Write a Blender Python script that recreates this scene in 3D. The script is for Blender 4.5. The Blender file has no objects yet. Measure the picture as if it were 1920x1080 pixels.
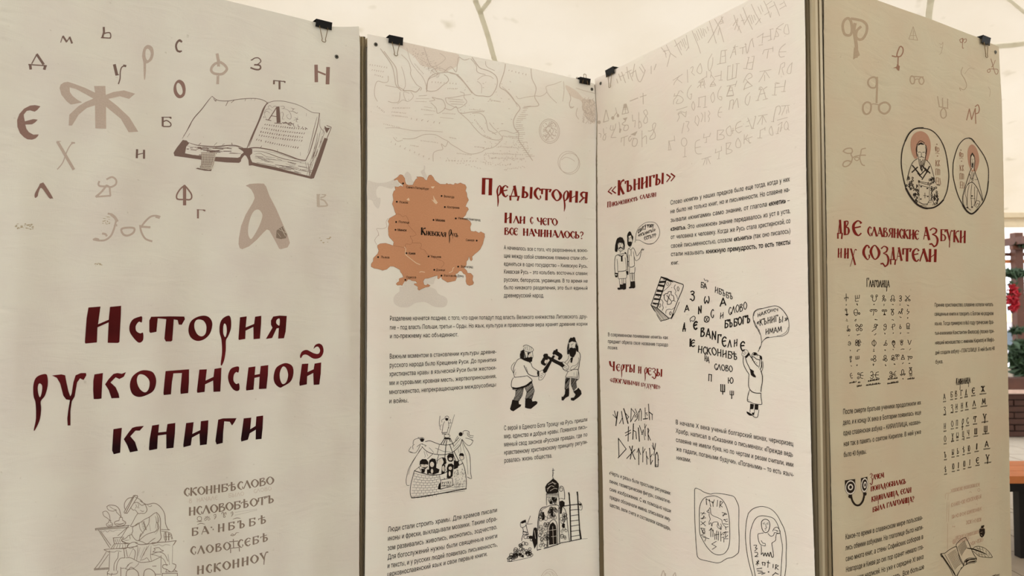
import bpy, bmesh, math, random
from mathutils import Vector, Matrix
from mathutils.geometry import tessellate_polygon
random.seed(7)
scene = bpy.context.scene
COL = scene.collection

# ------------------------------------------------------------------ camera
EYE = Vector((0, 0, 1.35)); F = 1387.0
PITCH = math.atan(46 / F); ROLL = math.radians(-0.2)
cam_d = bpy.data.cameras.new('camera'); cam = bpy.data.objects.new('camera', cam_d)
COL.objects.link(cam); scene.camera = cam
cam.location = EYE
cam.matrix_world = Matrix.Translation(EYE) @ Matrix.Rotation(math.pi / 2 + PITCH, 4, 'X') @ Matrix.Rotation(ROLL, 4, 'Z')
cam_d.sensor_width = 36; cam_d.lens = F * 36 / 1920
cam_d.clip_start = 0.05; cam_d.clip_end = 200
cam_d.dof.use_dof = True; cam_d.dof.focus_distance = 2.15; cam_d.dof.aperture_fstop = 4.0
CR = cam.matrix_world.to_3x3()

def ray(x, y):
    return (CR @ Vector((x - 960, 540 - y, -F))).normalized()

def on_height(x, y, z):                      # the point at height z seen at a photo position
    d = ray(x, y); return EYE + d * ((z - EYE.z) / d.z)

# ------------------------------------------------------------------ world, exposure, light
w = bpy.data.worlds.new('overcast_sky'); scene.world = w; w.use_nodes = True
bg = w.node_tree.nodes['Background']
bg.inputs[0].default_value = (0.94, 0.97, 1.0, 1); bg.inputs[1].default_value = 3.5
scene.view_settings.view_transform = 'Standard'; scene.view_settings.look = 'None'
scene.view_settings.exposure = 0.0; scene.view_settings.gamma = 1.0
scene.view_settings.use_curve_mapping = False

# ------------------------------------------------------------------ helpers
def s2l(c):
    return tuple(((v / 255) / 12.92 if v <= 10 else (((v / 255) + .055) / 1.055) ** 2.4) for v in c)

def node_mat(name):
    m = bpy.data.materials.new(name); m.use_nodes = True
    return m, m.node_tree.nodes, m.node_tree.links, m.node_tree.nodes['Principled BSDF']

def flat_mat(name, rgb, rough=.8, metal=0.0, noise=0.0, scale=20, bump=0.0, spec=.3):
    m, n, l, p = node_mat(name)
    c = s2l(rgb)
    p.inputs['Base Color'].default_value = (*c, 1)
    p.inputs['Roughness'].default_value = rough; p.inputs['Metallic'].default_value = metal
    p.inputs['Specular IOR Level'].default_value = spec
    if noise or bump:
        t = n.new('ShaderNodeTexCoord'); q = n.new('ShaderNodeTexNoise'); q.inputs['Scale'].default_value = scale
        q.inputs['Detail'].default_value = 5
        l.new(t.outputs['Object'], q.inputs['Vector'])
        if noise:
            r = n.new('ShaderNodeValToRGB')
            r.color_ramp.elements[0].position = .3; r.color_ramp.elements[1].position = .7
            r.color_ramp.elements[0].color = (*[v * (1 - noise) for v in c], 1)
            r.color_ramp.elements[1].color = (*[min(1, v * (1 + noise)) for v in c], 1)
            l.new(q.outputs['Fac'], r.inputs[0]); l.new(r.outputs[0], p.inputs['Base Color'])
        if bump:
            b = n.new('ShaderNodeBump'); b.inputs['Strength'].default_value = bump; b.inputs['Distance'].default_value = .01
            l.new(q.outputs['Fac'], b.inputs['Height']); l.new(b.outputs[0], p.inputs['Normal'])
    return m

def put(name, verts, faces, mat, parent=None, origin=None, uvs=None, smooth=False, props=None):
    """link one mesh object; verts in world space, origin = its pivot"""
    if parent is not None: origin = Vector(parent['_o'])
    origin = Vector(origin) if origin is not None else Vector((0, 0, 0))
    me = bpy.data.meshes.new(name)
    me.from_pydata([tuple(Vector(v) - origin) for v in verts], [], faces)
    if uvs:
        uvl = me.uv_layers.new(name='UVMap')
        for lp in me.loops: uvl.data[lp.index].uv = uvs[lp.vertex_index]
    if smooth:
        for pgn in me.polygons: pgn.use_smooth = True
    me.materials.append(mat); me.update()
    o = bpy.data.objects.new(name, me); COL.objects.link(o)
    if parent is not None: o.parent = parent
    else: o.location = origin
    o['_o'] = tuple(origin)
    for k, v in (props or {}).items(): o[k] = v
    return o

def empty(name, loc, label, cat, group=None):
    o = bpy.data.objects.new(name, None); COL.objects.link(o); o.location = loc; o.empty_display_size = .05
    o['_o'] = tuple(loc); o['label'] = label; o['category'] = cat
    if group: o['group'] = group
    return o

class MB:
    """collects simple solids into one mesh"""
    def __init__(s): s.v = []; s.f = []
    def add(s, v, f):
        b = len(s.v); s.v += [Vector(p) for p in v]; s.f += [[b + i for i in g] for g in f]
    def box(s, c, size, ax=None):
        c = Vector(c); X, Y, Z = ax or (Vector((1, 0, 0)), Vector((0, 1, 0)), Vector((0, 0, 1)))
        a, b, d = [q / 2 for q in size]
        v = [c + X * a * i + Y * b * j + Z * d * k for i in (-1, 1) for j in (-1, 1) for k in (-1, 1)]
        s.add(v, [(0, 1, 3, 2), (4, 6, 7, 5), (0, 4, 5, 1), (2, 3, 7, 6), (0, 2, 6, 4), (1, 5, 7, 3)])
    def prism(s, prof, base, X, Y, Zv):
        """profile polygon (x, y) pushed along Zv"""
        n = len(prof); base = Vector(base)
        v = [base + X * a + Y * b for a, b in prof] + [base + X * a + Y * b + Zv for a, b in prof]
        s.add(v, [[i, (i + 1) % n, n + (i + 1) % n, n + i] for i in range(n)] + [list(range(n))[::-1], [n + i for i in range(n)]])
    def tube(s, pts, r, seg=8, closed=False):
        pts = [Vector(p) for p in pts]; n = len(pts); rings = []
        up = None
        for i, p in enumerate(pts):
            a = pts[i - 1] if i or closed else pts[i]; b = pts[(i + 1) % n] if i < n - 1 or closed else pts[i]
            t = (b - a).normalized()
            if up is None: up = t.orthogonal().normalized()
            up = (up - t * up.dot(t)).normalized(); sd = t.cross(up)
            rr = r[i] if isinstance(r, (list, tuple)) else r
            rings.append([p + (up * math.cos(k * 2 * math.pi / seg) + sd * math.sin(k * 2 * math.pi / seg)) * rr for k in range(seg)])
        f = []; m = n if closed else n - 1
        for i in range(m):
            j = (i + 1) % n
            for k in range(seg): f.append((i * seg + k, i * seg + (k + 1) % seg, j * seg + (k + 1) % seg, j * seg + k))
        if not closed: f += [list(range(seg))[::-1], [(n - 1) * seg + k for k in range(seg)]]
        s.add([q for rg in rings for q in rg], f)
    def build(s, name, mat, parent=None, origin=None, smooth=False, **props):
        return put(name, s.v, s.f, mat, parent, origin, smooth=smooth, props=props)

def lerp(a, b, t): return a + (b - a) * t

def interp(tab, x):                           # piecewise linear, extrapolating
    if x <= tab[0][0]: i = 0
    elif x >= tab[-1][0]: i = len(tab) - 2
    else: i = max(k for k in range(len(tab) - 1) if tab[k][0] <= x)
    (a, b), (c, d) = tab[i], tab[i + 1]
    return b + (d - b) * (x - a) / (c - a)

def spline(pts, closed=False, n=5):           # Catmull-Rom; points may carry a width
    m = len(pts)
    if m < 3: return list(pts)
    out = []
    for i in range(m if closed else m - 1):
        if closed: p = [pts[(i + k - 1) % m] for k in range(4)]
        else: p = [pts[max(0, min(m - 1, i + k - 1))] for k in range(4)]
        for j in range(n):
            t = j / n
            out.append(tuple(.5 * (2 * b + (c - a) * t + (2 * a - 5 * b + 4 * c - d) * t * t + (3 * b - a - 3 * c + d) * t ** 3)
                             for a, b, c, d in zip(*p)))
    if not closed: out.append(tuple(pts[-1]))
    return out
# ------------------------------------------------------------------ the tent, the ground and what stands outside
TOP = 2.22
m_tent, n, l, p = node_mat('tent_fabric')
out = n['Material Output']
tc = n.new('ShaderNodeTexCoord'); nz = n.new('ShaderNodeTexNoise'); nz.inputs['Scale'].default_value = .9; nz.inputs['Detail'].default_value = 6
l.new(tc.outputs['Object'], nz.inputs['Vector'])
rp = n.new('ShaderNodeValToRGB'); rp.color_ramp.elements[0].position = .3; rp.color_ramp.elements[1].position = .62
rp.color_ramp.elements[0].color = (.67, .585, .46, 1); rp.color_ramp.elements[1].color = (.735, .66, .55, 1)
l.new(nz.outputs['Fac'], rp.inputs[0])
sp = n.new('ShaderNodeTexNoise'); sp.inputs['Scale'].default_value = 5; sp.inputs['Detail'].default_value = 2
l.new(tc.outputs['Object'], sp.inputs['Vector'])
sr = n.new('ShaderNodeValToRGB'); sr.color_ramp.elements[0].position = .24; sr.color_ramp.elements[1].position = .33
sr.color_ramp.elements[0].color = (.8, .78, .72, 1); sr.color_ramp.elements[1].color = (1, 1, 1, 1)
l.new(sp.outputs['Fac'], sr.inputs[0])
mx = n.new('ShaderNodeMixRGB'); mx.blend_type = 'MULTIPLY'; mx.inputs[0].default_value = 1
l.new(rp.outputs[0], mx.inputs[1]); l.new(sr.outputs[0], mx.inputs[2])
tr = n.new('ShaderNodeBsdfTranslucent'); df = n.new('ShaderNodeBsdfDiffuse'); ms = n.new('ShaderNodeMixShader')
ms.inputs[0].default_value = .265
l.new(mx.outputs[0], tr.inputs[0]); l.new(mx.outputs[0], df.inputs[0])
l.new(df.outputs[0], ms.inputs[1]); l.new(tr.outputs[0], ms.inputs[2]); l.new(ms.outputs[0], out.inputs[0])
n.remove(p)

m_seam, n, l, p = node_mat('webbing')
tr = n.new('ShaderNodeBsdfTranslucent'); df = n.new('ShaderNodeBsdfDiffuse'); ms = n.new('ShaderNodeMixShader'); ms.inputs[0].default_value = .62
tr.inputs[0].default_value = (.93, .92, .84, 1); df.inputs[0].default_value = (.8, .78, .7, 1)
l.new(df.outputs[0], ms.inputs[1]); l.new(tr.outputs[0], ms.inputs[2]); l.new(ms.outputs[0], n['Material Output'].inputs[0]); n.remove(p)
m_floor = None
def paving():
    m, n, l, p = node_mat('paving_stone')
    t = n.new('ShaderNodeTexCoord'); q = n.new('ShaderNodeTexNoise'); q.inputs['Scale'].default_value = 9; q.inputs['Detail'].default_value = 6
    l.new(t.outputs['Object'], q.inputs[0])
    r = n.new('ShaderNodeValToRGB'); r.color_ramp.elements[0].color = (.28, .235, .18, 1); r.color_ramp.elements[1].color = (.40, .34, .265, 1)
    l.new(q.outputs[0], r.inputs[0]); l.new(r.outputs[0], p.inputs['Base Color']); p.inputs['Roughness'].default_value = .85
    return m
m_pave = paving()
m_joint = flat_mat('paving_joint', (110, 97, 80), .95, noise=.2, scale=30)
put('floor', [(-12, -8, -.012), (14, -8, -.012), (14, 18, -.012), (-12, 18, -.012)], [(0, 1, 2, 3)], m_joint, props={'kind': 'structure'})
floor = bpy.data.objects['floor']

# slabs of the paving where the camera can see them, and a joined field elsewhere
def slab(cx, cy, s=.4):
    h = s / 2 - .004
    mb = MB(); z = random.uniform(-.002, .001)
    mb.box((cx, cy, z - .01), (2 * h, 2 * h, .02)); return mb
for i in range(8):
    for j in range(9):
        cx, cy = 3.2 + .402 * i, 3.6 + .402 * j
        slab(cx, cy).build('paving_slab', m_pave, floor)
mb = MB()
for i in range(-12, 20):
    for j in range(-10, 26):
        cx, cy = 3.2 + .402 * i, 3.6 + .402 * j
        if 0 <= i < 8 and 0 <= j < 9: continue
        mb.box((cx, cy, -.011), (.394, .394, .02))
mb.build('paving_field', m_pave, floor, kind='stuff')

# roof: a slope that rises from the far eave over the stand and towards the camera, then falls again behind it
EY, EZ, RY, RZ = 7.6, 2.36, 1.0, 4.7
def roof_z(x, y):
    t = (EY - y) / (EY - RY)
    sag = -.05 * math.sin(math.pi * min(1, max(0, t))) * (1 + .3 * math.sin(x * 1.9))
    return EZ + (RZ - EZ) * t + sag if t <= 1 else RZ - (RZ - EZ) * (t - 1)
gx = [-7 + .35 * i for i in range(41)]; gy = [EY - .3 * j for j in range(45)]
vs = [(x, y, roof_z(x, y)) for y in gy for x in gx]
fs = [(j * 41 + i, j * 41 + i + 1, (j + 1) * 41 + i + 1, (j + 1) * 41 + i) for j in range(44) for i in range(40)]
ceiling = put('ceiling', vs, fs, m_tent, smooth=True, props={'kind': 'structure'})
def on_roof(x, y):
    d = ray(x, y); t = 1.0
    for _ in range(40):
        q = EYE + d * t; e = q.z - roof_z(q.x, q.y)
        if abs(e) < 1e-4: break
        t -= e / max(.12, d.z + (RZ - EZ) / (EY - RY) * d.y)
    return EYE + d * t
def seam(pts, w):
    mb = MB(); q = [on_roof(*a) - Vector((0, 0, .01)) for a in pts]
    for a, b in zip(q, q[1:]):
        t = (b - a); s = t.normalized().cross(Vector((0, -.33, -.94))).normalized()
        mb.box((a + b) / 2, (t.length + .01, w, .004), (t.normalized(), s, t.normalized().cross(s)))
    mb.build('roof_strap', m_seam, ceiling)
seam([(886, -40), (892, 0), (901, 22), (914, 62), (926, 105), (938, 150), (950, 190)], .035)
seam([(935, -40), (916, 0), (901, 20)], .03)
seam([(1744, -30), (1745, 0), (1742, 20), (1741, 45), (1741, 90)], .04)
seam([(1800, 92), (1850, 86), (1900, 82), (1960, 74)], .05)
seam([(1860, -30), (1890, -5), (1920, 20), (1960, 50)], .02)

# the tent wall behind the stand, up to where the side stands open
wall = MB(); xs = [-7 + .25 * i for i in range(43)]
wv = [(x, EY + .04 * math.sin(x * 5), z) for z in (0, 1.2, EZ) for x in xs]
put('wall_back', wv, [(r * 43 + i, r * 43 + i + 1, (r + 1) * 43 + i + 1, (r + 1) * 43 + i) for r in (0, 1) for i in range(42)], m_tent,
    smooth=True, props={'kind': 'structure'})
# eave: canvas valance over a metal truss beam
m_beam = flat_mat('painted_beam', (214, 198, 168), .6, noise=.05)
mb = MB(); mb.box((3.0, EY - .02, EZ - .03), (20, .06, .05)); mb.box((3.0, EY + .03, EZ - .075), (20, .03, .05)); mb.box((3.0, EY - .02, EZ - .125), (20, .06, .05))
mb.build('trim_1', m_beam, kind='structure')
m_leg = flat_mat('tent_pole_paint', (205, 200, 190), .5)
# white tent leg at the corner
for lx, ly, lab in ((-6.9, EY - .25, 'white tent pole at the far corner behind the left banner'), (10.5, EY - .25, 'white tent pole at the far right corner of the roof')):
    e = empty('tent_pole', (lx, ly, 0), lab, 'pole')
    mb = MB(); mb.tube([(lx, ly, 0), (lx, ly, EZ)], .04, 12); mb.build('pole_shaft', m_leg, e, smooth=True)
    mb = MB(); mb.box((lx, ly, .01), (.2, .2, .02)); mb.build('foot_plate', m_leg, e)

# unseen timber wall added at the right to dim and warm the light
m_ply = flat_mat('shade_wall_timber', (120, 98, 76), .7, noise=.2, scale=6)
wr = put('shade_wall_right', [(4.3, -6, 0), (4.3, 4.4, 0), (4.3, 4.4, 2.5), (4.3, -6, 2.5), (4.36, -6, 0), (4.36, 4.4, 0), (4.36, 4.4, 2.5), (4.36, -6, 2.5)],
    [(0, 1, 2, 3), (7, 6, 5, 4), (0, 4, 5, 1), (3, 2, 6, 7), (1, 5, 6, 2), (0, 3, 7, 4)], m_ply, props={'kind': 'structure'})
for k in range(17):
    mb = MB(); mb.box((4.29, -.8, .075 + .147 * k), (.02, 10.4, .14)); mb.build('shade_wall_board', m_ply, wr)
# ------------------------------------------------------------------ the folding stand: four panels with cloth banners
def cloth(name, a, b, seed):
    """unbleached banner cloth: two slowly mixing hues, faint weave, fine creases"""
    m, n, l, p = node_mat(name)
    t = n.new('ShaderNodeTexCoord'); mp = n.new('ShaderNodeMapping'); mp.inputs['Location'].default_value = (seed, seed * 1.7, 0)
    l.new(t.outputs['UV'], mp.inputs[0])
    q = n.new('ShaderNodeTexNoise'); q.inputs['Scale'].default_value = 5.5; q.inputs['Detail'].default_value = 3; l.new(mp.outputs[0], q.inputs[0])
    r = n.new('ShaderNodeValToRGB'); r.color_ramp.elements[0].position = .38; r.color_ramp.elements[1].position = .62
    r.color_ramp.elements[0].color = (*s2l(a), 1); r.color_ramp.elements[1].color = (*s2l(b), 1)
    l.new(q.outputs['Fac'], r.inputs[0])
    # small dirt specks
    q2 = n.new('ShaderNodeTexNoise'); q2.inputs['Scale'].default_value = 70; q2.inputs['Detail'].default_value = 3; l.new(mp.outputs[0], q2.inputs[0])
    r2 = n.new('ShaderNodeValToRGB'); r2.color_ramp.elements[0].position = .20; r2.color_ramp.elements[1].position = .30
    r2.color_ramp.elements[0].color = (.72, .7, .64, 1); r2.color_ramp.elements[1].color = (1, 1, 1, 1); l.new(q2.outputs['Fac'], r2.inputs[0])
    mx = n.new('ShaderNodeMixRGB'); mx.blend_type = 'MULTIPLY'; mx.inputs[0].default_value = .8
    l.new(r.outputs[0], mx.inputs[1]); l.new(r2.outputs[0], mx.inputs[2])
    l.new(mx.outputs[0], p.inputs['Base Color'])
    p.inputs['Roughness'].default_value = .75; p.inputs['Specular IOR Level'].default_value = .25
    # weave (threads both ways) and creases
    mp2 = n.new('ShaderNodeMapping'); mp2.inputs['Scale'].default_value = (900, 60, 1); l.new(t.outputs['UV'], mp2.inputs[0])
    w1 = n.new('ShaderNodeTexNoise'); w1.inputs['Scale'].default_value = 1; w1.inputs['Detail'].default_value = 1; l.new(mp2.outputs[0], w1.inputs[0])
    mp3 = n.new('ShaderNodeMapping'); mp3.inputs['Scale'].default_value = (45, 800, 1); l.new(t.outputs['UV'], mp3.inputs[0])
    w2 = n.new('ShaderNodeTexNoise'); w2.inputs['Scale'].default_value = 1; w2.inputs['Detail'].default_value = 1; l.new(mp3.outputs[0], w2.inputs[0])
    mp4 = n.new('ShaderNodeMapping'); mp4.inputs['Scale'].default_value = (7, 22, 1); mp4.inputs['Location'].default_value = (seed * 3, seed, 0); l.new(t.outputs['UV'], mp4.inputs[0])
    w3 = n.new('ShaderNodeTexNoise'); w3.inputs['Scale'].default_value = 1; w3.inputs['Detail'].default_value = 4; w3.inputs['Distortion'].default_value = 1.2; l.new(mp4.outputs[0], w3.inputs[0])
    ad = n.new('ShaderNodeMath'); ad.operation = 'ADD'; l.new(w1.outputs['Fac'], ad.inputs[0]); l.new(w2.outputs['Fac'], ad.inputs[1])
    b1 = n.new('ShaderNodeBump'); b1.inputs['Strength'].default_value = .35; b1.inputs['Distance'].default_value = .0004; l.new(ad.outputs[0], b1.inputs['Height'])
    b2 = n.new('ShaderNodeBump'); b2.inputs['Strength'].default_value = .5; b2.inputs['Distance'].default_value = .004; l.new(w3.outputs['Fac'], b2.inputs['Height'])
    l.new(b1.outputs[0], b2.inputs['Normal']); l.new(b2.outputs[0], p.inputs['Normal'])
    return m

class Banner:
    def __init__(s, a, b, left, right, top, fold, seed, mat, z0=.14):
        s.A = on_height(*a, TOP); s.Bp = on_height(*b, TOP)
        s.U = Vector((s.Bp.x - s.A.x, s.Bp.y - s.A.y, 0)); s.W = s.U.length; s.U.normalize()
        s.N = Vector((s.U.y, -s.U.x, 0))                      # towards the camera side
        s.O = Vector((s.A.x, s.A.y, 0)); s.fold = fold; s.mat = mat; s.z0 = z0
        rnd = random.Random(seed)
        s.L = sorted((v, u) for u, v in (s.uv(*q) for q in left)); s.R = sorted((v, u) for u, v in (s.uv(*q) for q in right))
        s.T = sorted(s.uv(*q) for q in top)
        s.ridges = [(rnd.choice((0, 1)), rnd.uniform(.3, 2.1), rnd.uniform(-.35, .35), rnd.uniform(.0006, .0017), rnd.uniform(.003, .006), rnd.uniform(.035, .085)) for _ in range(70)]
    def uv(s, x, y):
        d = ray(x, y); e = 0; k = d.dot(s.N); b = (s.O - EYE).dot(s.N)
        for _ in range(3):
            q = EYE + d * ((b + e) / k); u, v = (q - s.O).dot(s.U), q.z; e = s.disp(u, v)
        return u, v
    def disp(s, u, v):
        d = .002                                             # hangs free of the frame
        tp = min(1, max(0, (TOP - v) / .22)); tp = tp * tp * (3 - 2 * tp); sd = min(1, .3 + max(0, min(u, s.W - u)) / .07); am0 = (.08 + .92 * tp) * sd
        for k, ph, am, lean in s.fold: d += am0 * am * math.sin(k * (u + lean * (v - 1.3) + .02 * math.sin(2.3 * v + k)) + ph)
        return d
    def ridge(s, u, v):
        d = 0
        for side, vc, sl, am, wd, ln in s.ridges:
            e = u if side == 0 else s.W - u
            if e < ln * 1.5:
                q = (v - vc - sl * e) / wd
                if abs(q) < 2.5: d -= am * math.exp(-q * q) * max(0, 1 - e / ln)
        return d
    def pos(s, u, v, e=0.0, cloth=False):
        return s.O + s.U * u + s.N * (s.disp(u, v) + (s.ridge(u, v) if cloth else 0) + e) + Vector((0, 0, v))
    def px(s, x, y, e=0.0):
        u, v = s.uv(x, y); return s.pos(u, v, e), (u, v)
    def make(s, label, nu=110, nv=520):
        vs = []; uvs = []; fs = []
        for j in range(nv + 1):
            t = 1 - (1 - j / nv) ** 1.0
            for i in range(nu + 1):
                f = i / nu; u = lerp(0, s.W, f); v = TOP
                for _ in range(2):
                    v = lerp(s.z0, interp(s.T, u), t)
                    u = lerp(interp(s.L, v), interp(s.R, v), f)
                vs.append(s.pos(u, v, 0, True)); uvs.append((u, v))
        k = nu + 1
        fs = [(j * k + i, j * k + i + 1, (j + 1) * k + i + 1, (j + 1) * k + i) for j in range(nv) for i in range(nu)]
        s.ob = put('cloth_banner', vs, fs, s.mat, None, s.O, uvs, True,
                   {'label': label, 'category': 'banner'})
        return s.ob

# one cloth in four tints: the light on each banner is in its colour
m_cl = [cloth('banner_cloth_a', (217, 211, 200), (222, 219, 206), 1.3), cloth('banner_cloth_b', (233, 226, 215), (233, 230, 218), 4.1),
        cloth('banner_cloth_c', (232, 221, 209), (232, 225, 211), 7.7), cloth('banner_cloth_d_shaded', (208, 192, 163), (208, 197, 168), 9.2)]
fA = [(9, .6, .007, .10), (21, 1.2, .0050, .16), (37, .3, .0024, -.12), (58, 2.0, .0008, .2)]
fB = [(8, 2.2, .005, .08), (19, .3, .0034, -.10), (34, 2.0, .0015, .14)]
fC = [(7, 4.0, .004, .04), (21, 1.0, .0024, .08), (37, .5, .0010, -.1)]
fD = [(8, 1.0, .006, -.1), (17, 2.4, .0036, .14), (33, .2, .0015, .14)]
B1 = Banner((-2, -105), (681.5, 63.5), [(-3, -105), (-1, 540), (-6, 1080)], [(673, 51), (675, 90), (676.5, 300), (675, 700), (673.5, 1080)],
            [(-3, -105), (300, -29), (420, -.5), (500, 19), (589, 41), (600, 44), (612, 48), (625, 50), (640, 50.5), (660, 50), (673, 49.5)], fA, 1, m_cl[0])
B2 = Banner((681.5, 63.5), (1117, 154), [(688.7, 63), (688.7, 300), (688.5, 600), (686, 900), (684, 1080)], [(1114, 155), (1119, 215), (1117.5, 300), (1118.5, 600), (1121.5, 900), (1124, 1080)],
            [(688.7, 63.7), (725, 71), (825, 93.7), (995, 127.5), (1080, 147.5), (1104, 154), (1114, 157)], fB, 2, m_cl[1])
B3 = Banner((1117, 154), (1524, -62), [(1115, 148), (1117, 180), (1120, 215), (1119.5, 300), (1122, 600), (1130, 900), (1132.5, 1080)], [(1507.5, -60), (1508.5, 0), (1511, 300), (1516, 600), (1522, 900), (1528, 1080)],
            [(1115, 148), (1139, 137), (1240, 87), (1320, 44), (1404, 0), (1508, -56)], fC, 3, m_cl[2])
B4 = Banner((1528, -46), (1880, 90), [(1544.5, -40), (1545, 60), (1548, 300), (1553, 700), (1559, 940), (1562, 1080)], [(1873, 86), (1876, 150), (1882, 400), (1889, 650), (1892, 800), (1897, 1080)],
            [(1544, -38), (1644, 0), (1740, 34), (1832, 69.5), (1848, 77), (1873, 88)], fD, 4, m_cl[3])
B1.make('wide cream cloth banner with the dark red three-line title and open book drawing')
B2.make('cream cloth banner with an orange map and two men crossing axes')
B3.make('pale cloth banner of faint carved letters and two rune stone drawings')
B4.make('cloth banner tinted yellowish as in warm shade, with two framed saints and alphabet tables')
BS = [B1, B2, B3, B4]

# aluminium frames behind the cloth: stiles with slots, rails and a filling board, one stand
m_alu = flat_mat('champagne_aluminium', (172, 158, 130), .42, .55, noise=.08, scale=3, spec=.5)
m_slot = flat_mat('dark_bronze_slot', (74, 62, 44), .5, .3)
m_board = flat_mat('panel_board', (190, 184, 172), .7)
m_foot = flat_mat('black_rubber', (30, 30, 30), .8)
def stile_profile(w, d):
    a, b = w / 2, d / 2; q = .0035; g = .0028
    # front face carries a slot, the sides a shallow groove
    return [(-a, -b + q), (-a + q, -b), (-g, -b), (-g, -b + .006), (g, -b + .006), (g, -b), (a - q, -b), (a, -b + q),
            (a, -g), (a - .005, -g), (a - .005, g), (a, g), (a, b - q), (a - q, b), (-a + q, b), (-a, b - q), (-a, g), (-a + .005, g), (-a + .005, -g), (-a, -g)]
HT = TOP - .004
def frame(Bn, u0, u1, label, wl, wr):
    e = empty('display_panel', tuple(Bn.O), label, 'panel', None)
    Z = Vector((0, 0, 1)); back = -Bn.N
    for u, wd in ((u0, wl), (u1, wr)):
        if not wd: continue
        mb = MB(); mb.prism(stile_profile(wd, .03), Bn.O + Bn.U * u + back * .026 + Z * .02, Bn.U, back, Z * (HT - .02))
        st = mb.build('stile', m_alu, e)
        mb = MB(); mb.box(Bn.O + Bn.U * u + back * .018 + Z * HT / 2, (.004, .002, HT - .06), (Bn.U, back, Z)); mb.build('slot_strip', m_slot, st)
        mb = MB(); mb.tube([Bn.O + Bn.U * u + back * .026, Bn.O + Bn.U * u + back * .026 + Z * .022], .02, 14); mb.build('levelling_foot', m_foot, e)
    c = Bn.O + Bn.U * (u0 + u1) / 2 + back * .026
    L = u1 - u0 - .022
    for zz in (HT - .014, .08):
        mb = MB(); mb.box(c + Z * zz, (L, .016, .028), (Bn.U, back, Z)); mb.build('rail', m_alu, e)
    mb = MB(); mb.box(c + Z * (HT / 2 + .04), (L, .006, HT - .12), (Bn.U, back, Z)); mb.build('board', m_board, e)
    return e
def corner_post(e):
    b2, b3 = -B2.N, -B3.N; c = Vector((B2.Bp.x, B2.Bp.y, 0)) + b2 * .024 + b3 * .024; Z = Vector((0, 0, 1))
    mb = MB(); mb.prism([(-.019, -.019), (-.004, -.019), (-.004, -.014), (.004, -.014), (.004, -.019), (.019, -.019), (.019, .019), (-.019, .019), (-.019, .004), (-.014, .004), (-.014, -.004), (-.019, -.004)], c + Z * .01, b2, b3, Z * (HT - .012))
    mb.build('corner_post', m_alu, e)
def u_at(Bn, x, y): return Bn.uv(x, y)[0]
FR = [frame(B1, .012, u_at(B1, 679.5, 500), 'display panel frame carrying the wide title banner', .024, .013),
      frame(B2, u_at(B2, 684.8, 500), u_at(B2, 1114, 500) , 'display panel frame carrying the banner with the orange map', .012, .02),
      frame(B3, u_at(B3, 1130, 500) , u_at(B3, 1519.5, 500), 'display panel frame carrying the pale banner with speech bubbles', .02, .034),
      frame(B4, u_at(B4, 1541, 500), u_at(B4, 1884, 500), 'display panel frame carrying the yellowish banner of two saints', .026, .02)]
m_hinge = flat_mat('hinge_metal', (120, 112, 96), .4, .7)
corner_post(FR[1])
# ------------------------------------------------------------------ beyond the right edge of the stand: pergola, brick wall, bench, planting
def at(x, y, dep):
    d = ray(x, y); return EYE + d * (dep / d.y)
m_pw = flat_mat('stained_pergola_wood', (78, 44, 28), .6, noise=.2, scale=12)
m_or = flat_mat('varnished_orange_wood', (200, 124, 76), .7, noise=.12, scale=5, spec=.08)
m_brk = flat_mat('dark_brown_brick', (64, 40, 30), .85, noise=.2, scale=15); m_mor = flat_mat('mortar', (84, 66, 54), .95)
m_lf = flat_mat('dark_leaf', (44, 62, 38), .6, noise=.25, scale=10); m_rd = flat_mat('red_petal', (150, 16, 28), .5, noise=.2, scale=20)
m_sl = flat_mat('pinkish_stone_slab', (196, 168, 152), .7, noise=.1); m_blk = flat_mat('black_frame_metal', (24, 22, 22), .5)
m_gry = flat_mat('pale_render', (176, 172, 178), .85, noise=.05); m_crm = flat_mat('cream_render', (236, 214, 168), .85); m_win = flat_mat('window_glass', (60, 70, 78), .15, spec=.6)
p0 = at(1909.5, 590, 9.2); e = empty('pergola', (p0.x, 9.2, 0), 'dark stained wooden pergola post with crossbeams seen past the yellowish banner', 'pergola')
for dx in (0, 1.9, 3.8):
    mb = MB(); mb.box((p0.x + dx, 9.2, 1.16), (.1, .1, 2.32)); mb.build('post', m_pw, e)
def beam(yt, yb, x0, x1, dep, mat, nm='crossbeam'):
    a, b = at(1909, yt, dep), at(1909, yb, dep); mb = MB(); mb.box(((x0 + x1) / 2, dep, (a.z + b.z) / 2), (x1 - x0, .06, a.z - b.z)); mb.build(nm, mat, e)
beam(461, 468, p0.x - .12, p0.x + 4.0, 9.13, m_pw); beam(474, 480, p0.x - 1.2, p0.x + 4.0, 9.27, m_pw); beam(487, 493.5, p0.x - 1.2, p0.x + 4.0, 9.3, m_or, 'lower_beam')
for k in range(6): mb = MB(); mb.box((p0.x - .05 + .75 * k, 9.2, at(1909, 453, 9.2).z), (.07, 1.0, .09)); mb.build('rafter', m_pw, e)
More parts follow.
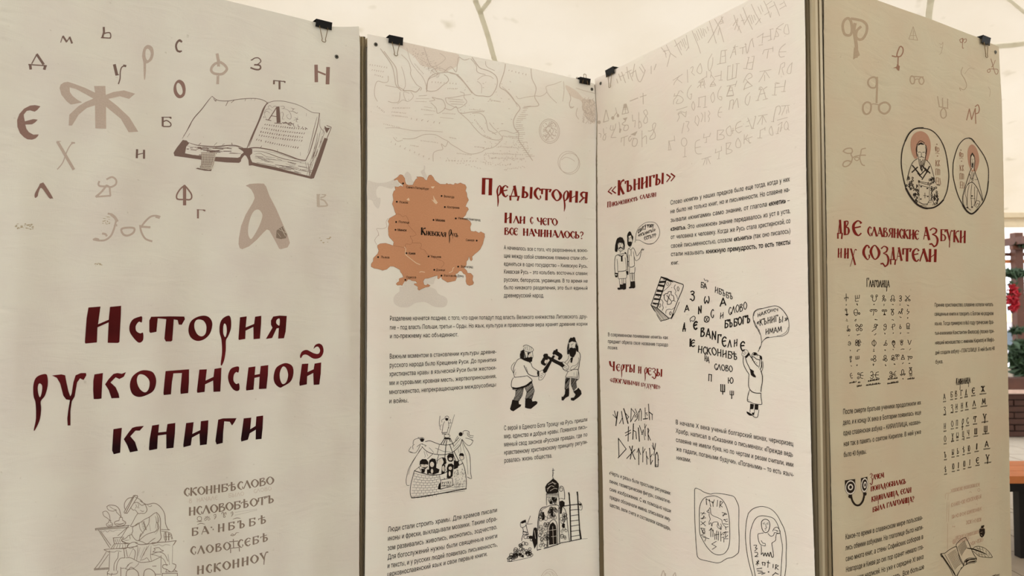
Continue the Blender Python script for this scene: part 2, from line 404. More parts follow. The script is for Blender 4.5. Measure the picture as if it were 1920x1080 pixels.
# brick wall with slab coping
bx0, bx1, by, bz = 4.2, 11.0, 8.0, at(1909, 737, 8.0).z
e = empty('garden_wall', (bx0, by, 0), 'low dark brick wall with a pinkish stone coping behind the bench', 'wall')
mb = MB(); mb.box(((bx0 + bx1) / 2, by + .06, bz / 2), (bx1 - bx0, .09, bz)); mb.build('mortar_core', m_mor, e)
rows = 7; bh = bz / rows; cnt = 0; me0 = None
for r in range(rows):
    x = bx0 + (r % 2) * .13
    while x < bx1 - .2 and cnt < 290:
        if me0 is None:
            mb = MB(); mb.box((0, 0, 0), (.245, .1, bh - .012)); b0 = mb.build('brick', m_brk, e); me0 = b0.data; o = b0
            for v in me0.vertices: v.co = v.co + e.location
        else: o = b0.copy(); COL.objects.link(o)
        o.location = Vector((x + .125, by + random.uniform(-.004, .004), (r + .5) * bh)) - e.location
        x += .26; cnt += 1
for k in range(9): mb = MB(); mb.box((bx0 + .38 + .76 * k, by + .02, bz + .022), (.75, .22, .04)); mb.build('coping_slab', m_sl, e)
# low wooden bench
c0 = at(1893, 895, 4.1); sx = c0.x
def on_z(x, y, z): return on_height(x, y, z)
n0 = on_z(1900, 893, .45); n1 = on_z(1900, 864, .45)
e = empty('bench', (n0.x, n0.y, 0), 'low bench with orange varnished wooden seat beside the yellowish banner', 'bench')
L0 = n0.x - .35; dpt = (n1.y - n0.y) / 3
for k in range(3): mb = MB(); mb.box((L0 + .9, n0.y + dpt * (k + .5), .43), (1.8, dpt - .006, .04)); mb.build('seat_board', m_or, e)
for xx in (L0 + .42, L0 + 1.5):
    mb = MB(); mb.box((xx, n0.y + .05, .2), (.05, .05, .4)); mb.build('leg', m_blk, e)
    mb = MB(); mb.box((xx, n1.y - .05, .2), (.05, .05, .4)); mb.build('leg', m_blk, e)
mb = MB(); mb.box((L0 + .9, n0.y + .03, .385), (1.7, .03, .045)); mb.build('apron', m_blk, e)
# planting
def leaves(cx, cy, cz, rx, ry, rz, n_, size, mat, nm, parent, kind=True):
    v = []; f = []
    for _ in range(n_):
        while True:
            q = Vector((random.uniform(-1, 1), random.uniform(-1, 1), random.uniform(-1, 1)))
            if q.length < 1: break
        c = Vector((cx + q.x * rx, cy + q.y * ry, cz + q.z * rz)); a = Vector((random.gauss(0, 1), random.gauss(0, 1), random.gauss(0, 1))).normalized(); b = a.orthogonal().normalized(); s = size * random.uniform(.6, 1.3); k = len(v)
        up = a.cross(b) * s * .12
        v += [c - a * s, c + b * s * .4 + up, c + a * s, c - b * s * .4 + up, c - up]; f += [(k, k + 1, k + 4), (k + 1, k + 2, k + 4), (k + 2, k + 3, k + 4), (k + 3, k, k + 4)]
    return put(nm, v, f, mat, parent, props={'kind': 'stuff'})
def shrub(px, py, dep, rx, rz, n_, lab, cat='plant', flowers=0, size=.06, pot=False, nm='climbing_plant'):
    c = at(px, py, dep); e = empty(nm, (c.x, dep, 0 if pot else c.z - rz), lab, cat)
    leaves(c.x, dep, c.z, rx, rx * .6, rz, n_, size, m_lf, 'foliage', e)
    mb = MB(); mb.tube([(c.x, dep, (0.5 if pot else c.z - rz)), (c.x + .02, dep, c.z), (c.x, dep + .02, c.z + rz * .7)], .012, 6); mb.build('stem', m_pw, e)
    if flowers: leaves(c.x - rx * .15, dep - rx * .4, c.z - .02, rx * .8, rx * .4, rz * .85, flowers, size * .9, m_rd, 'flowers', e)
    return e
shrub(1902, 512, 9.05, .16, .05, 130, 'green vine foliage wound round the pergola beam')
shrub(1899, 556, 9.0, .075, .20, 120, 'red flowering plant hanging left of the pergola post', 'flowers', 260, .05, nm='hanging_flowers')
shrub(1906, 620, 8.9, .08, .045, 60, 'dark green sprig across the pergola post')
shrub(1912, 672, 8.6, .13, .22, 260, 'dark green leafy shrub growing above the brick wall', size=.07, nm='leafy_shrub')
shrub(1918, 457, 9.1, .10, .04, 60, 'small green tuft on top of the pergola beam')
# planter box standing on the coping
a, b = at(1890, 727, 8.02), at(1890, 708, 8.02)
e = empty('planter', (a.x + .4, 8.04, bz + .042), 'dark brown wooden planter box standing on the brick wall', 'planter')
mb = MB(); zt = b.z; zb = bz + .042; mb.box((a.x + .55, 7.96, (zt + zb) / 2), (1.3, .02, zt - zb)); mb.box((a.x + .55, 8.1, (zt + zb) / 2), (1.3, .02, zt - zb)); mb.build('side_board', m_pw, e)
mb = MB(); mb.box((a.x + .55, 8.03, zt - .02), (1.26, .11, .02)); mb.build('soil', m_blk, e)
# pale building far off
e = empty('building', (13.5, 20, 0), 'pale grey building with a cream strip far behind the pergola', 'building')
zt, zm, zb = at(1900, 588, 20).z, at(1900, 603, 20).z, 0
mb = MB(); mb.box((15, 20.5, (zm + zb) / 2), (9, 1, zm - zb)); mb.build('wall', m_gry, e)
mb = MB(); mb.box((15, 20.45, (zt + zm) / 2), (9, 1.1, zt - zm)); mb.build('cream_strip', m_crm, e)
for k in range(5): mb = MB(); mb.box((11.6 + 1.7 * k, 19.99, .55), (.7, .04, .5)); mb.build('window', m_win, e)

e = empty('neighbouring_canopy', (12, 14, 0), 'pale pinkish canvas canopy of another tent behind the pergola', 'canopy')
m_pk = flat_mat('pinkish_canvas', (236, 216, 206), .9, noise=.03, scale=2)
z1, z0 = at(1905, 405, 14).z, at(1905, 449, 14).z
mb = MB(); mb.box((11.5, 14, (z0 + z1) / 2), (7, .02, z1 - z0)); mb.build('valance', m_pk, e)
mb = MB(); mb.prism([(-3.5, 0), (3.5, 0), (0, 1.6)], (11.5, 14.02, z1), Vector((1, 0, 0)), Vector((0, 0, 1)), Vector((0, 3, 0))); mb.build('roof_sheet', m_pk, e)
for xx in (8.05, 14.95):
    for yy in (14.05, 17): mb = MB(); mb.tube([(xx, yy, 0), (xx, yy, z1)], .04, 10); mb.build('pole', m_leg, e)
# ------------------------------------------------------------------ printing ink on the cloth
def ink_mat(name, rgb, rough=.7):
    m, n, l, p = node_mat(name)
    c = s2l(rgb); p.inputs['Base Color'].default_value = (*c, 1); p.inputs['Roughness'].default_value = rough
    p.inputs['Specular IOR Level'].default_value = .08
    t = n.new('ShaderNodeTexCoord'); q = n.new('ShaderNodeTexNoise'); q.inputs['Scale'].default_value = 260; q.inputs['Detail'].default_value = 2
    l.new(t.outputs['UV'], q.inputs[0])
    r = n.new('ShaderNodeValToRGB'); r.color_ramp.elements[0].position = .35; r.color_ramp.elements[1].position = .65
    r.color_ramp.elements[0].color = (*[v * .97 for v in c], 1); r.color_ramp.elements[1].color = (*[min(1, v * 1.03 + .002) for v in c], 1)
    l.new(q.outputs['Fac'], r.inputs[0]); l.new(r.outputs[0], p.inputs['Base Color'])
    return m
I_BRN = ink_mat('ink_brown', (122, 101, 92)); I_BR2 = ink_mat('ink_soft_brown', (142, 114, 104)); I_FAD = ink_mat('ink_faded_mauve', (188, 172, 158))
I_FD2 = ink_mat('ink_pale_mauve', (196, 184, 168)); I_GRY = ink_mat('ink_umber_grey', (137, 122, 108)); I_BLK = ink_mat('ink_black', (33, 27, 23))
I_RED = ink_mat('ink_oxblood', (124, 34, 25)); I_MAPL = ink_mat('ink_map_line', (201, 187, 172)); I_MPL2 = ink_mat('ink_map_wash', (223, 211, 197))
I_ORG = ink_mat('ink_terracotta', (200, 146, 110)); I_ORL = ink_mat('ink_terracotta_line', (140, 92, 66)); I_SEA = ink_mat('ink_sea_grey', (220, 213, 202))
I_RIV = ink_mat('ink_river_cream', (226, 200, 170)); I_CAR = ink_mat('ink_carved_grey', (196, 182, 166)); I_HAL = ink_mat('ink_halo_tan', (181, 138, 112))
I_G4 = ink_mat('ink_worn_tan', (181, 160, 133)); I_G5 = ink_mat('ink_red_brown', (158, 120, 96)); I_PNK = ink_mat('ink_pale_rose', (192, 161, 136))
I_WHT = ink_mat('ink_light_grey', (228, 219, 205)); I_DIRT = ink_mat('dirt_ochre', (178, 164, 134)); I_HAZE = ink_mat('ink_peach', (206, 184, 156))
I_RIB = ink_mat('ink_bare_cloth', (212, 204, 188))
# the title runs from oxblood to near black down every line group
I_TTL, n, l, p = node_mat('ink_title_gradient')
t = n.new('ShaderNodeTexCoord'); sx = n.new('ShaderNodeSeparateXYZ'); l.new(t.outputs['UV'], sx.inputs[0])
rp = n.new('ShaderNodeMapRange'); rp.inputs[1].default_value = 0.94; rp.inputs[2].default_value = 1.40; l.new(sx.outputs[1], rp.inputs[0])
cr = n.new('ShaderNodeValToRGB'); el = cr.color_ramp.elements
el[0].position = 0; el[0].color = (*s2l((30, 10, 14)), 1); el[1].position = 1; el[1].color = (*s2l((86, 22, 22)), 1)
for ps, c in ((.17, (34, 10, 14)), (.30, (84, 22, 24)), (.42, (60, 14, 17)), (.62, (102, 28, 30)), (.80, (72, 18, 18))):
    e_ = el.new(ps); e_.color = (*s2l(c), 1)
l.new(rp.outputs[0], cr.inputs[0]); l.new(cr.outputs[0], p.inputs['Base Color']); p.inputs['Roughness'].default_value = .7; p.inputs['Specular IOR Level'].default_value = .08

class Ink:
    def __init__(s, B, name, mat, layer=0, label=None):
        s.B = B; s.name = name; s.mat = mat; s.e = .0003 + .00022 * layer; s.v = []; s.f = []; s.label = label
    def _tri(s, a, b, c, L=10, dep=0):
        st = [(a, b, c, 0)]
        while st:
            a, b, c, dep = st.pop()
            d = [math.dist(a, b), math.dist(b, c), math.dist(c, a)]; m = max(d)
            if m <= L or dep > 9: k = len(s.v); s.v += [a, b, c]; s.f.append((k, k + 1, k + 2)); continue
            i = d.index(m)
            if i == 1: a, b, c = b, c, a
            elif i == 2: a, b, c = c, a, b
            q = ((a[0] + b[0]) / 2, (a[1] + b[1]) / 2); st += [(a, q, c, dep + 1), (q, b, c, dep + 1)]
    def fill(s, *loops):
        loops = [[tuple(q[:2]) for q in lp] for lp in loops]
        flat = [q for lp in loops for q in lp]
        for t in tessellate_polygon([[Vector((q[0], q[1], 0)) for q in lp] for lp in loops]):
            s._tri(*[flat[i] for i in t])
    def line(s, pts, w=1.0, closed=False, taper=False):
        P = [pts[0]]
        for q in pts[1:]:
            if math.dist(q[:2], P[-1][:2]) > .05: P.append(q)
        if closed and len(P) > 2 and math.dist(P[0][:2], P[-1][:2]) < .05: P.pop()
        n = len(P)
        if n == 1: P = [(P[0][0] - .4, P[0][1]), (P[0][0] + .4, P[0][1])]; n = 2
        k0 = len(s.v)
        for i in range(n):
            a = P[i - 1] if (i or closed) else P[i]; b = P[(i + 1) % n] if (i < n - 1 or closed) else P[i]; c = P[i]
            d1 = Vector((c[0] - a[0], c[1] - a[1])); d2 = Vector((b[0] - c[0], b[1] - c[1]))
            if d1.length < 1e-6: d1 = d2
            if d2.length < 1e-6: d2 = d1
            d1.normalize(); d2.normalize(); t = d1 + d2
            if t.length < .3: t = d1
            t.normalize(); nn = Vector((-t.y, t.x)); mi = min(1.6, 1 / max(.4, nn.dot(Vector((-d1.y, d1.x)))))
            ww = (c[2] if len(c) > 2 else w) * .5
            if taper and not closed: ww *= .35 + .65 * math.sin(math.pi * (i + .15) / (n - .7))
            cx, cy = c[0], c[1]
            if not closed and i in (0, n - 1):
                sg = -1 if i == 0 else 1; cx += t.x * ww * .35 * sg; cy += t.y * ww * .35 * sg
            s.v += [(cx + nn.x * ww * mi, cy + nn.y * ww * mi), (cx - nn.x * ww * mi, cy - nn.y * ww * mi)]
        for i in range(n if closed else n - 1):
            j = (i + 1) % n; s.f.append((k0 + 2 * i, k0 + 2 * i + 1, k0 + 2 * j + 1, k0 + 2 * j))
    def draw(s, txt, tr=(0, 0, 1), w=1.0):
        """'l3 x y x y; s2 ...; f ...' : l line, s smooth line, t tapered smooth, o smooth ring, f fill, g smooth fill, h hole for the fill
        before it, c circle x y r, e ellipse x y rx ry tilt, d dots"""
        ox, oy, sc = tr; pend = None
        def flush():
            nonlocal pend
            if pend: s.fill(*pend); pend = None
        for it in txt.replace('\n', ' ').split(';'):
            it = it.split()
            if not it: continue
            k = it[0][0]; ww = float(it[0][1:] or 1) / sc * w; nums = [float(q) for q in it[1:]]
            if k in 'ceE':
                flush()
                rx, ry = (nums[2], nums[2]) if k == 'c' else (nums[2], nums[3]); an = math.radians(nums[4]) if len(nums) > 4 else 0
                N = 20 if max(rx, ry) / sc > 3 else 10
                P = []
                for i in range(N):
                    a = 2 * math.pi * i / N; x, y = rx * math.cos(a), ry * math.sin(a)
                    P.append((ox + (nums[0] + x * math.cos(an) - y * math.sin(an)) / sc, oy + (nums[1] + x * math.sin(an) + y * math.cos(an)) / sc))
                if k == 'E' or (k == 'c' and it[0] == 'c'): s.fill(P)
                else: s.line(P, ww, closed=True)
                continue
            pts = [(ox + nums[i] / sc, oy + nums[i + 1] / sc) for i in range(0, len(nums) - 1, 2)]
            if k == 'f': flush(); pend = [pts]
            elif k == 'g': flush(); pend = [[q for q in spline(pts, True, 4)]]
            elif k == 'h': pend.append(spline(pts, True, 4)) if pend else None
            else:
                flush()
                if k == 'l': s.line(pts, ww)
                elif k == 'L': s.line(pts, ww, closed=True)
                elif k == 's': s.line(spline(pts), ww)
                elif k == 't': s.line(spline(pts), ww, taper=True)
                elif k == 'o': s.line(spline(pts, True), ww, closed=True)
                elif k == 'd':
                    for q in pts: s.line([(q[0] - ww / 2, q[1]), (q[0] + ww / 2, q[1])], ww)
        flush(); return s
    def hatch(s, poly, ang, gap, w, jit=.3, rnd=random.Random(3)):
        """strokes across a polygon, all in photo px"""
        ca, sa = math.cos(ang), math.sin(ang)
        R = [(x * ca + y * sa, -x * sa + y * ca) for x, y in poly]; y = min(q[1] for q in R) + gap / 2; ym = max(q[1] for q in R)
        while y < ym:
            xs = []
            for (x0, y0), (x1, y1) in zip(R, R[1:] + R[:1]):
                if (y0 <= y) != (y1 <= y): xs.append(x0 + (x1 - x0) * (y - y0) / (y1 - y0))
            xs.sort()
            for a, b in zip(xs[::2], xs[1::2]):
                a += rnd.uniform(-jit, jit); b += rnd.uniform(-jit, jit); yy = y + rnd.uniform(-jit, jit) * .5; y2 = y + rnd.uniform(-jit, jit) * .5
                if b - a > w: s.line([(a * ca - yy * sa, a * sa + yy * ca), (b * ca - y2 * sa, b * sa + y2 * ca)], w * rnd.uniform(.7, 1.2))
            y += gap * rnd.uniform(.8, 1.2)
        return s
    def split(s, gap=1.2):
        """each separate printed letter becomes a part of its own"""
        comp = []                                              # [bbox, faces]
        par = list(range(len(s.f)))
        bb = [[min(s.v[i][0] for i in f) - gap, min(s.v[i][1] for i in f) - gap, max(s.v[i][0] for i in f) + gap, max(s.v[i][1] for i in f) + gap] for f in s.f]
        def find(a):
            while par[a] != a: par[a] = par[par[a]]; a = par[a]
            return a
        order = sorted(range(len(bb)), key=lambda i: bb[i][0])
        for n_, i in enumerate(order):
            for j in order[n_ + 1:]:
                if bb[j][0] > bb[i][2]: break
                if bb[j][1] <= bb[i][3] and bb[j][3] >= bb[i][1]: par[find(i)] = find(j)
        gr = {}
        for i in range(len(s.f)): gr.setdefault(find(i), []).append(i)
        V, Fc = s.v, s.f
        for g in gr.values():
            mp = {}; s.v = []; s.f = []
            for i in g:
                nf = []
                for k in Fc[i]:
                    if k not in mp: mp[k] = len(s.v); s.v.append(V[k])
                    nf.append(mp[k])
                s.f.append(nf)
            s.done()
    def done(s):
        uvs = []; vs = []
        for q in s.v:
            u, v = s.B.uv(q[0], q[1]); vs.append(s.B.pos(u, v, s.e)); uvs.append((u, v))
        me_f = s.f
        o = put(s.name, vs, me_f, s.mat, s.B.ob, None, uvs)
        # turn every face to the front
        bm = bmesh.new(); bm.from_mesh(o.data); bad = [f for f in bm.faces if f.normal.dot(s.B.N) < 0]
        if bad: bmesh.ops.reverse_faces(bm, faces=bad)
        bm.to_mesh(o.data); bm.free()
        if s.label: o['label'] = s.label
        if s.name in ('paragraph_text', 'small_caption', 'small_glyph_row', 'dirt_patch', 'small_glyph_table'): o['kind'] = 'stuff'
        return o

# ---- sans-serif running text, set word by word from the built-in vector font
_wc = {}; _gc = {}
def loops_of(txt):
    c = bpy.data.curves.new('type', 'FONT'); c.body = txt; c.resolution_u = 2; c.fill_mode = 'NONE'
    o = bpy.data.objects.new('type', c); me = o.to_mesh(); V = [(v.co.x, v.co.y) for v in me.vertices]; nb = {}
    for e_ in me.edges: a, b = e_.vertices; nb.setdefault(a, []).append(b); nb.setdefault(b, []).append(a)
    o.to_mesh_clear(); bpy.data.objects.remove(o); bpy.data.curves.remove(c)
    seen = set(); out = []
    for s0 in range(len(V)):
        if s0 in seen or s0 not in nb: continue
        lp = [s0]; seen.add(s0); cur = s0
        while True:
            nx = [q for q in nb[cur] if q not in seen]
            if not nx: break
            # keep the stored direction: vertices of a contour are numbered in order
            cur = min(nx) if len(lp) == 1 else nx[0]; seen.add(cur); lp.append(cur)
        out.append([V[q] for q in lp])
    return out
def s_area(P): return sum(a[0] * b[1] - b[0] * a[1] for a, b in zip(P, P[1:] + P[:1])) / 2
def inside(p, P):
    r = False
    for (x0, y0), (x1, y1) in zip(P, P[1:] + P[:1]):
        if (y0 > p[1]) != (y1 > p[1]) and p[0] < x0 + (x1 - x0) * (p[1] - y0) / (y1 - y0): r = not r
    return r
def glyph_of(ch, bold):
    """outline of one letter as triangles, and its advance (measured against a bar set after it)"""
    if (ch, bold) not in _gc:
        bar = loops_of('|')[0]; L = loops_of(ch + '|'); mx = max(q[0] for lp in L for q in lp)
        L = sorted(L, key=lambda lp: max(q[0] for q in lp)); b = L.pop(); adv = min(q[0] for q in b) - min(q[0] for q in bar)
        vs = []; fs = []
        if L:
            sg = max(L, key=lambda P: abs(s_area(P))); sg = s_area(sg) > 0
            outer = [P for P in L if (s_area(P) > 0) == sg]; holes = [P for P in L if (s_area(P) > 0) != sg]
            for P in outer:
                grp = [P] + [h for h in holes if all(inside(q, P) for q in h)]
                flat = [q for g in grp for q in g]; k = len(vs); vs += flat
                fs += [tuple(k + i for i in f) for f in tessellate_polygon([[Vector((q[0], q[1], 0)) for q in g] for g in grp])]
            if ch in 'ьыъ':                                # soft, hard and yeru signs: stem and closed bowl drawn directly
                x0 = .16 if ch == 'ъ' else .065; x1 = {'ь': .47, 'ы': .42, 'ъ': .56}[ch]; th = .07
                def D(a, b, lo, hi):
                    r = (hi - lo) / 2; return [(a, lo)] + [(b - r + r * math.cos(q), (lo + hi) / 2 + r * math.sin(q)) for q in [math.pi * (k / 8 - .5) for k in range(9)]] + [(a, hi)]
                o_, h_ = D(x0, x1, 0, .325), D(x0 + th, x1 - th, .06, .265)[::-1]
                L = [o_, h_, [(x0, 0), (x0 + th, 0), (x0 + th, .546), (x0, .546)]]
                if ch == 'ы': L.append([(.53, 0), (.6, 0), (.6, .546), (.53, .546)])
                if ch == 'ъ': L.append([(.02, .486), (x0 + .01, .486), (x0 + .01, .546), (.02, .546)])
                vs = []; fs = []
                for grp in [[o_, h_]] + [[q] for q in L[2:]]:
                    flat = [q for g in grp for q in g]; k = len(vs); vs += flat
                    fs += [tuple(k + i for i in f) for f in tessellate_polygon([[Vector((q[0], q[1], 0)) for q in g] for g in grp])]
            if True:
                mw = .026 if bold else .008
                for P in L:
                    n = len(P)
                    for i in range(n):
                        a, c = Vector(P[i]), Vector(P[(i + 1) % n]); d = (c - a)
                        if d.length < 1e-6: continue
                        d.normalize(); m = Vector((-d.y, d.x)) * mw; a = a - d * mw; c = c + d * mw; k = len(vs)
                        vs += [tuple(a + m), tuple(a - m), tuple(c - m), tuple(c + m)]; fs.append((k, k + 1, k + 2, k + 3))
        _gc[(ch, bold)] = (vs, fs, adv)
    return _gc[(ch, bold)]
def word_mesh(word, bold):
    k = (word, bold)
    if k not in _wc:
        vs = []; fs = []; x = 0
        for ch in word:
            gv, gf, ad = glyph_of(ch, bold); b = len(vs)
            vs += [(q[0] + x, q[1]) for q in gv]; fs += [tuple(i + b for i in f) for f in gf]; x += ad
        _wc[k] = (vs, fs, max(x, .1))
    return _wc[k]
def typeset(I, txt, base, h, just=True, gap=.32, bold=False, cond=None):
    """base: 2 or 3 photo points of the baseline; h: cap height (start, end) px; **bold** words; justified unless told otherwise"""
    base = list(base)
    if len(base) == 2: base.insert(1, ((base[0][0] + base[1][0]) / 2, (base[0][1] + base[1][1]) / 2))
    (x0, y0), (xm, ym), (x1, y1) = base; span = x1 - x0; tm = (xm - x0) / span
    cy = (ym - lerp(y0, y1, tm)) / (tm * (1 - tm))
    h0, h1 = h if isinstance(h, tuple) else (h, h)
    words = []; b = bold
    for wd in txt.split():
        if wd.startswith('**'): b = True; wd = wd[2:]
        e = wd.endswith('**'); wd = wd.replace('**', '')
        words.append((wd, b))
        if e: b = bold
    ms = [word_mesh(*q) for q in words]; tot = sum(q[2] for q in ms)
    if just:
        if cond is None:                     # condense so that a normal space stays between the words
            k = span / (tot + gap * (len(ms) - 1)); g = gap * k
        else:
            k = cond * (h0 + h1) / 2 / .72; g = (span - tot * k) / max(1, len(ms) - 1)
            if g < .12 * (h0 + h1) / 2: g = .2 * (h0 + h1) / 2; k = (span - g * (len(ms) - 1)) / tot
    else: k = (cond or .7) * (h0 + h1) / 2 / .72; g = gap * k
    x = x0
    for (vs, fs, adv) in ms:
        b0 = len(I.v)
        for q in vs:
            px = x + q[0] * k; t = (px - x0) / span; hh = lerp(h0, h1, t) / .72
            I.v.append((px, lerp(y0, y1, t) + cy * t * (1 - t) - q[1] * hh))
        I.f += [tuple(i + b0 for i in f) for f in fs]
        x += adv * k + g

# ---- the old-book letters, drawn as strokes: x y [width]; glyph = width | strokes
K = .2; T = .08
GL = {
 'А': '.8|.22 .36,1 .74,0|.07 .34,.9 .06,.0|.08 .16,.33 .56,.33',
 'Б': '.75|.19 .16,0 .16,.97|.08 .1,.97 .68,.97|.14 .66,1 .62,.78|s.14 .2,.55,.08 .5,.52,.12 .66,.3,.18 .52,.06,.1 .16,.03,.07',
 'В': '.75|.19 .16,0 .16,.97|s.1 .16,.97 .5,.98 .52,.8 .26,.56|s.15 .26,.56,.08 .55,.5,.13 .64,.28,.18 .5,.05,.1 .16,.03,.07',
 'Г': '.68|.2 .18,0 .18,.97|.08 .12,.96 .66,.97|.15 .62,1 .56,.76',
 'Д': '.9|.22 .46,1 .6,.06|.07 .4,.8 .18,.06|.08 .04,.05 .88,.05|.15 .12,.05 .14,-.32|.15 .8,.05 .72,-.34',
 'Е': '.66|s.1 .6,.84,.16 .5,.97,.08 .34,.98,.1 .13,.75,.18 .1,.45,.2 .22,.14,.2 .42,-.02,.1 .6,.14,.1|s.1 .14,.5 .4,.56 .56,.6',
 'Ж': '1.0|.19 .5,0 .5,1|s.12 .06,.8,.12 .2,.96,.12 .5,.5,.1|s.12 .94,.86,.14 .8,.94,.1 .5,.5,.1|.17 .5,.5 .92,.02|.1 .5,.5 .08,.02',
 'З': '.7|s.1 .08,.82,.12 .3,1,.08 .55,.88,.14 .48,.62,.12 .24,.5,.06 .5,.4,.12 .64,.1,.17 .56,-.3,.14 .36,-.46,.1|.12 .38,-.46 .2,-.24 .04,-.28',
 'И': '.8|.21 .14,-.01 .17,1|.21 .62,-.01 .65,1|.07 .16,.3 .62,.64',
 'Й': '.8|.21 .14,-.01 .17,1|.21 .62,-.01 .65,1|.07 .16,.3 .62,.64|s.08 .2,1.15 .3,1.3 .5,1.15 .65,1.32',
 'К': '.8|.2 .15,0 .17,1|s.1 .32,.5,.06 .42,.86,.1 .72,.96,.16|.19 .3,.54 .68,0|.08 .17,.5 .34,.52',
 'Л': '.8|.21 .38,1 .72,0|.1 .36,.86 .05,.0',
 'М': '1.0|.1 .06,0 .24,.96|.16 .22,.96 .48,.2|.07 .48,.2 .78,.97|.19 .76,1 .88,0',
 'Н': '.78|.2 .15,0 .16,1|.2 .6,0 .62,1|.07 .16,.48 .6,.54',
 'О': '.78|q.1 .4,1,.08 .14,.8,.16 .08,.45,.21 .36,0,.08 .64,.2,.16 .7,.58,.21',
 'П': '.78|.2 .14,0 .17,.97|.2 .6,-.02 .63,.97|.08 .1,.96 .7,.97',
 'Р': '.56|s.1 .2,-.95,.04 .25,-.5,.12 .22,0,.12 .16,.45,.14 .26,.82,.1 .42,1,.06|s.1 .42,1,.06 .52,.78,.17 .48,.35,.17 .28,.04,.06',
 'С': '.6|s.1 .54,.82,.15 .46,.97,.1 .3,.96,.14 .12,.65,.2 .14,.32,.2 .4,-.03,.08 .56,.12,.05|.1 .56,.1 .54,.32',
 'Т': '.86|.2 .42,-.02 .44,.95|.08 .04,.94 .82,.97|.15 .08,.94 .07,.5|.14 .78,.98 .68,.74',
 'У': '.84|s.15 .08,.98,.2 .26,.6,.18 .44,.1,.14|s.1 .8,.9,.14 .62,.92,.1 .48,.5,.1 .44,.1,.1 .4,-.5,.08|.08 .0,1 .24,1',
 'Х': '.84|.19 .18,1 .66,-.35|s.08 .8,.9,.14 .62,.92,.08 .4,.3,.07 .1,-.5,.05|.08 .06,1 .26,1',
 'Ц': '.84|.2 .14,0 .16,1|.2 .56,0 .58,1|.08 .1,.04 .72,.04|s.1 .72,.04,.12 .74,-.3,.1 .66,-.6,.04',
 'Ч': '.72|.2 .56,0 .58,1|s.15 .06,1,.2 .14,.62,.2 .34,.44,.1 .56,.5,.06',
 'Ш': '1.05|.18 .14,0 .14,1|.18 .5,0 .5,1|.18 .86,0 .86,1|.08 .1,.04 .9,.04',
 'Щ': '1.05|.18 .14,0 .14,1|.18 .5,0 .5,1|.18 .86,0 .86,1|.08 .1,.04 .9,.04|.12 .5,0 .5,-.35',
 'Ъ': '.85|.2 .3,0 .3,1|.08 .02,.96 .32,.98|.12 .06,1 .04,.78|s.12 .3,.52,.08 .56,.5,.14 .66,.25,.18 .52,.04,.1 .3,.03,.08',
 'Ы': '1.0|.2 .14,0 .2,1|s.12 .16,.54,.08 .4,.5,.14 .5,.26,.18 .36,.04,.1 .14,.03,.08|.2 .78,0 .82,1',
 'Ь': '.68|.2 .16,0 .18,1|s.12 .16,.54,.08 .42,.5,.14 .54,.26,.18 .4,.04,.1 .14,.03,.08',
 'Ю': '1.1|.19 .14,0 .14,1|.07 .14,.5 .45,.5|q.1 .7,1,.08 .48,.7,.16 .46,.3,.18 .68,0,.08 .94,.3,.18 .94,.7,.18',
 'Я': '.78|.2 .58,0 .64,1|s.1 .62,.96,.08 .34,.98,.12 .2,.76,.18 .34,.5,.1 .58,.46,.07|.12 .4,.48 .06,.02',
 'Ѣ': '.9|.19 .34,0 .34,1.1|.08 .02,.74 .66,.8|.1 .04,.74 .03,.6|s.12 .34,.5,.08 .6,.48,.14 .7,.25,.18 .56,.04,.1 .34,.03,.08',
 'Ѡ': '1.0|s.12 .25,1 .08,.5 .25,0 .5,.4 .75,0 .92,.5 .78,1', 'N': '.82|.16 .15,0 .15,1|.16 .62,0 .62,1|.13 .15,.9 .62,.1',
 '?': '.5|s.1 .06,.8,.1 .2,1,.1 .42,.86,.14 .36,.58,.12 .22,.4,.08 .24,.26,.08|.16 .24,.06 .24,-.04',
 ',': '.3|s.12 .12,.1,.16 .18,-.06,.1 .08,-.28,.05', '«': '.9|.1 .45,.85 .08,.45|.15 .08,.48 .45,.1|.1 .82,.85 .45,.45|.15 .45,.48 .82,.1',
 '»': '.9|.15 .1,.85 .45,.48|.1 .45,.5 .1,.05|.15 .5,.85 .85,.48|.1 .85,.5 .5,.05', '-': '.4|.1 .05,.45 .35,.45', '·': '.35|.16 .15,.45 .2,.45', ' ': '.45|', '.': '.3|.15 .12,.04 .18,.04',
 'I': '.35|.2 .17,0 .2,1', 'R': '.6|.14 .12,0 .14,1|s.1 .12,.98 .5,.9 .5,.6 .16,.5|.12 .2,.5 .55,0',
}
def parse_glyph(ch):
    g = GL[ch].split('|'); wd = float(g[0]); st = []
    for a in g[1:]:
        if not a.strip(): continue
        tk = a.split(); k = tk[0]; kind = 'l'
        if k[0] in 'sq': kind = k[0]; k = k[1:]
        bw = float(k); P = []
        for q in tk[1:]:
            q = [float(z) for z in q.split(',')]; P.append((q[0], q[1], q[2] if len(q) > 2 else bw))
        if kind == 's': P = spline(P, False, 4)
        if kind == 'q': P = spline(P, True, 4)
        st.append((kind == 'q', P))
    return wd, st
_pg = {}
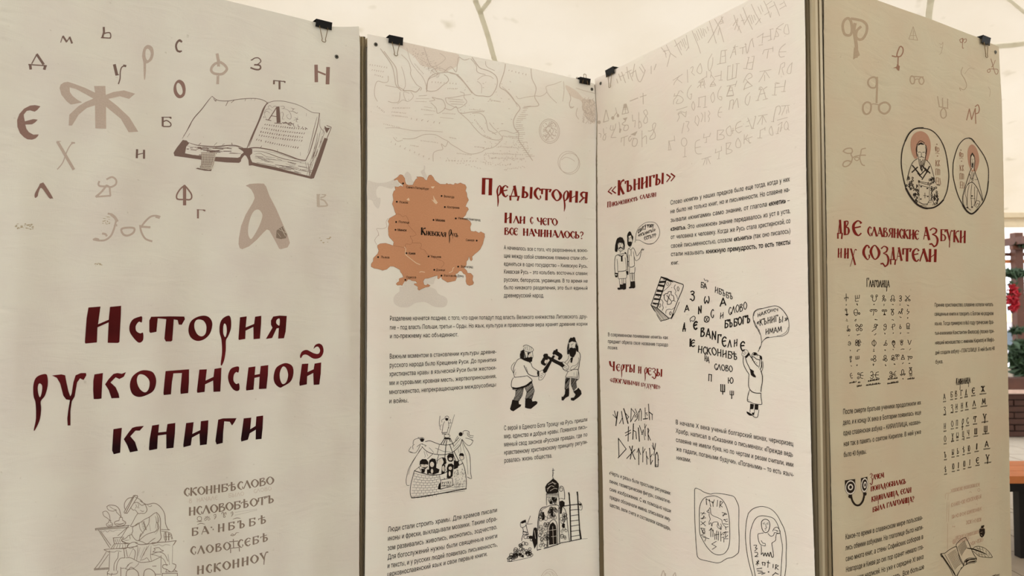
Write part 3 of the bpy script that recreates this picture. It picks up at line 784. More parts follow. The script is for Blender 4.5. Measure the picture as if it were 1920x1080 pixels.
def ustav(I, txt, base, h, weight=1.0, big=1.45, track=0.0, mono=None, rnd=None):
    """txt stretched along base; '^' marks a taller first letter, weight scales the strokes, mono sets one stroke width (share of height)"""
    base = list(base)
    if len(base) == 2: base.insert(1, ((base[0][0] + base[1][0]) / 2, (base[0][1] + base[1][1]) / 2))
    (x0, y0), (xm, ym), (x1, y1) = base; span = x1 - x0; tm = (xm - x0) / span
    cy = (ym - lerp(y0, y1, tm)) / (tm * (1 - tm)); h0, h1 = h if isinstance(h, tuple) else (h, h)
    seq = []; up = False; low = 0
    for ch in txt:
        if ch == '^': up = True; continue
        c = ch.upper()
        if c not in GL: c = ' '
        if c not in _pg: _pg[c] = parse_glyph(c)
        seq.append((c, big if up else 1.0)); up = False
    tot = sum(_pg[c][0] * m + track for c, m in seq) - track; k = span / tot; x = 0
    for c, m in seq:
        wd, st = _pg[c]
        jy = rnd.uniform(-.06, .06) if rnd else 0; jr = rnd.uniform(-.08, .08) if rnd else 0
        for closed, P in st:
            Q = []
            for gx, gy, gw in P:
                X = x + gx * m + jr * gy; t = X * k / span; hh = lerp(h0, h1, t)
                wv = (mono if mono else gw * weight) * (hh * .5 + k * .5) * (m if not mono else 1)
                Q.append((x0 + X * k, lerp(y0, y1, t) + cy * t * (1 - t) - (gy * m + jy) * hh, wv))
            I.line(Q, closed=closed)
        x += wd * m + track
# ================================================================== banner 1: title, scattered letters, open book, scribe
Q = (0, 0, 4)
I = Ink(B1, 'printed_letter', I_BRN, 0)
I.draw('''l7 455 318 470 272; l15 472 272 500 314; l8 500 314 522 280; l14 522 278 540 324;
l16 778 205 780 250; l14 778 245 768 280; s9 768 280 790 284 826 284 830 262 822 246 800 246 784 252; l7 758 283 830 287;
l9 276 408 238 478; l19 276 408 326 482; l9 214 484 350 494; l20 226 488 230 518; l20 340 492 332 520;
l22 858 486 876 562; l6 876 564 892 560; s9 936 492 912 506 902 540 900 590 888 630; l16 926 492 944 496;
s15 1360 312 1346 302 1326 322 1320 350 1330 380 1352 388; l13 1346 306 1364 314; l12 1342 386 1362 384;
l15 1220 880 1220 946; l6 1212 879 1284 879; l10 1272 880 1284 888; s9 1222 914 1250 904 1280 926 1274 948 1222 948;''', Q)
I.draw('''s8 990 450 1010 436 1040 436 1056 460 1030 484 1006 488; s12 1010 486 1046 490 1054 510 1040 522 1012 520 980 508; l8 982 452 998 444;
l7 1152 604 1240 612; l14 1155 604 1154 630; l9 1228 608 1238 620; l15 1196 606 1196 668;''', (225, 0, 4))
I.draw('''l16 1028 202 1026 264; l16 1080 206 1080 268; l7 1030 240 1078 228;''', (0, 230, 4))
I.split()
I = Ink(B1, 'printed_letter', I_BR2, 0)
I.draw('''f 303 797 262 788 225 792 180 815 145 855 128 900 130 950 150 1000 180 1030 205 1045 240 1048 268 1038 285 1020 290 1008 250 1010 215 990 198 965 190 935 240 933 262 920 283 898 250 893 187 910 180 880 178 860 200 832 225 828 260 838 280 825;''', Q)
I.draw('''g 1345 598 1378 618 1392 665 1385 712 1360 735 1330 732 1306 700 1302 655 1318 615; h 1340 622 1360 645 1370 685 1362 708 1348 712 1330 690 1322 655 1326 630;''', Q)
I.split()
I = Ink(B1, 'printed_letter', I_BR2, 1)
I.draw('''l26 1170 490 1172 612; l28 1260 508 1256 628; l13 1178 535 1240 560;''', (300, 0, 4))
I.draw('''g 318 452 330 456 395 560 388 568 368 564 312 490 290 520 282 552 262 564 262 530 290 478 300 458;
l24 1384 480 1384 616; s11 1384 470 1350 500 1326 540 1326 568 1345 576 1384 576 1420 578 1436 565 1434 535 1410 500 1384 470;
''', (0, 230, 4))
I.draw('''l14 1484 652 1484 716; l5 1476 652 1538 655; l10 1524 655 1538 662;''', (0, 230, 4))
I.split()
I = Ink(B1, 'printed_letter', I_FAD, 0)
I.draw('''f 706 645 790 645 793 712 850 690 930 678 1013 703 968 742 900 722 812 742 880 795 970 880 1037 988 965 992 905 890 795 800 796 966 715 963 712 790
 650 810 590 860 540 942 515 942 520 860 590 795 640 765 700 740 640 705 570 668 522 655 524 690 545 720 580 748 615 768 560 780 530 784 500 760 460 710 446 660 455 635 480 618 510 614 560 630 640 660 712 695;''', Q)
I.draw('''g 1117 338 1144 356 1153 400 1140 448 1108 474 1096 478 1094 530 1088 592 1080 592 1077 530 1075 470 1066 420 1076 366 1096 342; h 1110 366 1126 384 1130 410 1120 440 1105 452 1092 430 1090 396 1096 372;''', Q)
I.draw('''l22 428 405 440 470; l20 440 450 432 628; s19 436 470 410 480 388 505 384 530 400 548 430 556 468 554 496 530 500 510 480 484 452 466;''', (300, 0, 4))
I.draw('''l22 432 145 552 350; s8 556 152 530 166 500 220 470 300 430 350; l12 536 150 560 152; l5 424 140 456 140;
s14 800 425 840 408 870 430 868 462 835 482 800 478 750 476 738 460 745 440; s15 800 470 760 520 718 556; l13 720 556 828 548; l13 828 548 822 490 ;s12 800 470 815 478 826 500;
s14 810 682 838 690 870 720 862 770 850 810 830 850 790 880 740 884 700 876; s22 835 690 860 710 878 740; s14 700 878 716 870 740 876; s16 768 832 790 836 800 850 ;
l16 872 770 1060 778; s14 1060 780 1090 740 1130 705 1170 698 1200 706; l20 1170 704 1195 712; s14 1050 770 1060 820 1090 870 1140 890; l16 1060 780 1125 785;
o15 910 800 950 788 1005 792 1000 825 960 846 925 838;''', (0, 230, 4))
I.draw('''f 190 86 225 70 300 65 350 68 370 92 400 175 460 290 520 430 560 520 580 590 560 628 500 645 485 640 460 590 400 480 378 470 350 495 290 560 220 620 160 645 138 635 128 600 130 550 150 440 190 340 250 240 270 195 262 160 240 120 215 98;
h 300 295 325 315 338 350 322 410 290 480 245 550 225 545 212 505 214 440 235 360 265 308;''', (420, 330, 4.696))
I.split()
I = Ink(B1, 'printed_letter', I_FD2, 1)
I.draw('''l26 828 165 830 268; l9 815 163 895 165; s12 896 166 880 182 850 190; s14 850 205 880 215 900 240 905 262 830 268;''', (420, 330, 4.696))
I.split()
I = Ink(B1, 'dirt_patch', I_DIRT, 1, 'small brownish dirt stains on the cloth')
rr = random.Random(5)
for (x, y, a, b, c) in ((44, 425, 17, 5, 26), (183, 495, 6, 2, 7), (528, 437, 7, 5, 16), (610, 450, 12, 5, 8), (196, 413, 9, 8, 16)):
    for _ in range(c):
        px, py = x + rr.uniform(-a, a), y + rr.uniform(-b, b); I.line([(px, py), (px + rr.uniform(1, 4), py + rr.uniform(-.6, .6))], rr.uniform(.6, 2.0))
I.draw('f 0 -15 12 -14 20 -2 22 12 14 13 0 12', (517, 434, 1.05)) if False else None
I.done()
I = Ink(B1, 'worn_patch', I_GRY, 2, 'scuffed brown patch on the foot of the pale letter')
I.draw('f 462 480 500 452 520 442 555 505 545 548 500 556 458 545;', (420, 330, 4.696)); I.done()
I = Ink(B1, 'worn_scratch', I_FD2, 3); I.draw('l5 500 455 540 530; l4 480 470 545 500; l6 520 450 556 515; l3 470 500 500 540', (420, 330, 4.696)); I.done()

# the title
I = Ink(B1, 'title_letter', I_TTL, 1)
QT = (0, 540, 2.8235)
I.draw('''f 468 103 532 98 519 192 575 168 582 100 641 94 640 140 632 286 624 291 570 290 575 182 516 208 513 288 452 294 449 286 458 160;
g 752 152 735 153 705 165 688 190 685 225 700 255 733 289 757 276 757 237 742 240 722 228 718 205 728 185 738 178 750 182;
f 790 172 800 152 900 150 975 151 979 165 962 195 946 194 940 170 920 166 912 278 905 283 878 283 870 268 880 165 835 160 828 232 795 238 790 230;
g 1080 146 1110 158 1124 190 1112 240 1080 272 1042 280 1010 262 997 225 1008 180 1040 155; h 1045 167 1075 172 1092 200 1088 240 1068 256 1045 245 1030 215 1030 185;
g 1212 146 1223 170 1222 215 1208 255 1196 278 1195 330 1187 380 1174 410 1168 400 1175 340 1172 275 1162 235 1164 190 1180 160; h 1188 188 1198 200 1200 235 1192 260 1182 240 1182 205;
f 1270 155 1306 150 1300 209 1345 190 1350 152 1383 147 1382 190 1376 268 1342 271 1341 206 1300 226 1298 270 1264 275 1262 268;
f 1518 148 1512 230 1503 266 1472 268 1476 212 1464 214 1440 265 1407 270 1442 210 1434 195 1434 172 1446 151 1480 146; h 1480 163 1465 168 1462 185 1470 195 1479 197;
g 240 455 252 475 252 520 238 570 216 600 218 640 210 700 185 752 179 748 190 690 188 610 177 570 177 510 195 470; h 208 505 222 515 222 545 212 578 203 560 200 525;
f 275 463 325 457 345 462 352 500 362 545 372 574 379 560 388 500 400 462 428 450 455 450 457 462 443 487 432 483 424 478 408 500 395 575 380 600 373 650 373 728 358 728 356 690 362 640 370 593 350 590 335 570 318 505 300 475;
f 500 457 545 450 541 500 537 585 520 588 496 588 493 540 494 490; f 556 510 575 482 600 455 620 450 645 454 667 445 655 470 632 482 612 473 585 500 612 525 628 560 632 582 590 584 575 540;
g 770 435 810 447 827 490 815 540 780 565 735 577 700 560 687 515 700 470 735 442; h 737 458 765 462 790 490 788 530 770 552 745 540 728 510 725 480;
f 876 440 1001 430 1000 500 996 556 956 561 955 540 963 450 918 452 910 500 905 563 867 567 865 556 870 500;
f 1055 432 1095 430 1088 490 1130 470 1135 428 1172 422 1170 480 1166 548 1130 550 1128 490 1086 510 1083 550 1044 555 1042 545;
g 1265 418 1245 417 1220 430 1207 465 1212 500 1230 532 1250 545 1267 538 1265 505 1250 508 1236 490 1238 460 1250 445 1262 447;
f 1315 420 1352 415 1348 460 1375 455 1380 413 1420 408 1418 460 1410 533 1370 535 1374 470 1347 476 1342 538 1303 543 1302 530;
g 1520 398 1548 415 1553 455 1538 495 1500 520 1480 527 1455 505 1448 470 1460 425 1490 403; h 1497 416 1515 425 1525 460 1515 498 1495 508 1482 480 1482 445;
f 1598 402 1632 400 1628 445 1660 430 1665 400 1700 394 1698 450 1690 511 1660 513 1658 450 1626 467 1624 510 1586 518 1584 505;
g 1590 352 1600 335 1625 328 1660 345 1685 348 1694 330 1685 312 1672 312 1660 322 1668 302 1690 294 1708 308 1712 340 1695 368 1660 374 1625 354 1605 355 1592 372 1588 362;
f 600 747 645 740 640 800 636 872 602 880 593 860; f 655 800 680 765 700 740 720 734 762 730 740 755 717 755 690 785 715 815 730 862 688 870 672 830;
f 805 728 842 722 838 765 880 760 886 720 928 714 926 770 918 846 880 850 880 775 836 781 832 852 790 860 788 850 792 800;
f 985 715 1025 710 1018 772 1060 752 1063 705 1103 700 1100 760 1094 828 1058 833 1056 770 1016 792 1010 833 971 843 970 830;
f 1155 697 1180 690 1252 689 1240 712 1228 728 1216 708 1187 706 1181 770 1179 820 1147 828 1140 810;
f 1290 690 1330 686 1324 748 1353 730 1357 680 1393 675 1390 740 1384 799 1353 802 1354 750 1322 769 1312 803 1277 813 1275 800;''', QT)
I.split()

# the open book
QB = (300, 150, 4.8)
I = Ink(B1, 'open_book_drawing', I_BRN, 0, 'brown pen drawing of an open book with a decorated initial')
I.draw('''t7 200 528 240 460 300 350 370 270 430 190 468 146; t3 210 505 260 430 300 350 350 290; t4 245 515 268 480; s5 468 146 510 178 560 188 620 188 680 178 760 168 860 166 930 182 966 206;
t6 480 165 500 190 505 175; l5 612 192 592 232; l4 666 184 640 206; l3 774 166 764 190; l2 824 166 820 182; l2 858 168 850 186;
t14 966 206 930 260 890 370 830 500 780 620; t10 975 210 948 232 905 340 850 470 800 600; s4 966 206 1030 190 1100 190 1180 206 1260 232 1340 276 1380 294 1436 298;
s7 1436 298 1420 400 1380 540 1350 640 1310 726; t5 1414 330 1390 420 1366 520 1330 660; s9 780 620 840 610 900 612 1000 630 1080 654 1180 690 1250 716 1310 724; t3 1310 726 1260 720 1180 700 1060 660 950 640;
t5 840 640 920 645 1000 670 1080 700 1160 720 1250 730 1316 740; t3 850 670 900 660 960 690 1040 700; t2 850 690 920 700 1000 710; t2 900 728 980 716 1080 726 1180 740;
t9 250 560 320 584 400 594 500 600 600 590 680 590 740 610 780 634; t4 230 590 330 610 430 632 520 634 620 606 700 600 760 640;
l4 345 588 368 566; l3 486 590 512 564; l3 560 586 580 574; l5 650 590 645 566; l3 1060 650 1056 626; l4 904 610 916 592; l2 1262 650 1264 680; t3 1318 300 1316 326;
s6 1500 410 1536 424 1536 440 1500 530 1450 650 1420 740 1380 850 1360 888; t4 1440 350 1440 420 1470 460 1470 480; t3 1452 420 1430 520 1400 620 1360 760 1340 860; t3 1440 470 1420 560 1380 700;
t3 1500 430 1470 500 1440 620; t4 1420 480 1400 580 1350 740; t5 1330 740 1340 800 1350 860; t4 1310 740 1320 800;''', QB)
I.draw('''f 205 540 240 545 262 570 236 600 225 660 300 675 460 690 700 700 725 690 730 730 712 746 600 742 400 722 250 700 130 684 122 655 150 610;
f 780 612 830 620 830 660 790 700 770 680 745 640 700 610 730 612; f 1480 520 1510 530 1440 740 1385 884 1360 890 1200 850 1000 804 880 780 830 768 800 770 795 720 780 690 805 685 830 740 900 756 1040 784 1200 830 1350 866 1400 740 1460 570;
f 716 700 730 670 770 640 810 680 826 760 806 740 780 680 760 676 740 700 722 730; f 1480 412 1500 430 1530 430 1500 480 1482 440;
f 340 790 370 800 440 805 470 790 460 820 400 816 320 798;''', QB)
rb = random.Random(11)
for k in range(26):                                            # page edges
    a = rb.uniform(240, 640); y = 606 + rb.uniform(0, 70) - (a - 240) * .02
    I.line([(300 + a / 4.8, 150 + y / 4.8), (300 + (a + rb.uniform(40, 150)) / 4.8, 150 + (y + rb.uniform(-2, 8)) / 4.8)], rb.uniform(.5, 1.6))
for k in range(34):
    a = rb.uniform(850, 1300); y = 690 + (a - 850) * .16 + rb.uniform(-20, 80)
    I.line([(300 + a / 4.8, 150 + y / 4.8), (300 + (a + rb.uniform(30, 120)) / 4.8, 150 + (y + rb.uniform(8, 26)) / 4.8)], rb.uniform(.3, .9))
for k in range(20):
    t = rb.random(); a = 1340 + 110 * (1 - t) + rb.uniform(-10, 40); y = 420 + 400 * t
    I.line([(300 + a / 4.8, 150 + y / 4.8), (300 + (a - 20) / 4.8, 150 + (y + 60) / 4.8)], rb.uniform(.3, .8))
# lines of small script on the right page
for r, (xa, ya, xb, yb) in enumerate(((945, 400, 1330, 442), (920, 432, 1318, 482), (908, 466, 1300, 516), (895, 498, 1296, 548), (870, 536, 1260, 612))):
    m = 19
    for k in range(m):
        t = k / m; x = lerp(xa, xb, t); y = lerp(ya, yb, t) + 6 * math.sin(t * 3)
        if r == 4 and k == 3: continue
        a = rb.choice(((-4, 7, 4, -7), (-3, 6, 1, -7), (-5, 4, 4, -5)))
        I.draw('l%d %f %f %f %f' % (rb.choice((4, 5, 6)), x + a[0], y + a[1], x + a[2], y + a[3]), QB)
        if rb.random() < .3: I.draw('l3 %f %f %f %f' % (x - 1, y + 3, x + 5, y + 5), QB)
# initial with tendrils
I.draw('''f 1046 240 1074 238 1080 300 1084 384 1050 386 1046 300; l8 1050 245 975 362; l6 1000 322 1050 330; l6 950 355 1000 366; l6 1030 388 1096 392; l3 1060 250 1064 380;
t3 960 350 940 310 950 270 985 262 1010 280; t3 940 300 960 280 990 300; t3 950 340 930 330 935 345; t3 985 262 975 240 990 230 1010 250; t3 1010 250 1030 236 1050 240;
t3 1080 240 1110 236 1120 250 1100 258; t3 1090 256 1130 262 1160 280 1180 320 1175 350 1150 345 1140 320 1160 310; t3 1084 300 1100 290 1110 310 1100 350 1120 350;
t4 1160 280 1200 284 1230 300 1240 290; t3 1180 250 1200 262 1215 255; t3 1190 280 1200 262 1195 255; t4 1210 340 1235 350 1225 372 1240 380; t3 1200 365 1225 355 1250 352; t3 1235 350 1240 330;
l6 1100 384 1200 396; l5 1110 392 1130 378 1150 392 1175 380 1190 400; l7 1150 400 1180 408; t5 1205 390 1200 410 1215 420; t5 1240 398 1245 420 1260 420; l5 1284 420 1278 436; l5 1306 428 1326 442;''', QB)
I.done()

I = Ink(B1, 'ribbon_ground', I_RIB, 1); I.draw('f 372 655 505 650 492 720 478 800 440 808 360 796 372 740', QB); I.done()
I = Ink(B1, 'ribbon_marker', I_BRN, 2, 'chequered ribbon hanging out of the drawn book')
for k in range(9): I.draw('t4 %d 650 %d 700 %d 760 %d 806' % (372 + k * 15, 376 + k * 14, 374 + k * 13, 352 + k * 13), QB)
for k in range(10): I.draw('l4 %d %d %d %d' % (370 - (k > 7) * 12, 656 + k * 15, 500 - k * 5, 650 + k * 16), QB)
I.done()
# the scribe at his desk
QS = (140, 860, 4.5714)
I = Ink(B1, 'scribe_drawing', I_GRY, 0, 'thin pen drawing of a bearded scribe writing at a desk')
I.draw('''s7 520 312 500 340 470 400 436 466; L6 505 316 536 316 540 326 450 468 425 466 424 456; s6 505 332 460 340 430 375 426 415 436 440; s5 520 330 560 350 580 368;
s6 560 360 590 380 620 392 680 382 720 400 755 440 772 480 776 520 780 560 800 604 815 608; l5 740 606 806 610; t4 620 392 640 410 660 404 650 396;
s5 510 380 540 375 575 400 600 392 612 410 620 440 600 468 570 468 545 470 520 440 500 440 480 420; t4 520 390 530 410 515 430; t4 540 380 550 400 540 420 560 420; t5 560 440 580 452 596 448;
s5 540 470 520 500 500 540 480 580 520 574 560 548 600 520 640 500 680 470 700 462; s6 700 460 726 490 736 540 734 620 740 680 700 720 640 730 560 736 520 720;
s5 545 550 520 570 496 590 498 620 490 650 520 694 550 700 560 660 570 640; s5 640 500 636 550 620 580 580 640 560 670; s5 700 540 720 580 700 620 640 640 600 660 550 704;
s5 550 704 580 712 620 730 660 700 690 680; s4 552 548 560 600 590 640; l7 590 540 612 610; l4 575 560 600 552; l4 578 572 606 562; l4 580 585 610 576; l4 584 598 612 590; l4 590 610 616 602; l4 572 546 600 538;
t5 700 470 720 520 716 560; t4 690 490 700 540 690 600; t4 706 500 712 540 706 600; t3 720 560 700 610 680 640; t3 726 580 712 620 690 650; t4 640 560 650 620;
s5 490 650 460 660 440 680 410 690 400 700 420 720 450 726; l4 470 656 476 690; t4 410 690 440 700 470 696; s5 540 720 500 716 470 730 450 745 470 768 500 760 540 742;
l6 176 600 470 572; l5 176 610 465 588; l5 178 598 180 614; l5 462 574 390 690; l5 450 590 370 660; l5 205 612 300 764; l5 220 620 310 744; t3 225 615 240 630 260 616 280 630 300 616 330 624 360 610 400 614;
L6 330 680 420 672 400 700 440 722 470 726 440 770 310 772 340 730; l4 350 735 330 770; l4 370 735 356 770; l4 390 735 382 770; l4 412 735 410 768; l4 432 732 436 766; l5 340 730 460 728; l4 345 690 360 728; l4 362 688 378 726; l4 380 690 392 720;
s5 250 780 280 776 420 766 540 750; l5 250 780 290 800 300 790; s4 290 796 340 800 360 790 400 796; s5 270 800 220 880 170 944; s5 290 820 200 946; l7 165 944 290 936; l6 165 954 290 946; l5 300 800 294 960; l5 376 800 370 850;
s5 370 850 340 900 336 960; s5 430 850 390 856 364 900 356 960; l6 420 770 430 850; l5 440 780 452 840; t4 500 770 460 850; s5 500 770 520 800 510 860; t5 540 752 540 800 530 880 ; t5 640 740 600 800 560 880; t4 600 760 560 850; t4 620 750 590 830; t4 560 760 545 830; t4 655 745 650 830 660 880; s4 570 870 600 860 620 850 640 880; s4 650 820 700 830 760 860 790 920;
s5 440 850 480 850 540 880 580 890 660 880; t5 440 945 470 900 500 890; t5 430 945 460 905; t4 500 945 540 910 550 890; s5 430 940 460 950 480 930 510 940;
l6 660 722 800 712; l6 800 712 870 702; l5 800 640 830 660 840 690; s5 770 630 766 670 780 710; l9 780 630 784 700; l9 806 640 806 700; l5 770 670 826 668; s5 740 620 800 630 830 650 830 690; l7 870 702 846 740; s3 665 735 690 745 720 736 750 748 780 736 820 742; t5 840 740 836 900; t5 800 820 812 910; s5 670 800 690 780 680 770 720 762 740 780 760 790 720 800 670 800;
s5 660 820 720 800 770 820 800 880; s6 800 910 760 910 756 935 790 950 830 970 860 940 866 910 840 900; s5 790 950 780 970; l5 780 972 880 966; l6 850 950 880 968; L6 750 984 880 982 880 1040 750 1040; l5 740 830 740 980; l5 660 880 740 840;
l6 395 930 395 1010; l5 400 940 700 920; s6 440 1010 450 960 500 944 540 970 550 1010; s6 590 1010 600 960 640 944 680 970 695 1010; l5 690 990 740 990; s5 290 960 280 980 310 990 360 985 368 960; s5 320 980 310 1010; l5 280 970 280 1000;
s6 274 412 300 398 350 404 380 430 392 470 398 500; s5 276 414 290 440 330 450 350 440 360 460 380 480 396 500; s4 300 410 330 430 360 440; s5 240 458 270 450 296 480 304 530; s5 240 460 250 490 280 510 304 532;
l5 384 504 410 504; l5 386 504 380 530; l5 408 504 412 530; s6 380 530 346 540 344 560 370 576 410 574 436 556 432 540 412 530; t8 350 556 390 562 430 548; l4 292 532 312 530; s5 294 532 290 548 272 560 280 580 300 584 322 576 324 556 308 546 310 532; t6 282 566 300 572 322 562;''', QS)
I.done()

# lines of old script beside the scribe
I = Ink(B1, 'script_letter', I_GRY, 0)
def qs(x, y): return (140 + x / 4.5714, 860 + y / 4.5714)
ustav(I, 'СКОННБѢСЛОВО', [qs(934, 322), qs(1290, 282), qs(1708, 214)], (14.5, 14.0), 1.05)
ustav(I, 'НСЛОВОБѢОТЪ', [qs(974, 488), qs(1340, 440), qs(1716, 372)], (15, 14), 1.05)
ustav(I, 'БА·НБЪБѢ', [qs(998, 662), qs(1330, 612), qs(1650, 548)], (14.5, 14), 1.05, track=.25)
ustav(I, 'СЛОВО СЕБѢ', [qs(990, 822), qs(1330, 778), qs(1666, 700)], (14.5, 14), 1.05, track=.12)
ustav(I, 'НСКОННОУ', [qs(1044, 992), qs(1330, 944), qs(1660, 862)], (15, 15), 1.1, track=.12)
I.draw('''l8 1360 690 1362 765; l7 1325 712 1400 706; l6 1336 768 1412 760; l7 1336 768 1336 808; l7 1410 764 1412 794; t6 1334 660 1350 645 1370 655 1385 636 1408 634; l6 1340 658 1362 660;
t6 1050 566 1080 554 1118 562; t6 1354 520 1390 508 1424 512; d10 1172 588;''', QS)
I.split()
I = Ink(B1, 'small_caption', I_MAPL, 0, 'thin grey modern capitals between the old script lines')
ustav(I, 'В  НАЧАЛЕ', [qs(978, 382), qs(1226, 350)], (8, 7.5), mono=.10)
ustav(I, 'БЫЛО', [qs(1316, 334), qs(1452, 314)], (7.5, 7), mono=.10)
ustav(I, 'СЛОВО', [qs(1532, 296), qs(1688, 268)], (7, 6.5), mono=.10)
I.done()
I = Ink(B1, 'small_glyph_row', I_GRY, 0)
I.draw('''o5 1052 505 1068 494 1086 505 1084 528 1064 532 1052 522; l5 1048 540 1090 536; t4 1134 490 1136 500 1116 512 ; o4 1112 515 1124 510 1130 522 1118 530; o4 1140 508 1156 510 1158 522 1144 526; l4 1116 500 1156 500; s5 1190 485 1208 478 1210 500 1196 518; l4 1194 498 1210 498;
s5 1262 476 1262 462 1276 464 1276 500 1290 498 1280 474 1296 462 1296 480; s5 1338 466 1352 455 1356 476 1342 494; l4 1340 474 1354 474;''', QS)
rq = random.Random(2)
for a, b in ((460, 432), (486, 440)):
    x = 1374
    while x < 1560: I.draw('l2 %f %f %f %f' % (x, lerp(a, b, (x - 1374) / 190), x + 8, lerp(a, b, (x - 1366) / 190) - 1), QS); x += 12
I.done()
# ================================================================== banner 2: faint old chart, orange map, headings, text, drawings
QM = (670, 40, 4)
rm = random.Random(21)
I = Ink(B2, 'faint_map_wash', I_MPL2, 0)
I.draw('''g 330 155 420 172 640 222 760 252 750 330 700 360 640 380 560 350 480 330 420 260 330 200 230 150;
g 1560 480 1640 520 1700 580 1780 600 1784 760 1740 740 1700 690 1680 600 1600 560;''', QM)
I.split()
I = Ink(B2, 'faint_map_lines', I_MAPL, 1, 'faint brown line drawing of an old sea chart')
I.draw('''s7 172 205 220 270 262 340 280 420 290 480 330 520; s7 200 225 240 280 290 350 300 440 310 490 350 515; s9 340 520 400 520 440 530 470 500; s5 330 250 380 300 400 360 400 400 440 470 480 500 470 520;
s4 330 340 350 400 360 480 340 520; s4 370 200 400 300 440 360 490 420 515 480 520 520; s6 500 200 520 260 540 320 580 360 600 400 540 430 520 480 524 520 590 520 640 480 680 450 676 420 650 400;
s5 600 400 560 370 620 350 700 390 760 400; s7 520 530 530 440 570 400 640 385 700 385 760 410 820 480 880 550 940 560 1000 560 1040 500 1050 440 1030 400 980 370 920 350 880 300 860 270;
s6 740 400 800 460 860 540; s6 650 380 700 340 740 380 750 320 760 270 800 290 840 280; s5 620 240 660 280 600 330 560 340; s4 900 440 940 410 990 410 1020 430; s4 930 540 930 480 900 450;
s5 850 280 890 330 900 380 960 400; s4 960 300 970 340 1030 370; s7 1110 320 1100 380 1080 440 1068 492 1110 520 1150 560 1180 600 1220 650 1190 700 1170 750 1180 800 1210 840 1210 890 1250 950 1290 1010 1314 1044;
s4 1085 490 1130 530 1170 580 1200 640; s6 1302 355 1310 430 1340 500 1330 570 1360 630 1290 640 1240 650; s4 1190 560 1210 580 1260 570 1330 560 1380 560 1420 530 1416 490 1480 470 1530 450;
s4 1420 530 1450 570 1494 612; s4 1546 450 1550 520 1540 600; s6 1590 540 1600 580 1590 620 1600 650 1624 640; s5 1650 650 1640 700 1660 734; s5 1690 600 1690 660 1720 690 1750 680 1780 700; s4 1640 500 1700 520 1780 540; s5 1700 700 1740 745 1780 750;
s5 230 410 230 450 200 460 150 450 130 500 130 560 150 600; s5 210 480 260 490 320 500; s5 320 530 310 600 270 610 230 600; s4 400 530 420 560 400 590 370 600 350 560 350 530 390 540; s4 300 620 340 590 370 600;
s5 540 600 580 590 560 570 600 580 640 590 660 640 640 670 600 690 590 650 550 610; s5 660 575 720 570 800 555 850 548; s5 660 575 670 610 700 630 760 650 810 620 820 600 800 570 800 540 770 530;
l4 680 580 790 590; l4 690 600 800 606; l4 700 620 790 622; s6 650 650 700 665 740 640 760 680 790 690 860 680 950 676; s5 760 680 830 740 880 800 930 850 990 880 1060 890 1090 870;
s5 860 690 920 690 960 730 980 810 1010 830 1040 850; s4 990 760 1020 800 1050 830 1010 840; s4 1090 870 1060 830 1110 820 1170 840 1210 820; s4 1130 860 1200 870;
s5 340 880 420 880 500 850 580 850 640 880 680 900 700 920 750 950 800 980 860 996 930 980 960 960 1030 940 1090 880; s5 680 900 660 940 630 920 640 960 600 970 570 990 568 1050; s4 270 870 300 900 340 890; s4 210 800 300 800 420 820 500 820 640 830;
s4 460 560 520 556; l3 440 580 540 580; l3 430 600 520 604; l3 500 640 560 650; l3 620 720 720 730; l3 500 700 570 700;''', QM, .8)
for (x0, y0, x1, y1, nn, sz) in ((95, 325, 235, 350, 8, 9), (110, 365, 210, 380, 6, 8), (130, 400, 200, 420, 5, 8), (560, 455, 760, 470, 9, 9), (680, 505, 760, 505, 6, 7), (1135, 368, 1290, 405, 6, 9), (265, 650, 400, 650, 12, 6),
    (260, 680, 370, 690, 10, 6), (260, 706, 384, 720, 11, 6), (480, 660, 590, 676, 10, 6), (640, 690, 740, 695, 9, 6), (400, 730, 660, 770, 6, 12), (200, 770, 330, 800, 10, 6), (480, 895, 610, 912, 11, 6), (250, 905, 570, 1046, 9, 11),
    (690, 870, 745, 882, 6, 6), (950, 855, 1010, 880, 6, 6), (1090, 860, 1190, 880, 10, 6), (665, 1045, 910, 1050, 11, 9), (750, 990, 860, 1004, 11, 6), (880, 940, 960, 950, 8, 6), (995, 590, 1080, 605, 9, 6), (880, 740, 960, 840, 10, 7), (1060, 940, 1230, 950, 14, 6),
    (960, 990, 1250, 1000, 22, 6), (990, 1025, 1260, 1030, 22, 6), (400, 930, 465, 940, 6, 5), (150, 640, 210, 690, 6, 8), (1600, 640, 1620, 650, 3, 6), (840, 660, 960, 672, 10, 4), (420, 250, 600, 370, 14, 7), (430, 320, 500, 400, 10, 5)):
    for k in range(nn):
        t = k / nn; x = lerp(x0, x1, t); y = lerp(y0, y1, t); a = [rm.uniform(-.5, .5) * sz for _ in range(6)]
        I.draw('l4 %f %f %f %f %f %f' % (x + a[0] * .6, y + sz * .5 + a[1] * .3, x + a[2], y + a[3], x + a[4] * .6 + sz * .3, y - sz * .5), QM)
for _ in range(40):
    x, y = rm.uniform(760, 1180), rm.uniform(420, 840); I.draw('l3 %f %f %f %f' % (x, y, x + rm.uniform(-12, 12), y + rm.uniform(-6, 6)), QM)
for k in range(26): y = 640 + k * 15; x = 1180 + max(0, y - 880) * .55 + 60 * math.exp(-((y - 650) / 60) ** 2); I.draw('l3 %f %f %f %f' % (x + 8, y, x + 8 + rm.uniform(20, 70), y + rm.uniform(-6, 2)), QM)
for k in range(120):                          # hills along the left part
    x, y = rm.uniform(410, 620), 0; y = 230 + (x - 410) * .75 + rm.uniform(-60, 60); I.draw('l3 %f %f %f %f' % (x, y, x + rm.uniform(3, 9), y - rm.uniform(2, 8)), QM)
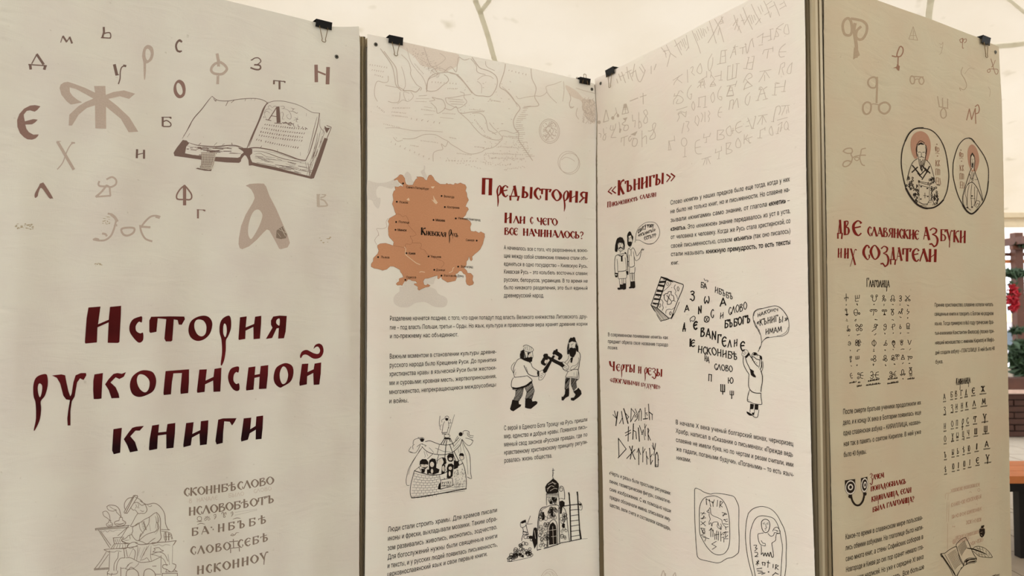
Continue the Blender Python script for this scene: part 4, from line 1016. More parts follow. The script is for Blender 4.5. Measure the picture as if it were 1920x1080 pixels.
for k in range(70):
    x = rm.uniform(1690, 1780); y = rm.uniform(570, 750); I.draw('s3 %f %f %f %f %f %f' % (x, y, x + rm.uniform(-14, 14), y + 10, x + rm.uniform(-14, 14), y + 22), QM)
for k in range(90):
    x = rm.uniform(940, 1300); y = rm.uniform(900, 1075); I.draw('l3 %f %f %f %f' % (x, y, x + rm.uniform(-9, 9), y - rm.uniform(3, 9)), QM)
I.draw('C3 0 0 1', QM) if False else None
I.draw('e4 1440 824 76 92 -8; e3 1440 824 66 80 -8; s4 1400 800 1430 790 1470 760 1490 790; s4 1390 850 1420 860 1440 820 1460 850 1490 860; s5 1430 780 1410 820 1440 850 1420 890; s4 1450 790 1470 820 1450 860 1470 880; e3 1582 1056 78 82 0; s3 1530 1040 1560 1020 1600 1030 1630 1050', QM)
for _ in range(60):
    a, r_ = rm.uniform(0, 6.3), 60 * rm.random() ** .5; x, y = 1440 + r_ * math.cos(a), 824 + r_ * 1.2 * math.sin(a); I.draw('l4 %f %f %f %f' % (x, y, x + rm.uniform(-12, 12), y + rm.uniform(-12, 12)), QM)
I.draw('e.8 1068 307 19 20 0; e.8 1030 1100 19 33 0; e.5 1030 1100 16 29 0; s.6 1022 1078 1026 1074 1032 1078 1030 1084; l.6 1034 1072 1040 1084', (0, 0, 1))
for x0, y0, x1, y1 in ((840, 300, 905, 318), (905, 305, 960, 312), (945, 318, 985, 312), (825, 296, 990, 300)):
    for k in range(12): t = k / 12; x, y = lerp(x0, x1, t), lerp(y0, y1, t) + rm.uniform(-2, 2); I.line([(x, y), (x + rm.uniform(1, 3), y + rm.uniform(-2, 2))], .8)
I.done()
QN = (690, 310, 8); QP = (690, 440, 8)
I = Ink(B2, 'map_sea', I_SEA, 0, 'pale grey seas around the orange map')
I.draw('''g 545 150 585 95 640 140 660 220 690 260 650 310 600 290 560 200; g 790 90 830 60 840 0 860 30 850 90 880 150 880 200 850 215 820 160;
g -12 245 60 245 130 262 230 262 330 240 400 200 440 240 470 300 400 320 350 350 270 330 180 310 140 340 120 400 140 480 185 490 185 570 150 650 90 590 60 530 0 515 -14 500;''', QN)
I.draw('''g 560 690 620 670 660 690 730 730 740 800 770 830 860 800 930 790 1010 820 1060 890 1150 930 1190 980 1180 1050 1140 1085 1060 1090 970 1070 880 1020 800 1010 700 1030 640 1070 580 1090 480 1086 400 1040 380 970 410 900 470 850 470 780 520 770;
g 830 680 900 660 960 640 1040 610 1000 680 980 740 920 740 850 740;''', QP)
I.done()
I = Ink(B2, 'orange_map', I_ORG, 1, 'orange printed map of an old realm')
def z8(a, y0): return [(690 + a[i] / 8, y0 + a[i + 1] / 8) for i in range(0, len(a), 2)]
top = [385, 230, 400, 205, 440, 180, 470, 145, 490, 138, 520, 150, 550, 195, 556, 240, 570, 280, 610, 300, 670, 295, 690, 250, 720, 205, 745, 195, 725, 172, 790, 172, 830, 185, 850, 215, 880, 225, 895, 180, 915, 148, 945, 145, 975, 175, 1000, 225, 1040, 255, 1080, 282,
       1160, 285, 1180, 268, 1200, 285, 1240, 280, 1260, 290, 1290, 290, 1300, 268, 1340, 280, 1385, 262, 1420, 280, 1455, 290, 1475, 330, 1460, 380, 1480, 420, 1485, 470, 1508, 520, 1480, 570, 1460, 620, 1490, 630, 1508, 660, 1480, 700, 1460, 750, 1420, 790, 1480, 810, 1530, 840, 1548, 880, 1530, 930, 1540, 985,
       1590, 995, 1610, 985, 1660, 1015, 1690, 995, 1745, 1025, 1750, 1080]
bot = [1745, 40, 1720, 140, 1680, 220, 1640, 260, 1600, 290, 1560, 330, 1565, 375, 1545, 395, 1530, 380, 1520, 340, 1510, 330, 1500, 375, 1475, 400, 1475, 450, 1440, 500, 1480, 540, 1490, 575, 1540, 580, 1575, 620, 1565, 680, 1585, 720, 1570, 750, 1520, 765, 1480, 745, 1465, 700, 1470, 650, 1460, 600, 1430, 585, 1400, 545, 1370, 545, 1340, 580, 1310, 590, 1330, 640, 1310, 690, 1270, 700, 1190, 715,
       1150, 690, 1110, 665, 1095, 630, 1060, 665, 1042, 660, 1040, 610, 960, 635, 900, 655, 850, 660, 825, 700, 840, 750, 870, 760, 890, 740, 930, 760, 915, 780, 860, 790, 800, 815, 765, 835, 745, 820, 745, 780, 690, 750, 690, 735, 735, 730, 715, 700, 645, 690, 650, 680, 600, 670, 575, 700, 545, 700, 510, 765, 490, 755, 440, 760, 418, 740, 440, 715, 465, 700, 465, 660, 490, 650, 530, 640, 510, 590, 485, 560, 480, 530, 430, 500,
       380, 475, 330, 475, 280, 520, 220, 535, 150, 515, 90, 505, 45, 480, 45, 440, 75, 400, 80, 350, 140, 290, 160, 240, 140, 190, 140, 160, 180, 135, 260, 128, 320, 145, 375, 165, 385, 110, 350, 70, 320, 40, 305, 0]
lft = [305, 1010, 300, 940, 315, 880, 298, 840, 320, 795, 400, 750, 420, 735, 400, 690, 385, 630, 362, 580, 380, 520, 368, 440, 385, 390, 412, 370, 400, 320, 450, 325, 490, 305, 520, 325, 525, 300, 510, 285, 460, 250, 440, 215]
I.fill(z8(top, 310) + z8(bot, 440) + z8(lft, 310))
I.done()
I = Ink(B2, 'map_borders', I_ORL, 3)
I.draw('''s3 415 735 470 735 520 770 560 755 590 790 610 850 600 890 640 940 720 1030 680 1060 630 1065''', QN)
I.draw('''s3 380 165 470 180 520 190 560 205 555 160 580 140 640 145 665 110 660 80 630 30 640 20; s3 665 125 740 125 790 130 800 170 780 205 850 235 870 270 900 300 1000 340 1040 370 1100 390 1140 430 1110 480 1090 500;''', QP)
I.line([q for q in z8(top, 310)], .35); I.line(z8(bot, 440), .35); I.line(z8(lft, 310), .35)
I.draw('''s3 300 795 270 850 280 920 220 950 130 950 150 1000 160 1060''', QN); I.draw('s3 160 0 100 80 130 150', QP)
I.done()
I = Ink(B2, 'map_rivers', I_RIV, 3, 'cream lakes and rivers on the orange map')
I.draw('f 940 320 1000 315 975 350 955 340; f 575 515 610 485 625 530 600 530; f 975 450 1000 500 1045 560 1020 585 990 560 950 510 985 530;', QN)
I.draw('s10 545 185 565 220 560 290 610 340 660 380 700 410 730 430 780 450; s11 770 565 800 555 850 565; s9 1215 572 1260 550 1270 510 1290 490', QP); I.done()
I = Ink(B2, 'city_name', I_BLK, 4)
for x, y in ((524, 272), (430, 547), (420, 850), (410, 968), (1102, 460), (1150, 626), (980, 820), (1314, 797)): I.draw('c %d %d 14' % (x, y), QN)
for x, y in ((575, 278), (150, 337), (906, 327), (1350, 480), (992, 528), (1100, 614), (558, 678), (1628, 90)): I.draw('c %d %d 14' % (x, y), QP)
def mp(t, x0, y0, x1, y1, q, b=False): typeset(I, t, [(q[0] + x0 / 8, q[1] + y0 / 8), (q[0] + x1 / 8, q[1] + y1 / 8)], 4.3, bold=b, gap=.2)
for a in (('Санкт-Петербург', 568, 342, 915, 372), ('Псков', 466, 570, 598, 574), ('Вологда', 1134, 480, 1292, 494), ('Кострома', 1184, 642, 1370, 654), ('Полоцк', 456, 864, 620, 874), ('Нижний Новгород', 1350, 808, 1684, 838)): mp(*a, QN)
mp('Минск', 440, 985, 578, 990, QN, True); mp('Москва', 1010, 836, 1154, 846, QN, True)
for a in (('Львов', 190, 352, 322, 358), ('Харьков', 940, 345, 1096, 350), ('Волгоград', 1390, 494, 1574, 500), ('Донецк', 1016, 545, 1156, 546), ('Ростов-на-Дону', 1134, 630, 1436, 636), ('Одесса', 570, 655, 722, 655), ('Самара', 1464, 96, 1594, 100)): mp(*a, QP)
mp('Киев', 606, 296, 710, 298, QP, True)
ustav(I, '^КИЕВСКАЯ', [(788.5, 440.0), (836.5, 444.2)], (7.8, 8.2), 1.15, big=1.7)
ustav(I, '^РУСЬ', [(839.8, 442.8), (859, 444.8)], (7, 7), 1.0, big=1.9)
I.split(1.0)

I = Ink(B2, 'heading_letter', I_RED, 1)
QH = (880, 310, 8)
def h8(x, y): return (880 + x / 8, 310 + y / 8)
ustav(I, 'П', [h8(178, 428), h8(352, 438)], 30, 1.15)
ustav(I, 'РЕ', [h8(392, 462), h8(582, 470)], 20.5, 1.15)
ustav(I, 'Д', [h8(590, 470), h8(758, 474)], 20, 1.1)
ustav(I, 'ЫСТОРИЯ', [h8(775, 482), h8(1300, 528), h8(1785, 568)], (20.5, 20), 1.15)
ustav(I, 'И', [h8(522, 858), h8(642, 864)], 18, 1.15)
ustav(I, 'ЛИ', [h8(655, 864), h8(842, 874)], 12.8, 1.15)
ustav(I, 'С', [h8(910, 876), h8(955, 878)], 12.5, 1.2)
ustav(I, 'ЧЕГО', [h8(1015, 888), h8(1322, 902)], 12.8, 1.15)
ustav(I, 'ВСЕ', [h8(520, 1040), h8(728, 1046)], 13, 1.2)
ustav(I, 'НАЧИНАЛОСЬ?', [h8(800, 1052), h8(1250, 1078), h8(1712, 1100)], (13, 12.5), 1.2)
I.split(.3)

I = Ink(B2, 'paragraph_text', I_BLK, 1, 'black sans-serif paragraphs')
def q6(x, y): return (930 + x / 7.715, 430 + y / 7.715)
for t, a, b, c in (('А начиналось все с того, что разрозненные, воюю-', (112, 290), (700, 318), (1328, 328)), ('щие между собой славянские племена стали объ-', (112, 408), (700, 430), (1328, 440)),
                ('единяться в одно государство – Киевскую Русь.', (112, 526), (700, 542), (1325, 556)), ('Киевская Русь – это колыбель восточных славян:', (112, 640), (700, 650), (1328, 662)),
                ('русских, белорусов, украинцев. В то время не', (112, 755), (700, 765), (1325, 770)), ('было никакого разделения, это был единый', (112, 868), (700, 870), (1325, 874))):
    typeset(I, t, [q6(*a), q6(*b), q6(*c)], (7.8, 6.4), gap=.34)
typeset(I, 'древнерусский народ.', [q6(112, 984), q6(692, 986)], 7.8, gap=.34)
def q7(x, y): return (710 + x / 4.571, 570 + y / 4.571)
typeset(I, 'Разделение начнется позднее, с того, что одни попадут под власть Великого княжества Литовского, дру-', [q7(94, 142), q7(950, 132), q7(1788, 122)], (8.6, 7))
typeset(I, 'гие – под власть Польши, третьи – Орды. Но язык, культура и православная вера хранят древние корни', [q7(94, 220), q7(950, 200), q7(1790, 184)], (8.6, 6.6))
typeset(I, 'и по-прежнему нас объединяют.', [q7(94, 294), q7(682, 278)], (8.6, 8))
def q8(x, y): return (715 + x / 8, 640 + y / 8)
for t, a, b in (('Важным моментом в становлении культуры древне-', (120, 260), (1725, 180)), ('русского народа было Крещение Руси. До принятия', (120, 392), (1725, 302)), ('христианства нравы в языческой Руси были жестоки-', (118, 524), (1725, 420)),
                ('ми и суровыми: кровная месть, жертвоприношения,', (118, 658), (1725, 546)), ('многоженство, непрекращающиеся междоусобицы', (116, 794), (1725, 674))):
    typeset(I, t, [q8(*a), q8((a[0] + b[0]) / 2, (a[1] + b[1]) / 2 + 6), q8(*b)], (9, 7.2))
typeset(I, 'и войны.', [q8(114, 930), q8(408, 916)], (9, 8.5))
def q9(x, y): return (930 + x / 9.6, 770 + y / 9.6)
for t, a, b in (('С верой в Единого Бога Троицу на Русь пришли', (140, 352), (1645, 188)), ('мир, единство и добрые нравы. Появился пись-', (140, 500), (1640, 318)), ('менный свод законов «Русская правда», где по', (142, 646), (1645, 458)),
                ('нравственному христианскому принципу регули-', (142, 792), (1645, 590))):
    typeset(I, t, [q9(*a), q9((a[0] + b[0]) / 2, (a[1] + b[1]) / 2 + 22), q9(*b)], (8.8, 7.4), gap=.36)
typeset(I, 'ровалась жизнь общества.', [q9(144, 940), q9(1010, 842)], (8.8, 7.8))
def q10(x, y): return (710 + x / 7.2, 930 + y / 7.2)
for t, a, b in (('Люди стали строить храмы. Для храмов писали', (120, 486), (1600, 214)), ('иконы и фрески, выкладывали мозаики. Таким обра-', (120, 606), (1600, 330)), ('зом развивались живопись, иконопись, зодчество.', (118, 736), (1600, 442)),
                ('Для богослужений нужны были священные книги', (118, 858), (1602, 562)), ('и тексты, и у русских людей появилась письменность,', (116, 976), (1604, 678))):
    typeset(I, t, [q10(*a), q10((a[0] + b[0]) / 2, (a[1] + b[1]) / 2 + 10), q10(*b)], (9.6, 8.2))
typeset(I, 'церковнославянский язык и свои первые книги.', [q10(112, 1092), q10(790, 955), q10(1468, 806)], (9.6, 8.2))
I.done()

# two men with axes
QX = (930, 620, 6.75)
I = Ink(B2, 'axe_men_drawing', I_BLK, 2, 'black pen drawing of two bearded men crossing axes')
I.draw('''s6 345 205 350 190 385 182 430 200 465 225 472 245 460 262 440 270 400 268 360 255 345 225; s5 350 240 320 260 305 300 305 340 330 360 370 380 420 395 440 390; l4 380 200 370 240; l4 400 195 392 250; l4 425 205 415 258; l4 445 215 440 262; l3 360 200 356 235;
f 305 300 330 250 350 245 356 300 350 350 390 340 400 300 395 275 440 275 400 320 410 340 445 330 460 340 455 390 430 400 380 385 310 350; s5 460 260 464 300 466 330 460 350; s4 410 285 430 280 440 290; s4 440 300 450 320 440 330;
s7 310 350 270 370 240 420 222 470 220 520 232 590; s5 300 352 320 350; s5 235 400 200 440 192 480 210 520 220 540; s7 420 400 440 410 460 460 500 490 540 512; s9 352 440 370 480 390 520 410 550 450 570 500 580 540 572;
s4 380 460 400 520; f 525 505 548 515 540 560 550 580 528 572 518 540; s7 235 590 290 585 350 578 400 570; s7 220 595 200 630 192 690 200 720; s8 200 715 260 725 320 710 380 690 430 650 455 640 445 610 400 575;
f 200 722 260 720 330 708 380 685 440 640 458 630 455 660 400 700 340 730 270 745 215 740; s6 205 740 240 750 300 745 350 730; s4 225 530 240 490; s3 245 560 250 520;
s5 550 520 580 500 600 505 616 530 620 560 590 610 560 626 540 620 540 580 548 540; s4 570 545 590 545 600 560; s4 560 565 582 570 585 585; s4 550 585 570 590 580 600; s4 590 530 612 535;
f 600 530 590 500 680 370 720 310 750 320 700 400 640 520 622 535; f 640 310 680 330 800 390 840 400 850 420 870 440 840 470 800 440 740 410 690 380 640 340;
f 595 310 610 292 640 290 655 296 660 340 640 420 620 445 600 440 570 420 566 390 590 350 600 335; f 710 290 730 250 750 245 760 230 780 235 780 262 830 295 842 320 830 350 800 375 780 360 790 330 760 310 740 300 730 310;
s5 820 400 850 395 890 420 920 460 900 500 880 510 850 480 840 460; l4 850 450 880 440; l4 860 465 895 455; l4 875 490 905 475; l4 880 500 915 490; s5 840 470 850 490 900 516 930 510;
f 915 145 925 110 945 85 960 92 985 78 1000 90 1010 130 1020 150 960 135 925 155; s5 915 150 905 200 900 250 905 300; s5 1015 140 1035 190 1040 250 1035 270; s4 925 160 925 200 930 230; s4 945 165 960 180 975 160; s3 955 180 955 200 965 200;
f 930 220 960 210 975 222 1000 215 1015 240 1010 290 985 335 960 340 935 320 925 290 920 250; f 905 180 920 160 922 300 905 300; f 1010 150 1035 200 1042 260 1020 270 1000 200;
s8 1035 260 1060 290 1066 340 1055 400 1050 450 1035 500; s5 920 310 910 360 870 400; s5 900 420 935 370 945 350; f 945 340 975 340 960 410 940 400; s5 1040 400 1030 440 990 480 940 510; s4 1045 340 1040 400 1000 440 960 450 930 500; s7 940 500 990 490 1040 492;
s6 910 515 890 560 880 590 940 585 1010 590 1030 590 1040 540 1040 500; s5 1040 500 1050 560 1045 610 1020 630; s3 1020 520 1015 580; s3 985 530 985 570;''', QX)
I.draw('''f 205 875 240 880 285 890 290 930 320 935 310 960 270 985 220 1020 190 1010 175 990 195 920;
f 370 860 400 855 450 860 460 895 500 890 525 900 520 925 490 950 440 990 400 985 365 975; f 875 740 925 730 925 800 920 830 880 850 850 885 828 880 828 835 850 835 870 800;
f 975 770 1020 745 1040 720 1075 760 1082 800 1060 830 1020 860 980 888 945 880 945 850 985 845 1005 810;''', QX)
for poly, an, gp in (([(250, 750), (345, 740), (330, 820), (290, 890), (215, 880), (245, 820)], -.9, 9), ([(365, 725), (455, 660), (485, 760), (455, 860), (370, 862), (390, 780)], -.8, 9), ([(880, 600), (935, 600), (920, 690), (920, 735), (870, 740), (875, 660)], -1.0, 8),
                     ([(950, 600), (1035, 610), (1010, 650), (1020, 720), (980, 760), (950, 690)], -1.0, 8), ([(310, 260), (350, 250), (380, 340), (400, 380), (330, 350)], 1.2, 10)):
    P = [(930 + x / 6.75, 620 + y / 6.75) for x, y in poly]; I.hatch(P, an, gp / 6.75, .95, .3); I.line(P, .7, closed=True)
I.done()
I = Ink(B2, 'axe_blade_gaps', I_WHT, 3); I.draw('f 620 370 655 372 640 400 630 420 610 400; f 735 330 770 320 785 335 780 360 740 350; f 418 290 440 285 450 325 425 330 412 310', QX); I.done()

# the walled town
QT2 = (750, 770, 6.3556)
I = Ink(B2, 'walled_town_drawing', I_BLK, 2, 'black pen drawing of people in a brick wall ring under a cloth held by angels')
I.draw('''s5 476 62 468 130 470 186; s4 492 165 480 185 476 215 490 230; l4 648 46 575 290; e5 558 85 22 22; c 556 103 18; s4 500 140 498 110 530 95; s4 578 120 600 105 596 150; s5 530 130 512 170 506 220 498 262 ; s5 575 130 580 180 570 220 560 262;
l7 496 262 562 260; l7 500 275 545 278; s4 575 150 615 145; l4 570 200 585 205; e5 560 300 34 22; l18 525 328 600 334; l8 528 335 485 400; l8 545 335 515 400; l8 560 335 548 400; l8 580 335 600 370; l8 600 335 640 420; l8 548 400 530 600; l8 590 400 680 650; l5 440 520 470 400 ;
s7 300 370 350 358 400 375 470 400 550 408 620 395 660 365 700 320; s7 258 425 300 470 350 500 430 520 520 524 600 505 640 485 690 440 720 400 738 340; s4 345 440 380 475 400 500; s4 420 445 460 460 520 485 600 490; s4 630 440 680 380 720 330; s3 640 460 700 400;
e6 262 340 24 20; c 262 350 22; s5 155 400 165 350 215 330 240 340; s5 170 400 150 420 155 460; s5 200 430 240 400 270 395; s5 130 430 105 475 125 495 180 503 210 470 240 410; s5 265 400 310 415 295 425; l6 120 490 150 500; s4 220 330 215 318 240 322;
c 722 280 24; s5 755 280 750 250 780 236 820 250 822 290 875 300; s5 800 260 810 300 850 322 870 315; s5 740 345 790 400 826 415 855 390 862 350 780 325; l5 850 350 872 356; s5 690 300 660 350 680 355;
s5 262 440 220 500 180 560 140 620 100 700 76 800 72 850 84 890 112 888; s3 240 460 200 530 160 600 120 680 100 760; s3 285 480 300 540 290 560; s3 310 490 330 540; s6 740 350 770 420 810 480 830 540 838 640 840 740 850 808 800 790; s3 740 380 760 460 790 560 800 640 810 760; s3 715 400 725 470 715 510; s3 690 450 700 500;
l6 390 515 325 575; l6 460 530 436 600; l8 640 480 700 600; 
s7 170 715 150 790 128 880 120 960 126 1010 140 1040; s11 135 1038 250 1028 400 1002 560 972 700 945 790 930; s7 745 620 770 690 785 780 790 860 785 930; s9 170 715 250 740 330 760 420 765 500 755 560 725; s6 640 690 690 660 745 625; s5 170 715 230 670 250 660;
f 232 640 236 600 262 577 310 577 336 610 336 640 315 648 330 670 300 695 262 680 240 660; f 342 630 350 590 380 567 420 575 434 620 430 680 470 700 460 740 400 760 340 745 345 690;
s6 440 630 450 590 500 560 540 570 548 610 540 640; f 500 560 540 570 546 620 520 660 500 660 520 610; f 560 540 580 515 620 510 640 530 634 590 615 610 580 605 566 585; f 556 680 575 635 615 628 640 650 634 700 625 780 590 810 556 800 560 740;
f 700 540 712 508 745 505 762 525 758 545 720 535; e5 735 560 26 26; e5 712 618 30 26; s8 640 590 680 620 700 640 660 690; s5 560 620 520 640 545 720; f 640 600 700 600 690 680 640 700; f 500 640 540 650 530 740 490 760; s5 220 670 240 700 260 740; f 250 690 300 695 290 740 262 740; f 320 700 350 700 340 755 322 752;
l7 484 826 620 800; l7 620 800 632 890; l7 632 890 480 938; l7 484 826 480 938; f 480 850 482 940 448 935 460 880; l6 470 770 478 826; l6 525 800 530 820;''', QT2)
I.draw('''l5 500 850 500 880; l5 500 850 514 855 502 868; l5 522 850 530 866 540 846; l5 530 866 524 880; l5 560 842 550 858 560 872; l5 570 842 572 870; l5 584 840 574 856 586 868; l5 596 870 602 838 608 866; l4 500 890 500 912 500 890 516 888 516 910; l5 526 905 528 886 540 888 530 898; l5 548 905 552 884 556 903; l5 566 884 566 902 576 895 566 890; l5 584 900 590 880 600 898''', QT2)
for r in range(9):                                            # brick courses of the drawn wall
    def cy_(x): t = (x - 150) / 640; return 740 + r * 31 + 40 * math.sin(min(1, max(0, (x - 150) / 400)) * 3.1) * (1 - r / 9) - 55 * t * (.3 + r / 9) + r * 4
    xs = list(range(170 - r * 5, 470, 20)); I.draw('s3 ' + ' '.join('%d %.1f' % (x, cy_(x)) for x in xs), QT2)
    x = 170 + (r % 2) * 22
    while x < 465: I.draw('l3 %d %.1f %d %.1f' % (x, cy_(x), x - 2, cy_(x) + 26), QT2); x += 44
    if r > 4:
        xs = list(range(470, 790, 20)); I.draw('s3 ' + ' '.join('%d %.1f' % (x, cy_(x)) for x in xs), QT2)
for k in range(75):
    x = rm.uniform(645, 780); y = rm.uniform(700, 920) - (x - 640) * .1; I.draw('l3 %f %f %f %f' % (x, y, x + rm.uniform(-5, 5), y + 16), QT2)
I.done()
I = Ink(B2, 'drawn_face', I_WHT, 3); I.draw('E 285 660 36 18; E 262 645 22 6; E 310 645 14 6; E 380 640 24 32; E 480 610 22 34; E 600 575 22 18; E 598 685 20 20; E 735 560 20 20; E 380 720 14 28; E 515 690 14 36; E 590 750 12 30', QT2); I.split()
I = Ink(B2, 'face_marks', I_BLK, 4); I.draw('l4 272 655 300 655; s4 268 668 285 676 302 668; l4 370 635 378 632; s3 372 655 382 660 392 654; l4 470 600 478 596; l3 585 572 612 570; s3 590 590 600 594 610 588; l4 590 685 610 683; l3 380 695 380 745; l3 515 660 512 720', QT2); I.done()

# church under construction
QC = (930, 870, 5.143)
I = Ink(B2, 'church_drawing', I_BLK, 2, 'black pen drawing of a stone church being built with a ladder')
I.draw('''l5 549 40 549 110; l5 541 62 564 60; l4 545 82 556 88; s5 549 95 545 120 552 140; f 478 260 474 220 490 190 520 165 549 138 580 160 604 190 606 225 600 262 590 280 540 285 490 285;
s5 486 285 486 340 488 400; s5 600 262 606 330 610 400; l4 490 310 600 305; l4 490 322 600 318; s7 400 640 405 540 420 460 440 425 470 414 488 414; s4 410 640 414 540 430 470 450 436 480 424; s6 488 414 520 400 560 395 600 400 610 430;
l8 605 420 612 760; s6 500 800 498 620 512 570 550 535 580 560 590 620 592 780; f 510 780 510 620 522 580 548 560 574 590 582 630 584 770; l8 395 830 500 805; l8 500 805 620 765; l7 620 760 720 745; l6 490 700 492 800; l5 400 640 395 830;
f 530 430 545 425 552 500 540 512 530 500; f 444 470 462 460 468 530 450 545 442 530; f 612 360 640 352 662 370 660 410 640 412 632 480 615 480; s6 640 410 665 440 680 500 690 600 700 680 708 745; s5 625 330 660 340; s6 612 240 620 215 645 222 660 280 660 340; e5 626 246 15 18; s4 600 340 620 330;
l14 700 275 706 300; l12 705 300 714 420; l12 712 420 722 740; l14 782 268 786 300; l12 786 300 794 440; l11 794 440 806 640; l16 806 640 818 720; l9 660 405 720 395; l9 720 395 820 385; l6 714 445 796 436; l6 716 500 798 488; l6 718 550 800 540; l6 720 600 804 586; l6 722 650 808 636; l6 724 700 812 684; l8 724 742 820 722; l3 820 722 880 718;
s4 800 360 826 390 826 440 800 440; s4 820 400 810 420; f 800 380 826 385 820 400 800 400; l5 330 500 300 580; l4 300 580 350 575; s5 238 560 234 590 246 612 280 600 290 570 270 545 240 560; f 238 568 260 545 285 535 290 560 250 575; s6 255 612 262 640 258 670; s6 290 590 300 640 310 680 290 670; l9 258 650 300 660; s6 262 680 250 710 246 740; l6 258 676 310 682;
f 358 640 362 618 380 610 395 620 398 700 400 760 380 800 370 820 360 780 345 730 352 690; f 310 700 350 690 350 720 320 720; s4 110 905 120 940 180 932 260 915 340 896; s5 103 910 120 925; l5 110 940 160 936; f 636 580 650 570 665 580 660 612 640 612 632 600;''', QC)
for k in range(46):
    t = rm.random(); x = lerp(125, 345, t); yb = 925 - (x - 125) * .12; yt = lerp(905, 700, min(1, t * 1.5)); y = rm.uniform(yt, yb); r_ = rm.uniform(11, 19)
    I.draw('e5 %f %f %f %f %f' % (x, y, r_, r_ * rm.uniform(.7, 1.1), rm.uniform(-40, 40)), QC)
for k in range(9): x = rm.uniform(190, 330); y = 890 - abs(x - 250) * .2 + rm.uniform(-30, 10); I.draw('E %f %f 14 9 %f' % (x, y, rm.uniform(-40, 40)), QC)
for (x0, y0, x1, y1, m) in ((412, 450, 500, 810, 30), (500, 420, 600, 540, 20), (495, 330, 600, 400, 14), (616, 480, 690, 760, 18), (490, 560, 512, 800, 8)):
    for k in range(m): x, y = rm.uniform(x0 + 8, x1 - 8), rm.uniform(y0 + 10, y1 - 14) - (x0 + x1 - 900) * .02; I.draw('e4 %f %f %f %f %f' % (x, y, rm.uniform(9, 16), rm.uniform(12, 20), rm.uniform(-20, 20)), QC)
for k in range(14): x = 490 + k * 8; I.draw('l4 %d 285 %d 300' % (x, x + 3), QC)
for k in range(5): I.draw('E %f %f 8 16 10' % (rm.uniform(500, 590), rm.uniform(330, 380)), QC)
I.done()
I = Ink(B2, 'drawn_highlight', I_WHT, 3)
I.draw('l3 512 640 582 630; l3 530 700 580 694; l3 545 600 552 770; s3 500 200 540 180 580 190; s3 490 240 530 210 560 220; s3 520 260 560 235 590 240; s3 495 262 500 240 520 220; s3 540 170 570 200; l3 370 640 380 720', QC); I.split()
# ================================================================== banner 3
I = Ink(B3, 'carved_mark', I_CAR, 0)
Q1 = (1110, 120, 5.4); Q2 = (1240, 0, 6.4); Q3 = (1240, 150, 6.3533)
I.draw('''l7 250 150 262 195; l7 270 100 295 170; l6 280 130 330 110; l7 300 80 340 190; l6 340 90 400 60; l7 352 30 372 150; l6 372 70 412 170; l6 390 100 440 70; l7 432 0 410 130; s7 440 60 460 150 490 180 520 120 540 60; l6 480 30 520 90; l6 500 0 540 70; l6 600 20 600 100; l7 650 0 630 60''', Q1)
I.draw('''l7 0 570 60 650; l6 20 620 90 600; l7 60 540 110 640 180 690; l7 110 640 70 800; l6 40 600 60 690; l7 160 480 200 570 245 660; l6 160 560 230 500; l6 210 520 240 600; l6 230 490 262 560; l6 250 470 290 580; l6 270 460 300 540; l7 300 420 330 580; l6 300 610 330 560;
l7 370 370 410 470 440 540 472 640; l6 400 400 440 490; l6 420 370 460 480; l6 440 350 490 460; l6 470 340 500 430; l6 500 340 520 440; l6 520 350 545 400; l6 550 320 570 370; l7 575 250 620 380 660 520; l7 560 515 630 400 680 300 740 200; l7 640 230 700 330 750 505; l6 680 420 700 330; l6 690 270 745 250; l6 700 290 745 270; l6 720 200 745 280;
l7 870 180 900 270 960 395; l7 860 310 920 220; l6 920 240 880 360; l6 940 310 920 370; l6 950 170 1000 300; l6 960 250 1000 240; l7 980 90 1030 220 1095 355; l7 1000 280 1060 180; l6 1060 200 1090 290; l6 1080 180 1110 270; l6 1110 180 1130 240; l7 1080 50 1130 160 1195 275; l7 1130 300 1190 220; l6 1160 80 1200 170; l6 1190 60 1220 140; l7 1230 10 1270 90 1310 210;
l6 1260 60 1330 10; l6 1290 100 1360 60; l7 1350 20 1390 110 1420 190; l6 1420 60 1470 30; l6 1420 110 1490 70; l6 1470 10 1500 80; l5 1240 180 1300 140; l5 1320 150 1310 210''', Q2)
I.split()
I = Ink(B3, 'carved_letter', I_CAR, 0)
